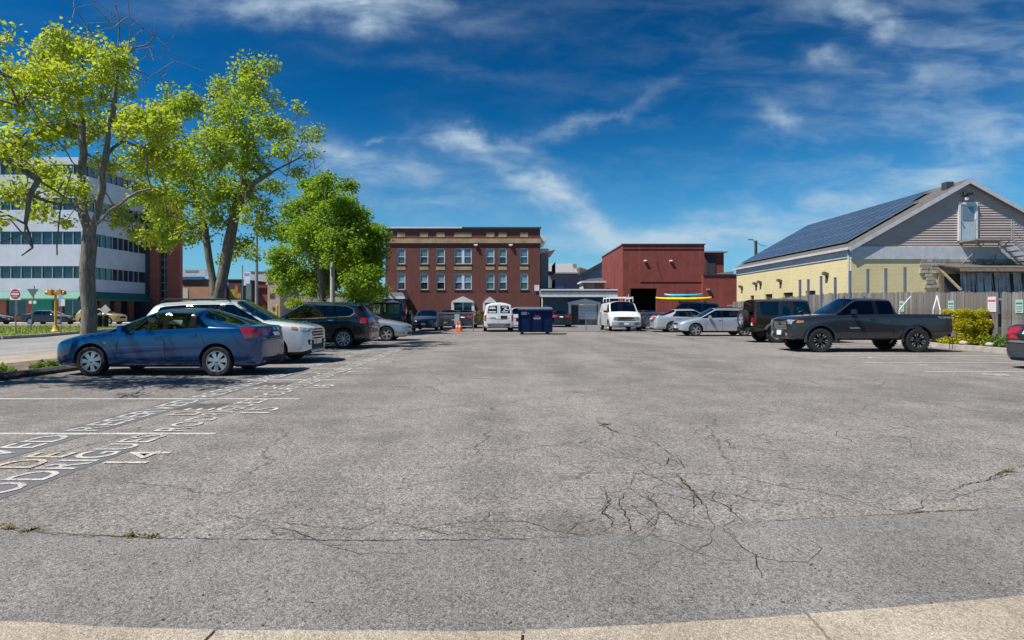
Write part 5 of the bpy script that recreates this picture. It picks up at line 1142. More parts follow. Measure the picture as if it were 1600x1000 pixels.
def jeep_extras(r, P, X, sp):
    pm = M_BLACK; w = sp['W'] / 2
    for ax in (sp['xf'], sp['xb']):
        for s in (1, -1):
            mb = MB(); ro, ri = sp['ar'] + .07, sp['ar'] + .02; n = 9
            for i in range(n):
                t0 = R(18 + 144 * i / n); t1 = R(18 + 144 * (i + 1) / n); c = X(ax); zz = sp['r'] + .04
                q = []
                for (rad, yy) in ((ri, w - .02), (ro, w - .02), (ro - .02, w + .15), (ri - .02, w + .15)):
                    for t in (t0, t1): q.append((c + rad * math.cos(t), s * yy, zz + rad * 0.86 * math.sin(t)))
                k = len(mb.v); mb.v += q
                for f in ((2, 3, 5, 4), (4, 5, 7, 6), (6, 7, 1, 0), (0, 1, 3, 2)): mb.f.append(tuple(k + e for e in f)); mb.mi.append(0)
            mb.build('fender_flare', mat('flare_plastic', (.05, .055, .06), .45), r, smooth=R(50))
    b = MB().bx(X(sp['L']) - .16, X(sp['L']) + .04, -.72, .72, .48, .66); b.build('rear_bumper', pm, r); MB().bx(X(0) - .05, X(0) + .15, -.72, .72, .50, .68).build('front_bumper', pm, r)
    add_wheel(r, X(sp['L']) - .17, -.05, sp['r'], .26, sp['wheel'], z=1.02, name='spare_wheel', rot=(0, 0, R(90)))
    for s in (1, -1):
        MB().bx(X(sp['L']) - .035, X(sp['L']) + .06, s * .56, s * .74, .86, 1.08).build('tail_light', M_RED, r)
        MB().tube((X(0) - .02, s * .48, .95), (X(0) + .05, s * .48, .95), .10, .10, 18).build('headlight', M_LENS, r)
        MB().bx(X(sp['xf']) - .9, X(sp['xb']) + .5, s * (w - .08), s * (w + .03), .42, .47).build('rock_rail', pm, r)
    for i in range(7): MB().bx(X(0) - .03, X(0) + .022, -.33 + i * .11 - .025, -.33 + i * .11 + .025, .85, 1.05).build('grille_slot', M_SEAM, r)
    P.patch('rear_plate', 180, [(.35, .74), (.62, .74), (.62, .86), (.35, .86)], M_PLATE, off=.02, n=1, k=1)
def build_jeeps():
    top = mat('soft_top_fabric', (0.022, 0.022, 0.025), .9, bump=.2)
    sp = jeep_sp(paint('brown_jeep_paint', (0.030, 0.019, 0.013), .35, .35), top)
    r, P, X = make_car('brown_jeep', 'brown open-road jeep with black soft top, spare wheel at its tail, behind the grey pickup', 'jeep', (12.45, 26.5, 0), 0, sp); jeep_extras(r, P, X, sp)
    sp = jeep_sp(paint('navy_jeep_paint', (0.008, 0.010, 0.018), .3, .3), top, H=1.86, L=4.5, xb=3.55, wins=[(2.28, 2.38, 1), (3.15, 3.25, 1)], xr2=4.36, xq=4.2, xg=4.45, gl_rear=GL_CLEAR, paint=paint('navy_jeep_paint', (0.008, 0.010, 0.018), .3, .3))
    r, P, X = make_car('navy_jeep', 'boxy navy jeep with tail spare wheel near the tree trunks, farthest in the left row', 'jeep', (-8.3, 34.2, 0), 180, sp); jeep_extras(r, P, X, sp)
def build_pickup():
    pm = paint('charcoal_truck_paint', (0.040, 0.041, 0.052), .55, .26)
    sp = dict(kind='pickup', L=5.39, W=1.89, H=1.84, zb=.40, r=.395, ar=.485, xf=.95, xb=4.18, zn=1.17, xc=1.50, zc=1.27, xa=2.20, bf=1.24, br=1.27, xpk=2.65, rcurve=.03, redge=.11, wr=.69, boxy=.45,
              wins=[(2.78, 2.90, 1)], xr2=3.42, xq=3.3, xg=0, zg=0, zbed=1.27, wheel='truck', tw=.265, inset=-.02, paint=pm, gl_side=GL_DARK, seats=[(.2, False), (-.45, True)], cab_floor=.85,
              gaps=[(1.62, .50, 1.66, 1.23), (2.86, .48, 2.86, 1.26), (3.38, .50, 3.34, 1.26), (3.52, .45, 3.52, 1.26)], handles=[(2.68, 1.10)], handmat=M_BLACK, mx=.50, mz=.12)
    r, P, X = make_car('charcoal_pickup', 'charcoal grey pickup truck with knobbly tyres parked before the hedge on the right', 'pickup', (12.02, 20.75, 0), 180, sp)
    P.patch('grille', 0, [(-.52, .72), (.52, .72), (.58, 1.10), (-.58, 1.10)], M_BLACK, n=8, off=.012)
    for i in range(-6, 7):
        for sgn in (1, -1):
            u = i * .085
            if abs(u) < .47: P.patch('grille_mesh', 0, [(u - .07 * sgn, .75), (u - .07 * sgn + .012, .75), (u + .07 * sgn + .012, 1.07), (u + .07 * sgn, 1.07)], M_ALLOY, off=.019, n=1, k=4)
    P.patch('emblem', 0, [(-.11, .90), (.11, .90), (.11, 1.02), (-.11, 1.02)], M_CHROME, off=.03, n=3, k=2)
    P.both('headlight', 32, [(.20, .95), (.70, .93), (.74, 1.08), (.16, 1.12)], M_LENS, off=.012, n=8)
    P.both('headlight_amber', 62, [(.56, .98), (.78, 1.0), (.78, 1.06), (.58, 1.06)], M_AMBER, off=.010)
    P.patch('front_bumper', 0, [(-.84, .44), (.84, .44), (.86, .70), (-.86, .70)], pm, off=.035, n=10)
    P.patch('lower_grille', 0, [(-.5, .50), (.5, .50), (.48, .60), (-.48, .60)], M_BLACK, off=.045)
    P.both('fog_lamp', 20, [(.45, .55), (.57, .55), (.57, .66), (.45, .66)], M_LENS, off=.05, n=3, k=3)
    P.patch('front_plate', 0, [(-.16, .56), (.16, .56), (.16, .72), (-.16, .72)], M_PLATE, off=.055, n=2, k=2)
    P.both('tail_light', 165, [(-.90, .90), (-.74, .90), (-.74, 1.22), (-.90, 1.22)], M_RED, off=.008)
    MB().bx(X(5.39) - .10, X(5.39) + .06, -.88, .88, .52, .72).build('rear_bumper', M_CHROME, r)
    for s in (1, -1):
        for ax in (sp['xf'], sp['xb']):
            mb = MB(); ro, ri = sp['ar'] + .055, sp['ar'] - .005; n = 16; c = X(ax); zz = sp['r'] + .02
            for i in range(n):
                t0, t1 = R(-8 + 196 * i / n), R(-8 + 196 * (i + 1) / n); q = []
                for (rad, off) in ((ri, -.02), (ro, -.02), (ro, .018), (ri, .03)):
                    for t in (t0, t1): q.append((c + rad * math.cos(t), s * (.945 + off), zz + rad * math.sin(t)))
                k = len(mb.v); mb.v += q
                for f in ((2, 3, 5, 4), (4, 5, 7, 6), (6, 7, 1, 0)): mb.f.append(tuple(k + e for e in f)); mb.mi.append(0)
            mb.build('fender_flare', pm, r, smooth=R(50))
    for body, x, z, w_, h_ in (('TACOMA', 2.10, .79, .38, .05), ('TRD OFF ROAD', 5.12, 1.13, .52, .065)):
        p = P.hit(R(90), -X(x), z + h_ / 2); yv = p.y + .006
        text_obj('lettering', body, w_, h_, (X(x) + w_ / 2, yv, z), (-1, 0, 0), (0, 0, 1), mat('badge_white', (.6, .6, .62), .4, var=0), r)
    MB().tube((X(3.2), -.4, 1.82), (X(3.2), -.4, 1.90), .03, .01, 6).build('roof_antenna', M_BLACK, r)
    return r
def build_silver_wagon():
    pm = paint('silver_wagon_paint', (0.55, 0.58, 0.62), .55, .3)
    sp = dict(kind='wagon', L=4.58, W=1.80, H=1.53, zb=.20, r=.335, ar=.395, xf=.90, xb=3.53, zn=.80, xc=1.20, zc=1.02, xa=2.0, bf=.97, br=1.04, xpk=2.5, rcurve=.035, redge=.11, wr=.66,
              wins=[(2.28, 2.38, 1), (3.15, 3.26, 1)], xr2=4.15, xq=3.92, xg=4.45, zg=1.02, wheel='five', paint=pm, clad=True, gl_side=glass('car_glass_mid', (.30, .36, .36)),
              gaps=[(1.40, .35, 1.45, .96), (2.34, .32, 2.33, .99), (3.28, .65, 3.2, 1.02)], handles=[(2.18, .89), (3.05, .92)])
    r, P, X = make_car('silver_wagon', 'silver estate wagon with dark sill trim between the brown jeep and silver sedan', 'car', (11.35, 33.1, 0), 180, sp); sedan_lights(P, X, sp)
    for s in (1, -1): MB().path([(X(2.05), s * .60, 1.49), (X(2.2), s * .61, 1.55), (X(3.8), s * .61, 1.53), (X(3.95), s * .60, 1.47)], .016, 6).build('roof_rail', M_BLACK, r)
    return r
def van_sp(pm, **k):
    d = dict(kind='van', L=5.5, W=2.02, H=2.10, zb=.26, r=.37, ar=.44, xf=.85, xb=4.3, zn=1.06, xc=.95, zc=1.30, xa=1.70, bf=1.25, br=1.25, xpk=3.5, rcurve=.012, redge=.16, wr=.80, boxy=.55,
             wins=[(2.05, 2.15, 0), (3.4, 3.5, 0)], xr2=5.28, xq=5.1, xg=5.42, zg=1.24, wheel='steel', paint=pm, gl_side=GL_DARK,
             gaps=[(1.10, .45, 1.15, 1.24), (2.12, .40, 2.10, 1.28)], handles=[(2.0, 1.12)], handmat=M_BLACK, mirmat=M_BLACK, seats=[(.6, False)])
    d.update(k); return d
def build_vans():
    white = paint('white_van_paint', (0.74, 0.75, 0.75), 0.0, .35)
    sp = van_sp(white, W=2.2, H=2.06, wr=.88)
    r, P, X = make_car('ladder_rack_van', 'white work van with a ladder rack on its roof, facing the lot', 'van', (7.55, 42.0, 0), -90, sp)
    P.patch('grille', 0, [(-.62, .72), (.62, .72), (.62, 1.0), (-.62, 1.0)], M_BLACK, n=6)
    for z in (.80, .92): P.patch('grille_bar', 0, [(-.60, z - .02), (.60, z - .02), (.60, z + .02), (-.60, z + .02)], M_CHROME, off=.02, n=5, k=1)
    P.both('headlight', 14, [(.52, .76), (.82, .76), (.82, .98), (.52, .98)], M_LENS, off=.012); P.both('turn_lamp', 40, [(.44, .78), (.52, .78), (.52, .96), (.44, .96)], M_AMBER, off=.012)
    P.patch('front_bumper', 0, [(-.95, .42), (.95, .42), (.95, .62), (-.95, .62)], M_CHROME, off=.05, n=8)
    P.patch('front_plate', 0, [(-.15, .45), (.15, .45), (.15, .58), (-.15, .58)], M_PLATE, off=.07, n=1, k=1)
    mw = mat('rack_white', (.75, .75, .75), .5)
    for x in (1.9, 3.2, 4.6): MB().path([(X(x), -.82, 2.0), (X(x), -.80, 2.36), (X(x), -.80, 2.30), (X(x), .80, 2.30), (X(x), .80, 2.36), (X(x), .82, 2.0)], .025, 6).build('rack_bow', mw, r)
    for y in (-.8, -.27, .27, .8): MB().tube((X(1.8), y, 2.24 if abs(y) > .5 else 2.32), (X(4.7), y, 2.24 if abs(y) > .5 else 2.32), .022).build('rack_rail', mw, r)
    for y in (-.45, .5): MB().tube((X(1.9), y, 2.3), (X(1.9), y, 2.5), .02).build('rack_stop', mw, r)
    sp = van_sp(white, L=4.82, W=1.98, H=1.93, zn=1.0, bf=1.15, br=1.16, zc=1.2, xf=.85, xb=3.7, wins=[(2.05, 2.15, 1), (3.1, 3.2, 1)], xr2=4.62, xq=4.45, xg=4.72, zg=1.16, backlight=0, gaps=[], handles=[], seats=[(.4, False), (-.5, True)])
    r, P, X = make_car('white_minivan', 'white rear-facing van with lettered back windows, left of the blue dumpster', 'van', (-.98, 40.85, 0), 93, sp)
    dk = mat('rear_door_glass', (.02, .025, .03), .06, spec=.8); wl = mat('decal_white', (.75, .75, .75), .5, var=0)
    for s in (-1, 1):
        q = [(s * .10, 1.22), (s * .74, 1.22), (s * .64, 1.70), (s * .10, 1.72)]; q = q if s > 0 else [q[1], q[0], q[3], q[2]]
        P.patch('rear_window', 180, q, dk, off=.008)
    for (u0, u1, z0, z1) in ((-.62, -.20, 1.50, 1.57), (-.58, -.24, 1.60, 1.64), (-.66, -.18, 1.27, 1.34), (.22, .58, 1.60, 1.64), (.36, .50, 1.46, 1.55), (.48, .64, 1.42, 1.48), (.20, .60, 1.28, 1.33), (.30, .40, 1.38, 1.44)):
        P.patch('window_decal', 180, [(u0, z0), (u1, z0), (u1, z1), (u0, z1)], wl, off=.014, n=2, k=1)
    P.patch('door_gap', 180, [(-.008, .55), (.008, .55), (.008, 1.78), (-.008, 1.78)], M_SEAM, off=.003, n=1, k=6)
    P.patch('rear_plate', 180, [(.12, .86), (.55, .86), (.55, 1.06), (.12, 1.06)], M_BLACK, off=.012, n=1, k=1); P.patch('door_emblem', 180, [(-.55, .90), (-.2, .90), (-.2, .94), (-.55, .94)], M_BLACK, off=.012, n=1, k=1)
    P.patch('rear_bumper', 180, [(-.95, .36), (.95, .36), (.95, .56), (-.95, .56)], mat('bumper_grey', (.16, .16, .17), .5), off=.06, n=6)
    P.both('tail_light', 165, [(-.93, .72), (-.80, .72), (-.80, 1.10), (-.93, 1.10)], M_RED, off=.01)
def build_far_cars():
    A = [('grey_sedan', 'dark grey-blue sedan facing the camera, left of the orange cone', (-5.95, 42.3), -90, (0.05, 0.065, 0.08), dict(H=1.44), 1),
         ('black_coupe', 'black car partly hidden behind the dark grey-blue sedan', (-5.0, 47.5), -90, (0.012, 0.012, 0.014), dict(H=1.45), 1),
         ('plum_sedan', 'dark plum sedan seen from behind in front of the white pedimented doorway', (-3.85, 49.0), 90, (0.018, 0.014, 0.028), dict(H=1.45), 1),
         ('charcoal_saloon', 'black sedan seen from behind just right of the dumpster', (4.15, 52.4), 90, (0.012, 0.013, 0.015), dict(H=1.45), 1),
         ('silver_saloon', 'silver sedan with tail to the aisle, beside the white work van', (11.55, 38.9), 0, (0.52, 0.55, 0.59), dict(H=1.50, wheel='five'), 2),
         ('slate_sedan', 'slate sedan entering the frame at the right edge, only its tail showing', (14.55, 13.9), 0, (0.045, 0.052, 0.064), dict(H=1.44, zt=1.08, zg=1.05), 2),
         ('navy_sedan', 'dark navy car nosed up at the open brick garage doorway', (11.2, 57.5), 75, (0.012, 0.03, 0.07), dict(H=1.45), 1),
         ('dusk_sedan', 'dark car behind the chain-link fence between white van and silver sedan', (10.3, 45.2), -60, (0.03, 0.036, 0.05), dict(H=1.42), 1),
         ('black_street_sedan', 'black sedan parked on the street beyond the yellow signal post', (-46.8, 60.3), 0, (0.012, 0.016, 0.026), dict(H=1.45), 1),
         ('cropped_street_car', 'dark car cut off by the left edge on the far street', (-53.3, 60.2), 0, (0.015, 0.018, 0.022), dict(H=1.5), 1)]
    for (nm, lb, (x, y), hd, c, kw, det) in A:
        sp = sedan_sp(paint(nm + '_paint', c, .4, .3), **kw); r, P, X = make_car(nm, lb, 'car', (x, y, 0), hd, sp, detail=det); sedan_lights(P, X, sp)
        if nm == 'slate_sedan':
            P.patch('bumper_chrome', 180, [(-.75, .63), (.75, .63), (.75, .68), (-.75, .68)], M_CHROME, off=.02, n=10, k=1)
            P.patch('rear_trunk_gap', 180, [(-.62, .70), (.62, .70), (.62, .712), (-.62, .712)], M_SEAM, off=.003, n=8, k=1)
            P.both('tail_light_upper', 150, [(-.60, .72), (-.34, .72), (-.34, 1.02), (-.58, 1.0)], M_RED, off=.014, n=6)
    # white SUV behind the van, gold hatchback on the street, black SUV that carries the kayaks
    for nm, lb, loc, hd, c, kw in (('white_suv', 'white SUV peeking out between the white van and the dumpster', (.62, 48.5, 0), 90, (.72, .72, .72), {}),
                                   ('gold_hatchback', 'gold hatchback on the street, partly behind the nearest tree trunk', (-41.6, 60.4, 0), 0, (.50, .33, .13), dict(H=1.62, L=4.3, xb=3.45, xq=3.75, xr2=3.95, xg=4.2, wins=[(2.2, 2.3, 1), (3.0, 3.1, 1)])),
                                   ('black_roof_rack_suv', 'large black SUV carrying kayaks, behind the silver sedan on the right', (13.2, 44.6, 0), 168, (.012, .012, .014), dict(H=2.06, L=5.0, W=1.98, xb=3.95, xq=4.4, xr2=4.6, xg=4.88, zn=1.08, bf=1.2, br=1.27, zc=1.24, zg=1.22, r=.39, ar=.45, zb=.28, wr=.74, gl_side=GL_DARK, wins=[(2.4, 2.5, 1), (3.4, 3.5, 1)]))):
        sp = dict(kind='suv', L=4.52, W=1.84, H=1.69, zb=.22, r=.345, xf=.93, xb=3.62, zn=.95, xc=1.18, zc=1.12, xa=2.02, bf=1.06, br=1.13, xpk=2.5, rcurve=.035, redge=.12, wr=.68,
                  wins=[(2.25, 2.35, 1), (3.12, 3.23, 1)], xr2=4.15, xq=3.95, xg=4.42, zg=1.10, wheel='five', paint=paint(nm + '_paint', c, .2, .3), gl_side=GL_DARK,
                  gaps=[(1.40, .35, 1.45, 1.05), (2.31, .32, 2.30, 1.08)], handles=[(2.15, .98)])
        sp.update(kw); r, P, X = make_car(nm, lb, 'suv' if 'suv' in nm else 'car', loc, hd, sp, detail=1); zz = sp['zg']
        P.both('tail_light', 140, [(-.74, zz - .15), (-.44, zz - .12), (-.44, zz + .02), (-.74, zz + .02)], M_RED, off=.01)
        P.both('headlight', 32, [(.34, sp['zn'] - .2), (.74, sp['zn'] - .16), (.74, sp['zn'] - .04), (.34, sp['zn'] - .08)], M_LENS, off=.01)
        P.patch('grille', 0, [(-.4, .58), (.4, .58), (.45, .80), (-.45, .80)], M_BLACK)
        if nm == 'black_roof_rack_suv':
            for x in (1.9, 3.7): MB().path([(X(x), -.72, 1.90), (X(x), -.72, 2.07), (X(x), .72, 2.07), (X(x), .72, 1.90)], .035, 6).build('roof_crossbar', M_BLACK, r)
            for (nm2, lb2, col, y, ln, zo, wv) in (('yellow_kayak', 'yellow kayak lying hull down on the black SUV roof', (.75, .60, .02), .30, 4.0, 2.07, .34), ('blue_kayak', 'turquoise kayak stacked on the yellow one atop the black SUV', (.05, .35, .55), .10, 2.7, 2.33, .42)):
                kr = thing(nm2, lb2, 'kayak', (13.2 - .98 * .4 - .2 * y, 44.6 + .98 * -y, zo), R(168)); n = 16; mb = MB(); rings = []
                for i in range(n + 1):
                    t = -1 + 2 * i / n; wv_ = wv * max(.03, (1 - abs(t) ** 2.4)); rise = .10 * abs(t) ** 3; k0 = len(mb.v)
                    for a in range(10):
                        th = 2 * math.pi * a / 10; mb.v.append((t * ln / 2, wv_ * math.cos(th), rise + .17 + .16 * math.sin(th) * (.5 + .5 * (1 - abs(t)))))
                    rings.append(k0)
                for a, b in zip(rings[:-1], rings[1:]):
                    for q in range(10): mb.f.append((a + q, a + (q + 1) % 10, b + (q + 1) % 10, b + q)); mb.mi.append(0)
                mb.build('hull', mat(nm2 + '_plastic', col, .35), kr, smooth=True)
                MB().lathe([(.26, .0), (.28, .03), (.24, .03), (.22, -.04), (.001, -.06)], 14, 'Z').build('cockpit', M_BLACK, kr, loc=(-.15, 0, .32)).scale = (1.5, .75, 1)
def build_cars():
    build_blue_sedan(); build_silver_suv(); build_black_suv(); build_silver_left(); build_jeeps(); build_pickup(); build_silver_wagon(); build_vans(); build_far_cars()
# ---------------------------------------------------------------- trees
def bark(name, col, moss=(.16, .17, .09)):
    m = bpy.data.materials.new(name); m.use_nodes = True; N = NT(m.node_tree); b = m.node_tree.nodes['Principled BSDF']; o = N.n('ShaderNodeTexCoord').outputs['Object']
    mp = N.n('ShaderNodeMapping', i0=o, i3=(1, 1, .22)); n1 = N.n('ShaderNodeTexNoise', i0=mp, Scale=22.0, Detail=6.0, Roughness=.7); n2 = N.n('ShaderNodeTexNoise', i0=o, Scale=2.5, Detail=4.0)
    c = N.mix(N.smooth(n1.outputs[0], .35, .65), tuple(x * .42 for x in col) + (1,), (*col, 1)); c = N.mix(N.m('MULTIPLY', N.smooth(n2.outputs[0], .5, .7), .5), c, (*moss, 1))
    N.put(b.inputs['Base Color'], c); b.inputs['Roughness'].default_value = .95; bp = N.n('ShaderNodeBump', Strength=.8, Distance=.03, Height=n1.outputs[0]); N.put(b.inputs['Normal'], bp); return m
def leaf_arrays(rng, centers, dirs, size, per, spread, droop=.5, flat=.6):
    """kite shaped leaves in drooping fans round the twig ends"""
    n = len(centers) * per; c = np.repeat(centers, per, 0); d = np.repeat(dirs, per, 0)
    off = rng.normal(0, 1, (n, 3)); off /= np.linalg.norm(off, axis=1)[:, None] + 1e-9; off *= (spread * rng.random(n) ** .6)[:, None]; off[:, 2] *= .75
    p = c + off
    # axis of the leaf: outward and hanging
    ax = off / (np.linalg.norm(off, axis=1)[:, None] + 1e-9) * .7 + d * .3 + rng.normal(0, .35, (n, 3)); ax[:, 2] -= droop; ax /= np.linalg.norm(ax, axis=1)[:, None]
    nr = rng.normal(0, .55, (n, 3)); nr[:, 2] += flat * 1.6; nr -= (nr * ax).sum(1)[:, None] * ax; nr /= np.linalg.norm(nr, axis=1)[:, None] + 1e-9
    sd = np.cross(nr, ax); s = (size * rng.uniform(.6, 1.25, n))[:, None]
    A = p; B = p + ax * s * .45 + sd * s * .48 - nr * s * .06; C = p + ax * s; D = p + ax * s * .45 - sd * s * .48 - nr * s * .06
    return np.stack([A, B, C, D], 1).reshape(-1, 3)
def quads_mesh(name, V, m):
    n = len(V) // 4; me = bpy.data.meshes.new(name); me.vertices.add(n * 4); me.vertices.foreach_set('co', V.ravel()); me.loops.add(n * 4); me.loops.foreach_set('vertex_index', np.arange(n * 4, dtype=np.int32))
    me.polygons.add(n); me.polygons.foreach_set('loop_start', np.arange(0, n * 4, 4, dtype=np.int32)); me.polygons.foreach_set('loop_total', np.full(n, 4, dtype=np.int32)); me.materials.append(m); me.update(calc_edges=True); return me
def tube_mesh(segs, m, name):
    """segs: (p0,p1,r0,r1) arrays -> tubes with 5 to 8 sides"""
    V = []; Fc = []
    for (a, b, r0, r1) in segs:
        d = b - a; L = np.linalg.norm(d)
        if L < 1e-6: continue
        d = d / L; u = np.cross(d, (0, 0, 1) if abs(d[2]) < .9 else (1, 0, 0)); u /= np.linalg.norm(u); v = np.cross(d, u); n = 10 if r0 > .12 else (6 if r0 > .03 else 4); k = len(V)
        for p, r in ((a - d * r0 * .3, r0), (b + d * r1 * .3, r1)):
            for i in range(n):
                t = 2 * math.pi * i / n; V.append(p + (u * math.cos(t) + v * math.sin(t)) * r)
        for i in range(n): Fc.append((k + i, k + (i + 1) % n, k + n + (i + 1) % n, k + n + i))
    me = bpy.data.meshes.new(name); me.from_pydata([tuple(p) for p in V], [], Fc); me.materials.append(m); me.shade_smooth(); me.update(); return me
def make_tree(name, label, Y, limbs, blobs, leaf_m, bark_m, seed, trunk_r, leaf=.14, tips_per=24, per=14, spread=.28, depth=.55, bare=(), group=None, dens=1.0):
    """limbs: list of pixel polylines [(px,py,dy),...] ; blobs: (px,py,r_px) clumps of foliage seen at that place"""
    rng = np.random.default_rng(seed); rr = random.Random(seed)
    base = P3(limbs[0][0][0], HY + CH * F / Y, Y); root = thing(name, label, 'tree', (base.x, Y, 0), 0, group); o = np.array((base.x, Y, 0.0))
    nodes = []; par = []; fixed_r = []
    def add(p, q): nodes.append(np.array(p, float)); par.append(q); return len(nodes) - 1
    def nearest(p, n0=None):
        A = np.array(nodes[:n0]); return int(np.argmin(((A - p) ** 2).sum(1)))
    for li, pl in enumerate(limbs):
        pts = [np.array(P3(px, py, Y + dy)) - o for (px, py, dy) in pl]
        last = None
        for k, p in enumerate(pts):
            if k == 0:
                if li == 0: last = add((p[0], p[1], 0.0), -1); continue
                last = nearest(p); continue
            q = nodes[last]; n = max(1, int(np.linalg.norm(p - q) / .35))
            for i in range(1, n + 1):
                t = i / n; j = rng.normal(0, .025, 3) if i < n else 0; last = add(q + (p - q) * t + j, last)
    nsk = len(nodes)
    # twig ends inside the clumps
    tips = []; sc = Y / F; xs = [b[0] for b in blobs]; half = (max(xs) - min(xs)) / 2 * sc
    for (px, py, rp) in blobs:
        dy = rng.normal(0, 1) * half * depth; dy = float(np.clip(dy, -half * 1.0, half * 1.0)); c = np.array(P3(px, py, Y + dy)) - o; rad = rp * sc
        rad *= 1.06; n = max(3, int(tips_per * dens * (rad / .75) ** 1.8)); v = rng.normal(0, 1, (n, 3)); v /= np.linalg.norm(v, axis=1)[:, None]; v *= (rng.random(n) ** .45)[:, None] * rad; v[:, 2] *= .85; tips += [(c + q, 1) for q in v]
    for (px, py) in bare:
        c = np.array(P3(px, py, Y + rng.normal(0, .6))) - o; tips.append((c, 0))
        for _ in range(9): tips.append((c + rng.normal(0, .45, 3), 0))
    A = np.array(nodes); order = sorted(range(len(tips)), key=lambda i: ((A - tips[i][0]) ** 2).sum(1).min()); leaf_c = []; leaf_d = []
    arr = np.zeros((len(nodes) + len(tips) * 8, 3)); arr[:len(nodes)] = A
    for i in order:
        p, lf = tips[i]; m = len(nodes); dist = ((arr[:m] - p) ** 2).sum(1)
        # prefer joining from below and inside
        dz = p[2] - arr[:m, 2]; dist = dist * (1 + .8 * (dz < 0)); q = int(np.argmin(dist)); a = nodes[q]; L = np.linalg.norm(p - a); n = min(6, max(1, int(L / .3))); last = q
        for k in range(1, n + 1):
            t = k / n; b = a + (p - a) * t; b[2] += .10 * L * math.sin(t * math.pi) * (1 if lf else .3); b += rng.normal(0, (.02 + .03 * L) if lf else .012, 3) * (t < 1); last = add(b, last); arr[len(nodes) - 1] = b
        if lf: d = p - a; leaf_c.append(p); leaf_d.append(d / (np.linalg.norm(d) + 1e-6))
    # pipe model radii
    n = len(nodes); acc = np.zeros(n); rad = np.zeros(n)
    for i in range(n - 1, -1, -1):
        rad[i] = max(.0055, acc[i] ** (1 / 2.3)) if acc[i] > 0 else .0055
        if par[i] >= 0: acc[par[i]] += rad[i] ** 2.3
    k = trunk_r / max(rad[0], 1e-6); f = np.where(np.arange(n) < nsk, 1.0, 0.0)
    rad2 = .0055 + (trunk_r - .0055) * (rad / rad[0]) ** 1.75
    h = np.array([q[2] for q in nodes]); rad2 = rad2 * (1 + .35 * np.exp(-h / .35) * (np.arange(n) < nsk))
    tr, br = [], []
    for i in range(1, n):
        q = par[i]
        if q < 0: continue
        r0 = min(rad2[q], rad2[i] * 1.25) if rad2[q] > rad2[i] * 1.6 else rad2[q]; seg = (nodes[q], nodes[i], r0, rad2[i]); (tr if rad2[i] > trunk_r * .45 else br).append(seg)
    link('trunk', tube_mesh(tr + br, bark_m, 'trunk'), root)
    V = leaf_arrays(rng, np.array(leaf_c), np.array(leaf_d), leaf, per, spread); c = link('crown', quads_mesh('crown', V, leaf_m), root)
    return root
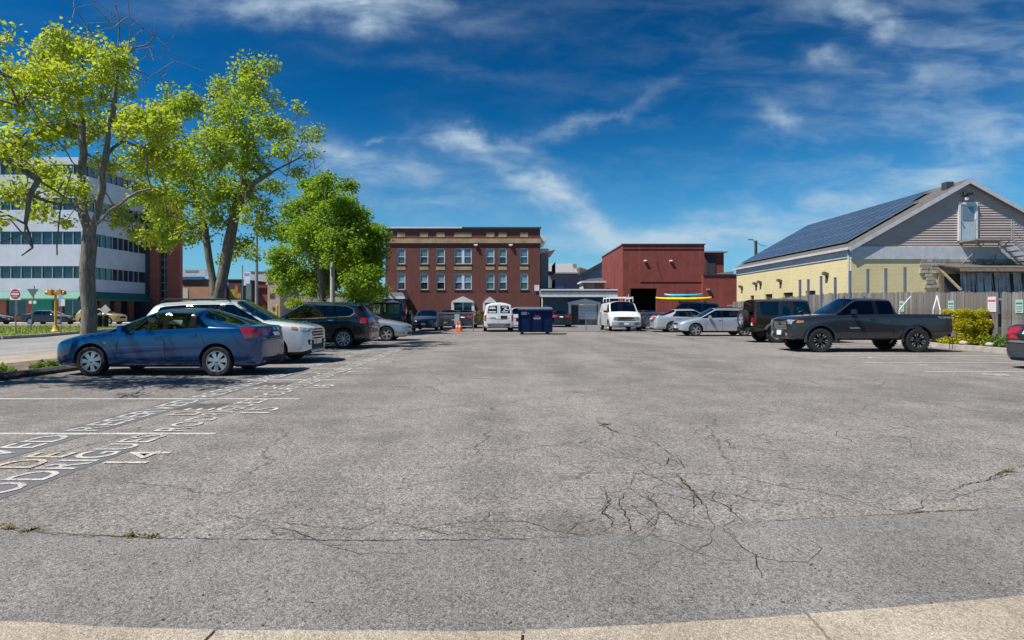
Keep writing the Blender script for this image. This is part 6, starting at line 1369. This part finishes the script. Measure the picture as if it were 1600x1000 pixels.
def build_trees():
    BK = bark('maple_bark', (.27, .245, .21)); BK2 = bark('dark_bark', (.21, .19, .16))
    L1 = leafmat('leaf_lime', (.165, .26, .02), (.48, .58, .045), .52); L2 = leafmat('leaf_fresh', (.125, .225, .02), (.38, .51, .035), .52); L3 = leafmat('leaf_green', (.085, .185, .016), (.28, .44, .03), .50)
    make_tree('lime_leaved_tree', 'airy lime-leaved street tree with bare top twigs, nearest full tree on the left', 16.2,
        [[(138, 566, 0), (139, 510, 0), (137, 450, 0), (138, 400, 0), (140, 375, 0)], [(140, 375, 0), (130, 335, .2), (127, 290, .4), (131, 240, .5), (128, 190, .6), (112, 130, .6), (95, 90, .5)],
         [(140, 375, 0), (152, 335, -.2), (160, 295, -.3), (165, 245, -.4), (176, 180, -.3), (184, 115, -.2), (186, 55, -.1), (180, 8, 0)], [(152, 345, 0), (172, 328, -.5), (215, 300, -1.0), (258, 290, -1.3), (296, 272, -1.4)],
         [(131, 330, .2), (100, 305, .7), (65, 285, 1.2), (30, 255, 1.6)], [(128, 270, .4), (95, 225, -.6), (62, 190, -1.2), (40, 150, -1.5)], [(165, 245, -.4), (200, 205, .5), (232, 190, 1.0)], [(160, 300, -.2), (185, 330, .8), (205, 345, 1.2)], [(180, 110, -.2), (208, 75, .1), (232, 70, .2)]],
        [(85, 88, 36), (122, 76, 36), (165, 95, 34), (60, 135, 36), (112, 138, 46), (188, 128, 26), (198, 190, 36), (235, 203, 36), (92, 198, 42), (150, 205, 32), (212, 250, 32), (252, 240, 28), (68, 268, 32), (108, 295, 26), (182, 338, 20), (215, 358, 20), (236, 368, 16), (160, 255, 22), (28, 228, 32), (22, 300, 26), (14, 160, 28), (58, 325, 16), (262, 205, 18), (40, 110, 22), (190, 75, 12), (285, 268, 16), (100, 345, 10), (240, 300, 20)],
        L1, BK, 5, .19, leaf=.094, tips_per=42, per=34, spread=.30, depth=.45, bare=[(186, 25), (212, 55), (238, 80), (168, 30), (248, 112), (90, 42), (120, 38), (225, 45)])
    make_tree('twin_stemmed_tree', 'tall twin-stemmed leafy tree, second trunk along the left verge', 23.0,
        [[(338, 541, 0), (338, 505, 0), (338, 478, 0)], [(338, 478, 0), (333, 440, 0), (326, 400, 0), (322, 372, 0), (308, 320, .3), (295, 250, .6), (280, 190, .6), (268, 165, .6)], [(338, 478, 0), (346, 440, .1), (354, 400, .2), (362, 360, .2), (372, 305, 0), (384, 250, 0), (394, 180, 0), (408, 112, 0)],
         [(366, 330, 0), (398, 285, -.8), (438, 262, -1.4), (476, 240, -1.6)], [(384, 250, 0), (420, 215, .8), (452, 192, 1.2), (470, 180, 1.3)], [(322, 372, 0), (290, 345, -1), (262, 335, -1.6)], [(384, 240, 0), (362, 200, .6), (352, 150, .8)], [(372, 300, 0), (415, 320, 1.0), (440, 345, 1.4)]],
        [(262, 160, 28), (295, 165, 27), (248, 188, 22), (388, 112, 26), (350, 140, 25), (400, 148, 32), (370, 180, 40), (340, 205, 28), (418, 102, 12), (330, 240, 40), (288, 250, 40), (380, 238, 40), (420, 200, 22), (446, 205, 16), (462, 172, 9), (478, 208, 11), (488, 238, 9), (498, 205, 7), (300, 305, 40), (350, 300, 40), (260, 325, 36), (258, 365, 24), (298, 365, 26), (392, 300, 26), (428, 292, 20), (402, 340, 24), (375, 378, 20), (358, 402, 14), (390, 392, 12), (462, 262, 11), (228, 305, 22), (440, 232, 14), (415, 365, 14), (330, 345, 26), (240, 255, 24)],
        L2, BK2, 8, .28, leaf=.110, tips_per=29, per=34, spread=.36, depth=.5, bare=[(330, 150), (345, 165), (460, 225), (455, 250), (480, 255), (475, 225)])
    make_tree('round_crowned_tree', 'full round green tree right of the tall pair, beside the pole', 36.0,
        [[(503, 521, 0), (503, 470, 0), (502, 430, 0), (500, 400, 0)], [(500, 400, 0), (485, 360, .5), (470, 325, .8)], [(500, 400, 0), (515, 350, -.4), (508, 300, -.4), (508, 280, 0)], [(500, 405, 0), (540, 370, .8), (570, 350, 1)], [(502, 425, 0), (460, 405, -1), (440, 400, -1.2)]],
        [(500, 300, 27), (470, 330, 28), (530, 328, 30), (560, 342, 26), (583, 366, 18), (452, 360, 22), (490, 370, 40), (540, 380, 42), (568, 402, 32), (440, 400, 20), (462, 430, 27), (518, 430, 38), (568, 436, 24), (510, 277, 12), (540, 288, 12), (590, 395, 12), (488, 452, 12), (552, 462, 16), (430, 425, 13), (585, 425, 14), (440, 455, 8), (478, 285, 10)],
        L3, BK2, 13, .27, leaf=.15, tips_per=34, per=44, spread=.50, depth=.55)
    make_tree('overhanging_tree', 'tree outside the left edge whose limbs reach into the frame', 10.6,
        [[(-230, 608, 0), (-232, 480, 0), (-230, 380, 0), (-225, 300, 0)], [(-225, 300, 0), (-150, 225, .2), (-70, 198, .4), (0, 190, .5), (60, 196, .6), (120, 188, .6)], [(-225, 310, 0), (-130, 240, -.2), (-40, 236, -.2), (30, 262, -.1), (90, 300, 0), (130, 330, 0)], [(-226, 290, 0), (-160, 180, 0), (-90, 130, 0), (-20, 150, .2), (30, 165, .3)], [(-225, 300, 0), (-260, 180, 0), (-255, 60, 0)], [(-225, 300, 0), (-330, 200, 0), (-400, 140, 0)]],
        [(-30, 70, 30), (-60, 130, 55), (6, 55, 14), (-10, 195, 30), (-90, 60, 60), (-160, 100, 70), (-60, 240, 40), (28, 205, 15), (-250, 60, 90), (-350, 130, 90), (-160, 190, 60), (-300, 250, 60), (6, 120, 14), (66, 212, 14), (-40, 300, 24), (-320, 20, 80), (-130, 10, 60), (10, 250, 14), (-20, 330, 18)],
        L1, BK2, 21, .26, leaf=.09, tips_per=20, per=26, spread=.27, depth=.40, bare=[(40, 350), (95, 320)])
    # far greenery behind the lot
    for (nm, lb, px, Y, blobs, lm, s) in (('corner_tree', 'dark bushy tree between the round tree and the brick block', 575, 56.0, [(572, 440, 24), (590, 456, 16), (560, 462, 20), (582, 470, 16), (548, 450, 16)], L3, 31), ('far_tree', 'small tree in front of the taupe building', 462, 80.0, [(462, 470, 10), (455, 476, 8), (470, 476, 9)], L2, 33)):
        make_tree(nm, lb, Y, [[(px, HY + CH * F / Y, 0), (px, 490, 0), (px + 1, 470, 0)]], blobs, lm, BK2, s, .16, leaf=.24, tips_per=9, per=26, spread=.5, depth=.5)

def plant(name, label, loc, w, h, n, m, seed, leaf=.06, box=False, cat='plant', group=None, d=None):
    rng = np.random.default_rng(seed); root = thing(name, label, cat, loc, 0, group); d = d or w
    if box:
        q = rng.uniform(-1, 1, (n, 3)); k = rng.integers(0, 3, n); sgn = rng.choice([-1, 1], n); sh = rng.random(n) < .72
        for i in range(n):
            if sh[i]: q[i, k[i]] = sgn[i] * rng.uniform(.82, 1.0)
        r = np.linalg.norm(q ** 4, axis=1) ** .25; q = q / np.maximum(1, r)[:, None]; bump = 1 + .10 * np.sin(q[:, 0] * 5 + 1) * np.cos(q[:, 1] * 4) + .08 * np.sin(q[:, 2] * 7); q *= bump[:, None]; c = q * (w / 2, d / 2, h / 2) + (0, 0, h / 2 + .03)
    else:
        a = rng.uniform(0, 6.28, n); r = rng.random(n) ** .5; c = np.stack([r * np.cos(a) * w / 2, r * np.sin(a) * d / 2, rng.random(n) * h * (1 - .5 * r)], 1)
    dr = c - c.mean(0); dr /= np.linalg.norm(dr, axis=1)[:, None] + 1e-6
    V = leaf_arrays(rng, c, dr, leaf, 4, leaf * 1.1, droop=-.25 if not box else .1, flat=.5); link('foliage', quads_mesh('foliage', V, m), root)
    segs = [(np.array((0, 0, 0.0)), np.array(c[i] * (.8, .8, .8)), .008, .004) for i in rng.integers(0, n, min(n, 16))]; link('stems', tube_mesh(segs, mat('stem_brown', (.12, .08, .05), .9), 'stems'), root); return root

# ---------------------------------------------------------------- fence, hedge, signs, furniture
def build_fence():
    WD = [mat('fence_grey_%d' % k, c, .9, var=.28, scale=2.5, bump=.3, bscale=30, streak=.45) for k, c in enumerate(((.20, .18, .165), (.155, .14, .13), (.25, .23, .21), (.18, .155, .14)))]
    X = 17.25; r = thing('board_fence', 'weathered grey vertical-board fence behind the hedge on the right', 'fence', (X, 30, 0)); top = lambda y: float(np.interp(y, [14, 20, 26, 32, 43, 47], [2.0, 2.03, 2.2, 2.33, 2.12, 2.05])); rr = random.Random(9); y = 16.5; k = 0
    mes = [MB().prism([(-.066, 0), (.066, 0), (.066, .955), (.045, 1.0), (-.045, 1.0), (-.066, .955)], -.011, .011, 'YZ').mesh('picket', m) for m in WD]
    while y < 46.5:
        h = top(y) - .17 + rr.gauss(0, .02)
        if not (20.95 < y < 21.05): o = link('picket', rr.choice(mes), r, (rr.gauss(0, .006), y - 30, .17)); o.scale = (1, 1, h); o.rotation_euler = (rr.gauss(0, .006), 0, rr.gauss(0, .02))
        y += .142; k += 1
    for yy in np.arange(16.6, 46.5, 2.4):
        MB().bx(.09, .18, yy - 30, yy - 29.91, 0, top(yy) - .05).build('fence_post', WD[1], r)
        for z in (.45, 1.75): MB().bx(.016, .085, yy - 30, yy - 30 + 2.4, z, z + .09).build('fence_rail', WD[3], r)
    # small parking signs fixed to the boards
    GN = mat('sign_pale_green', (.42, .56, .50), .5, var=.1); WT = mat('sign_white', (.72, .70, .70), .5, var=.06); GT = mat('sign_green_print', (.03, .22, .13), .5, var=0); RT = mat('sign_red_print', (.55, .08, .14), .5, var=0)
    for i, (px, Z, kind) in enumerate(((1285, 1.62, 0), (1410, 1.62, 0), (1487, 1.60, 0), (1551, 1.62, 1), (1594, 1.58, 0))):
        yy = X * F / (px - 800); nm = ['farthest small pale green parking sign on the fence, above the pickup windshield', 'pale green parking sign on the fence above the pickup bed', 'pale green parking sign on the fence above the yellow hedge', 'red and white notice on the fence right of the hedge', 'pale green parking sign on the fence at the right edge of frame'][i]
        s = thing('fence_sign', nm, 'sign', (X - .02, yy, Z - .27), 0, 'small signs on the fence'); hh, ww = (.46, .31) if kind == 0 else (.54, .36)
        MB().bx(-.012, -.004, -ww / 2, ww / 2, 0, hh).build('plate', GN if kind == 0 else WT, s)
        if kind == 0:
            for z0, z1, a in ((.30, .36, .13), (.20, .225, .12), (.13, .155, .12), (.05, .075, .10)): MB().bx(-.0155, -.0125, -a, a, z0, z1).build('print_line', GT, s)
        else: MB().bx(-.0155, -.0125, -.16, .16, .36, .43).build('print_band', RT, s); [MB().bx(-.0155, -.0125, -.13, .13, z, z + .02).build('print_line', mat('sign_pink', (.65, .45, .48), .5), s) for z in (.28, .21, .14, .07)]
    # pale metal rails leaning in the pickup's bed stay behind it, against the fence
    for k, (a, b, c, d) in enumerate(((1405, 484, 1423, 463), (1458, 484, 1464, 462), (1469, 484, 1464, 462))):
        Yr = 21.6; p0, p1 = P3(a, b, Yr - .3), P3(c, d, Yr); 
        o = MB().tube(p0, p1, .018, .018, 6).tube(p0, p0 + Vector((.0, .0, -.62)), .018, .018, 6).build('ladder_leg', M_WHITE)
        tag(o, ['slanting white pole standing in the pickup bed, leftmost', 'left leg of the white A-frame in the pickup bed', 'right leg of the white A-frame in the pickup bed'][k], 'pole', 'white poles in the pickup bed')
        o.name = 'white_pole'
    plant('clipped_hedge', 'clipped yellow-green hedge behind the pickup tail', (16.62, 21.95, .12), 1.05, 1.22, 6500, leafmat('hedge_yellow', (.16, .20, .012), (.66, .60, .03), .35), 3, .045, True, 'hedge', d=1.2)
    wm = leafmat('weed_green', (.06, .13, .02), (.17, .30, .04), .35)
    for i, (x, y, w, h, lb) in enumerate(((16.75, 20.4, .9, .42, 'leafy green weeds in the bed right of the hedge'), (16.8, 19.3, .8, .28, 'low green weeds in the bed before the red notice'), (16.45, 22.9, .6, .5, 'small weed clump on the far side of the hedge'))): plant('weed_clump', lb, (x, y, .16), w, h, 130, wm, 40 + i, .09)
    for i, (x, y, lb) in enumerate(((-11.1, 11.7, 'weed tuft at the left kerb near the frame edge'), (-11.0, 12.7, 'small weed tuft on the left verge before the blue sedan'), (-10.7, 13.7, 'weed tuft by the nose of the blue sedan'))): plant('weed_tuft', lb, (x, y, .02), .55, .22, 70, wm, 50 + i, .08)
    dr = leafmat('dry_weed', (.18, .15, .03), (.30, .26, .06), .3)
    for i, (px, py, lb) in enumerate(((8, 827, 'dry weed sprouting from the front seam at the left edge'), (48, 829, 'second dry weed along the front asphalt seam'), (205, 838, 'flat dry weed in the front seam'), (235, 841, 'yellowish weed at the seam left of the long crack'), (946, 664, 'brown weed in the crack at mid lot'), (1576, 738, 'dry weeds in the crack at the right edge'))): p = G(px, py); plant('seam_weed', lb, (p.x, p.y, .004), .10, .02, 12, dr, 60 + i, .016)
    for i, (x, y) in enumerate(((16.15, 21.3), (16.3, 20.3))):
        mb = MB(); mb.lathe([(.001, 0), (.12, .02), (.15, .07), (.11, .13), (.001, .16)], 9); o = mb.build('bed_stone', mat('pale_stone', (.45, .40, .33), .9, var=.2), smooth=True, loc=(x, y, .165)); tag(o, ['pale round stone at the bed kerb beside the hedge', 'pale round stone among the weeds in the bed'][i], 'stone', 'stones in the planting bed')
def build_dumpster():
    BL = mat('dumpster_navy', (.004, .017, .070), .55, .0, var=.25, scale=3, streak=.3, spec=.15); Y = 34.4; x0 = XP(836.5, Y); r = thing('dumpster', 'navy blue steel dumpster with flat lids at the back of the lot', 'dumpster', (x0, Y, 0)); w = .98
    MB().prism([(-.0, .14), (1.5, .14), (1.62, 1.55), (-.10, 1.42)], -w, w, 'YZ').build('bin', BL, r)
    for x in (-w + .02, -.33, .33, w - .02): MB().prism([(-.05, .16), (-.002, .16), (-.10, 1.36), (-.15, 1.36)], x - .03, x + .03, 'YZ').build('rib', BL, r)
    MB().box((0, -.13, 1.40), (2 * w + .08, .10, .09)).build('rim', BL, r)
    for s in (-1, 1): MB().bx(s * (w + .005), s * (w + .13), .25, 1.2, .75, .95).build('fork_pocket', BL, r); MB().prism([(-.12, 1.43), (1.60, 1.57), (1.60, 1.61), (-.12, 1.48)], .015 if s > 0 else -w - .03, w + .03 if s > 0 else -.015, 'YZ').build('lid', mat('lid_grey_blue', (.10, .13, .17), .55), r)
    for s in (-1, 1):
        for y in (.2, 1.3): MB().bx(s * .75 - .08, s * .75 + .08, y - .12, y + .12, 0, .14).build('skid', M_DARKROOF, r)
    wt = mat('decal_pale', (.62, .60, .66), .5, var=.1)
    def dec(nm, u0, u1, z0, z1, m, k=0):
        f = lambda z: -.10 * (z - .14) / 1.28 - .006 - .002 * k
        MB().poly([(u0, f(z0), z0), (u1, f(z0), z0), (u1, f(z1), z1), (u0, f(z1), z1)]).build(nm, m, r)
    dec('label', -.10, .30, .90, 1.02, wt); dec('label', -.82, -.50, 1.14, 1.32, mat('decal_pink', (.55, .35, .45), .5)); dec('label', -.45, -.30, 1.20, 1.26, wt)
    for k in range(3): dec('emblem', -.02 + k * .085, .05 + k * .085, 1.04, 1.16 - .03 * (k % 2), mat('decal_magenta', (.60, .06, .22), .5), 1)
    dec('label_print', -.06, .26, .94, .985, mat('decal_blue', (.08, .14, .40), .5), 1)
    # orange cones with a post sign stub
    OR = mat('cone_orange', (.75, .12, .02), .5)
    for i, px in enumerate((714.5, 718.8)):
        Yc = 39.2 - i * .5; c = thing('traffic_cone', ['orange traffic cone, left of the close pair', 'orange traffic cone, right of the close pair'][i], 'cone', (XP(px, Yc), Yc, .006), 0, 'orange traffic cones'); MB().bx(-.19, .19, -.19, .19, 0, .04).build('base', OR, c); MB().lathe([(.15, .04), (.10, .32), (.03, .71), (.001, .72)], 16).build('cone_body', OR, c, smooth=R(40)); MB().lathe([(.108, .30), (.085, .44)], 16).build('collar', M_WHITE, c, smooth=True)
    Yc = 40.0; s = thing('grey_notice_board', 'pale grey notice panel standing behind the orange cones', 'sign', (XP(714, Yc), Yc, 0)); MB().bx(-.16, .16, -.02, .02, .45, 1.15).build('panel', mat('panel_grey', (.42, .46, .52), .5), s); MB().tube((0, .03, 0), (0, .03, 1.1), .025).build('post', M_ALLOY, s)
def build_chainlink():
    ST = mat('galv_pipe', (.30, .31, .32), .45, .6); Y = 40.2; r = thing('chain_link_fence', 'low chain-link fence with steel posts along the back of the lot', 'fence', (3, Y, 0)); segs = [(-10.2, -6.9), (-5.0, -2.6), (5.0, 6.0), (8.7, 16.9)]
    for a, b in segs:
        MB().tube((a - 3, 0, 1.22), (b - 3, 0, 1.22), .024).build('top_rail', ST, r); n = max(1, round((b - a) / 2.2))
        for i in range(n + 1): MB().tube((a + (b - a) * i / n - 3, 0, 0), (a + (b - a) * i / n - 3, 0, 1.28), .03).build('fence_post', ST, r)
        mb = MB(); s = .12; k = int((b - a) / s)
        for i in range(-10, k):
            for sg in (1, -1):
                x0 = a + i * s; x1 = x0 + 1.16
                lo, hi = (max(x0, a), min(x1, b))
                if hi <= lo: continue
                z0 = .04 + (lo - x0); z1 = .04 + (hi - x0)
                if sg < 0: z0, z1 = 1.24 - z0, 1.24 - z1
                mb.tube((lo - 3, .0, z0), (hi - 3, .0, z1), .0035, .0035, 3, caps=False)
        tag(link('wire_mesh', mb.mesh('wire_mesh', ST, fix=False), r), kind='stuff')
def build_street_furniture():
    ST = mat('sign_post_steel', (.22, .25, .27), .5, .4); RD = mat('sign_red', (.45, .012, .03), .45, var=.05); WT = mat('sign_white_face', (.75, .75, .75), .5, var=.04)
    Y = 32.6; s = thing('do_not_enter_sign', 'red and white no-entry sign on a post at the grass island', 'sign', (XP(24, Y), Y, 0)); z = ZP(459.5, Y); MB().tube((0, .03, 0), (0, .03, z + .3), .03).build('post', ST, s); MB().bx(-.29, .29, -.004, .004, z - .32, z + .32).build('plate', WT, s)
    MB().tube((0, -.005, z), (0, -.008, z), .27, .27, 28).build('disc', RD, s); MB().bx(-.215, .215, -.014, -.010, z - .045, z + .045).build('bar', WT, s)
    text_obj('lettering', 'DO NOT', .30, .085, (-.15, -.012, z + .085), (1, 0, 0), (0, 0, 1), WT, s, .012); text_obj('lettering', 'ENTER', .28, .085, (-.14, -.012, z - .17), (1, 0, 0), (0, 0, 1), WT, s, .012)
    Y = 38.0; s = thing('yield_sign', 'pale triangular yield sign turned away, on a leaning post', 'sign', (XP(48, Y), Y, .0)); z = ZP(465, Y); MB().tube((0, .02, 0), (.22, .02, z + .75), .03).build('post', ST, s)
    mb = MB(); k = 3; mb.prism([(-.30, .55), (.30, .55), (0, 0)], -.006, .006); mb.build('plate', mat('sign_back', (.50, .50, .46), .5), s, loc=(.16, -.03, z), rz=R(30)); 
    for dx in (-.14, .14): MB().tube((dx + .14, -.04, z - .30), (dx + .14, -.01, z - .30), .11, .11, 16).build('round_plate', WT, s)
    YL = mat('signal_yellow', (.62, .36, .03), .5); Y = 35.6; s = thing('yellow_signal_post', 'yellow signal pedestal with two amber heads on the island', 'signal', (XP(87, Y), Y, .10)); h = ZP(460, Y)
    MB().lathe([(.27, 0), (.27, .06), (.20, .12), (.13, .32), (.09, .42)], 16).build('base', YL, s, smooth=R(40)); MB().tube((0, 0, .4), (0, 0, h), .07, .06, 14).build('pole', YL, s, smooth=R(40)); MB().bx(-.28, .28, -.06, .06, h - .02, h + .06).build('crossarm', YL, s)
    for sg in (-1, 1):
        hd = MB().bx(sg * .16, sg * .40, -.15, .15, h - .16, h + .16).build('signal_head', mat('signal_amber', (.55, .25, .03), .5), s); MB().lathe([(.10, 0), (.13, .16), (.12, .16), (.001, .03)], 14, 'X').build('visor', YL, hd, loc=(sg * .40, 0, h)).scale = (sg, 1, 1)
        MB().tube((sg * .24, 0, h + .16), (sg * .24, 0, h + .24), .04).build('finial', YL, s)
    Y = 33.0; s = thing('parking_sign_post', 'slim post with narrow blue-grey signs right of the yellow pedestal', 'sign', (XP(95, Y), Y, .1)); z = ZP(473, Y); MB().tube((0, .02, 0), (0, .02, z + .5), .022).build('post', ST, s); MB().bx(-.11, .11, -.01, .0, z - .30, z + .36).build('plate', mat('sign_blue_grey', (.34, .42, .52), .5), s); MB().bx(.03, .24, -.016, -.011, z - .28, z + .10).build('plate', WT, s)
    Y = 46.0; s = thing('diamond_sign', 'diamond sign seen from behind above two dark bins', 'sign', (XP(165, Y), Y, .1)); z = ZP(486, Y); MB().tube((0, 0, 0), (0, 0, z), .03).build('post', ST, s); MB().box((0, -.04, z), (.58, .012, .58), ry=R(45)).build('plate', mat('sign_back', (.50, .50, .46), .5), s)
    for dx, lb in ((-.22, 'dark litter bin left below the diamond sign'), (.26, 'dark litter bin right below the diamond sign')): b = thing('litter_bin', lb, 'bin', (XP(165, Y) + dx, Y - .4, .1), 0, 'bins below the diamond sign'); MB().lathe([(.001, 0), (.19, 0), (.22, .80), (.24, .82), (.24, .88), (.12, .98), (.001, 1.0)], 14).build('body', M_BLACK, b, smooth=R(40)); MB().bx(-.1, .1, -.245, -.2, .70, .80).build('flap', M_DARKROOF, b)
    # tall lamp post, pole stub, banner post, mailbox
    Y = 30.0; s = thing('lamp_post', 'slim grey lamp post rising between the twin and round trees', 'lamp post', (XP(401, Y), Y, 0)); MB().lathe([(.16, 0), (.16, .5), (.10, .6)], 12).build('base', ST, s); MB().tube((0, 0, .5), (0, 0, ZP(330, Y)), .085, .06, 12).build('pole', mat('pole_grey', (.33, .33, .36), .5, .3), s); MB().tube((0, 0, ZP(331, Y)), (.9, 0, ZP(324, Y)), .03).build('arm', ST, s); MB().box((1.15, 0, ZP(323, Y)), (.5, .2, .1)).build('lantern', ST, s)
    Y = 33.5; s = thing('utility_stub_pole', 'grey pole with dark weathered top in front of the round tree', 'pole', (XP(519.5, Y), Y, 0)); zt = ZP(379, Y); zm = ZP(408, Y); MB().tube((0, 0, 0), (0, 0, zm), .135, .125, 12).build('shaft', mat('pole_pale', (.42, .40, .38), .85, var=.2, scale=3), s, smooth=R(40)); MB().tube((0, 0, zm), (0, 0, zt), .118, .11, 12).build('dark_top', mat('pole_dark', (.06, .045, .035), .9, var=.3), s, smooth=R(40)); MB().box((0, -.15, zm - .6), (.05, .05, .5)).build('cable_clip', M_DARKROOF, s)
    Y = 62.0; s = thing('banner_post', 'post with hanging white and purple banner left of the lamp post', 'banner', (XP(379, Y), Y, 0)); MB().tube((0, 0, 0), (0, 0, ZP(414, Y)), .05).build('post', ST, s); MB().bx(.12, .78, -.01, .01, ZP(446, Y), ZP(424, Y)).build('banner', mat('banner_white', (.66, .64, .74), .7), s); MB().bx(.2, .7, -.016, -.011, ZP(431, Y), ZP(427, Y)).build('banner_print', mat('banner_purple', (.30, .24, .50), .7), s); MB().tube((0, 0, ZP(423.5, Y)), (.8, 0, ZP(423.5, Y)), .02).build('arm', ST, s)
    Y = 52.0; s = thing('green_sign_column', 'tall dull green sign column beside the lamp post', 'sign', (XP(389, Y), Y, 0)); MB().bx(-.22, .22, -.1, .1, .3, ZP(443, Y)).build('panel', mat('column_green', (.10, .17, .17), .6), s); MB().bx(-.26, .26, -.14, .14, 0, .3).build('plinth', CONC2, s)
    Y = 44.0; s = thing('blue_mailbox', 'teal-blue street box at the foot of the lamp post', 'mailbox', (XP(404, Y), Y, 0)); TB = mat('mailbox_teal', (.03, .12, .17), .5); MB().bx(-.3, .3, -.26, .26, .2, 1.15).build('body', TB, s); MB().tube((-.3, 0, 1.15), (.3, 0, 1.15), .26, .26, 20).build('lid', TB, s, smooth=R(40)); [MB().bx(a - .03, a + .03, b - .03, b + .03, 0, .2).build('leg', TB, s) for a in (-.25, .25) for b in (-.2, .2)]
    Y = 60.0; s = thing('yellow_bollard', 'short yellow bollard far behind the silver SUV hood', 'bollard', (XP(433, Y), Y, 0)); MB().tube((0, 0, 0), (0, 0, 1.9), .12, .12, 12).build('shaft', YL, s); MB().lathe([(.12, 0), (.08, .06), (.001, .09)], 12).build('cap', YL, s, loc=(0, 0, 1.9))
    # rooftop pole with street lamp behind the yellow hall
    Y = 56.0; s = thing('street_lamp', 'street lamp on a dark pole left of the yellow hall roof', 'lamp post', (XP(1181, Y), Y, 0)); MB().tube((0, 0, 0), (0, 0, ZP(376, Y)), .16, .13, 10).build('pole', mat('pole_dark', (.06, .045, .035), .9), s); MB().path([(0, 0, ZP(379, Y)), (-.35, 0, ZP(374.6, Y))], .03).build('arm', ST, s); MB().box((-.5, 0, ZP(374.4, Y)), (.45, .2, .1)).build('lantern', ST, s); MB().path([(0, 0, ZP(378, Y)), (.6, .2, ZP(383, Y)), (1.2, .4, ZP(384, Y))], .02).build('cable', M_DARKROOF, s)
    # shrubs before the brick block
    sm = leafmat('shrub_olive', (.07, .09, .02), (.24, .25, .05), .3)
    for i, (px, w, lb) in enumerate(((697, 1.4, 'olive shrub between the grey sedan and plum sedan at the brick wall'), (748, 1.1, 'olive shrub right of the pedimented doorway'), (676, 1.2, 'olive shrub at the brick wall behind the grey-blue sedan'))): plant('wall_shrub', lb, (XP(px, 58.6), 58.6, -.02), w, 1.2, 260, sm, 80 + i, .14, True, 'shrub', d=1.0)
# ---------------------------------------------------------------- assemble
lot = build_ground()
build_brick_apartments(); build_side_houses(); build_brick_garage(); build_yellow_hall(); build_office(); build_far_left()
build_trees(); build_fence(); build_cars(); build_dumpster(); build_chainlink(); build_street_furniture()
build_markings(lot)
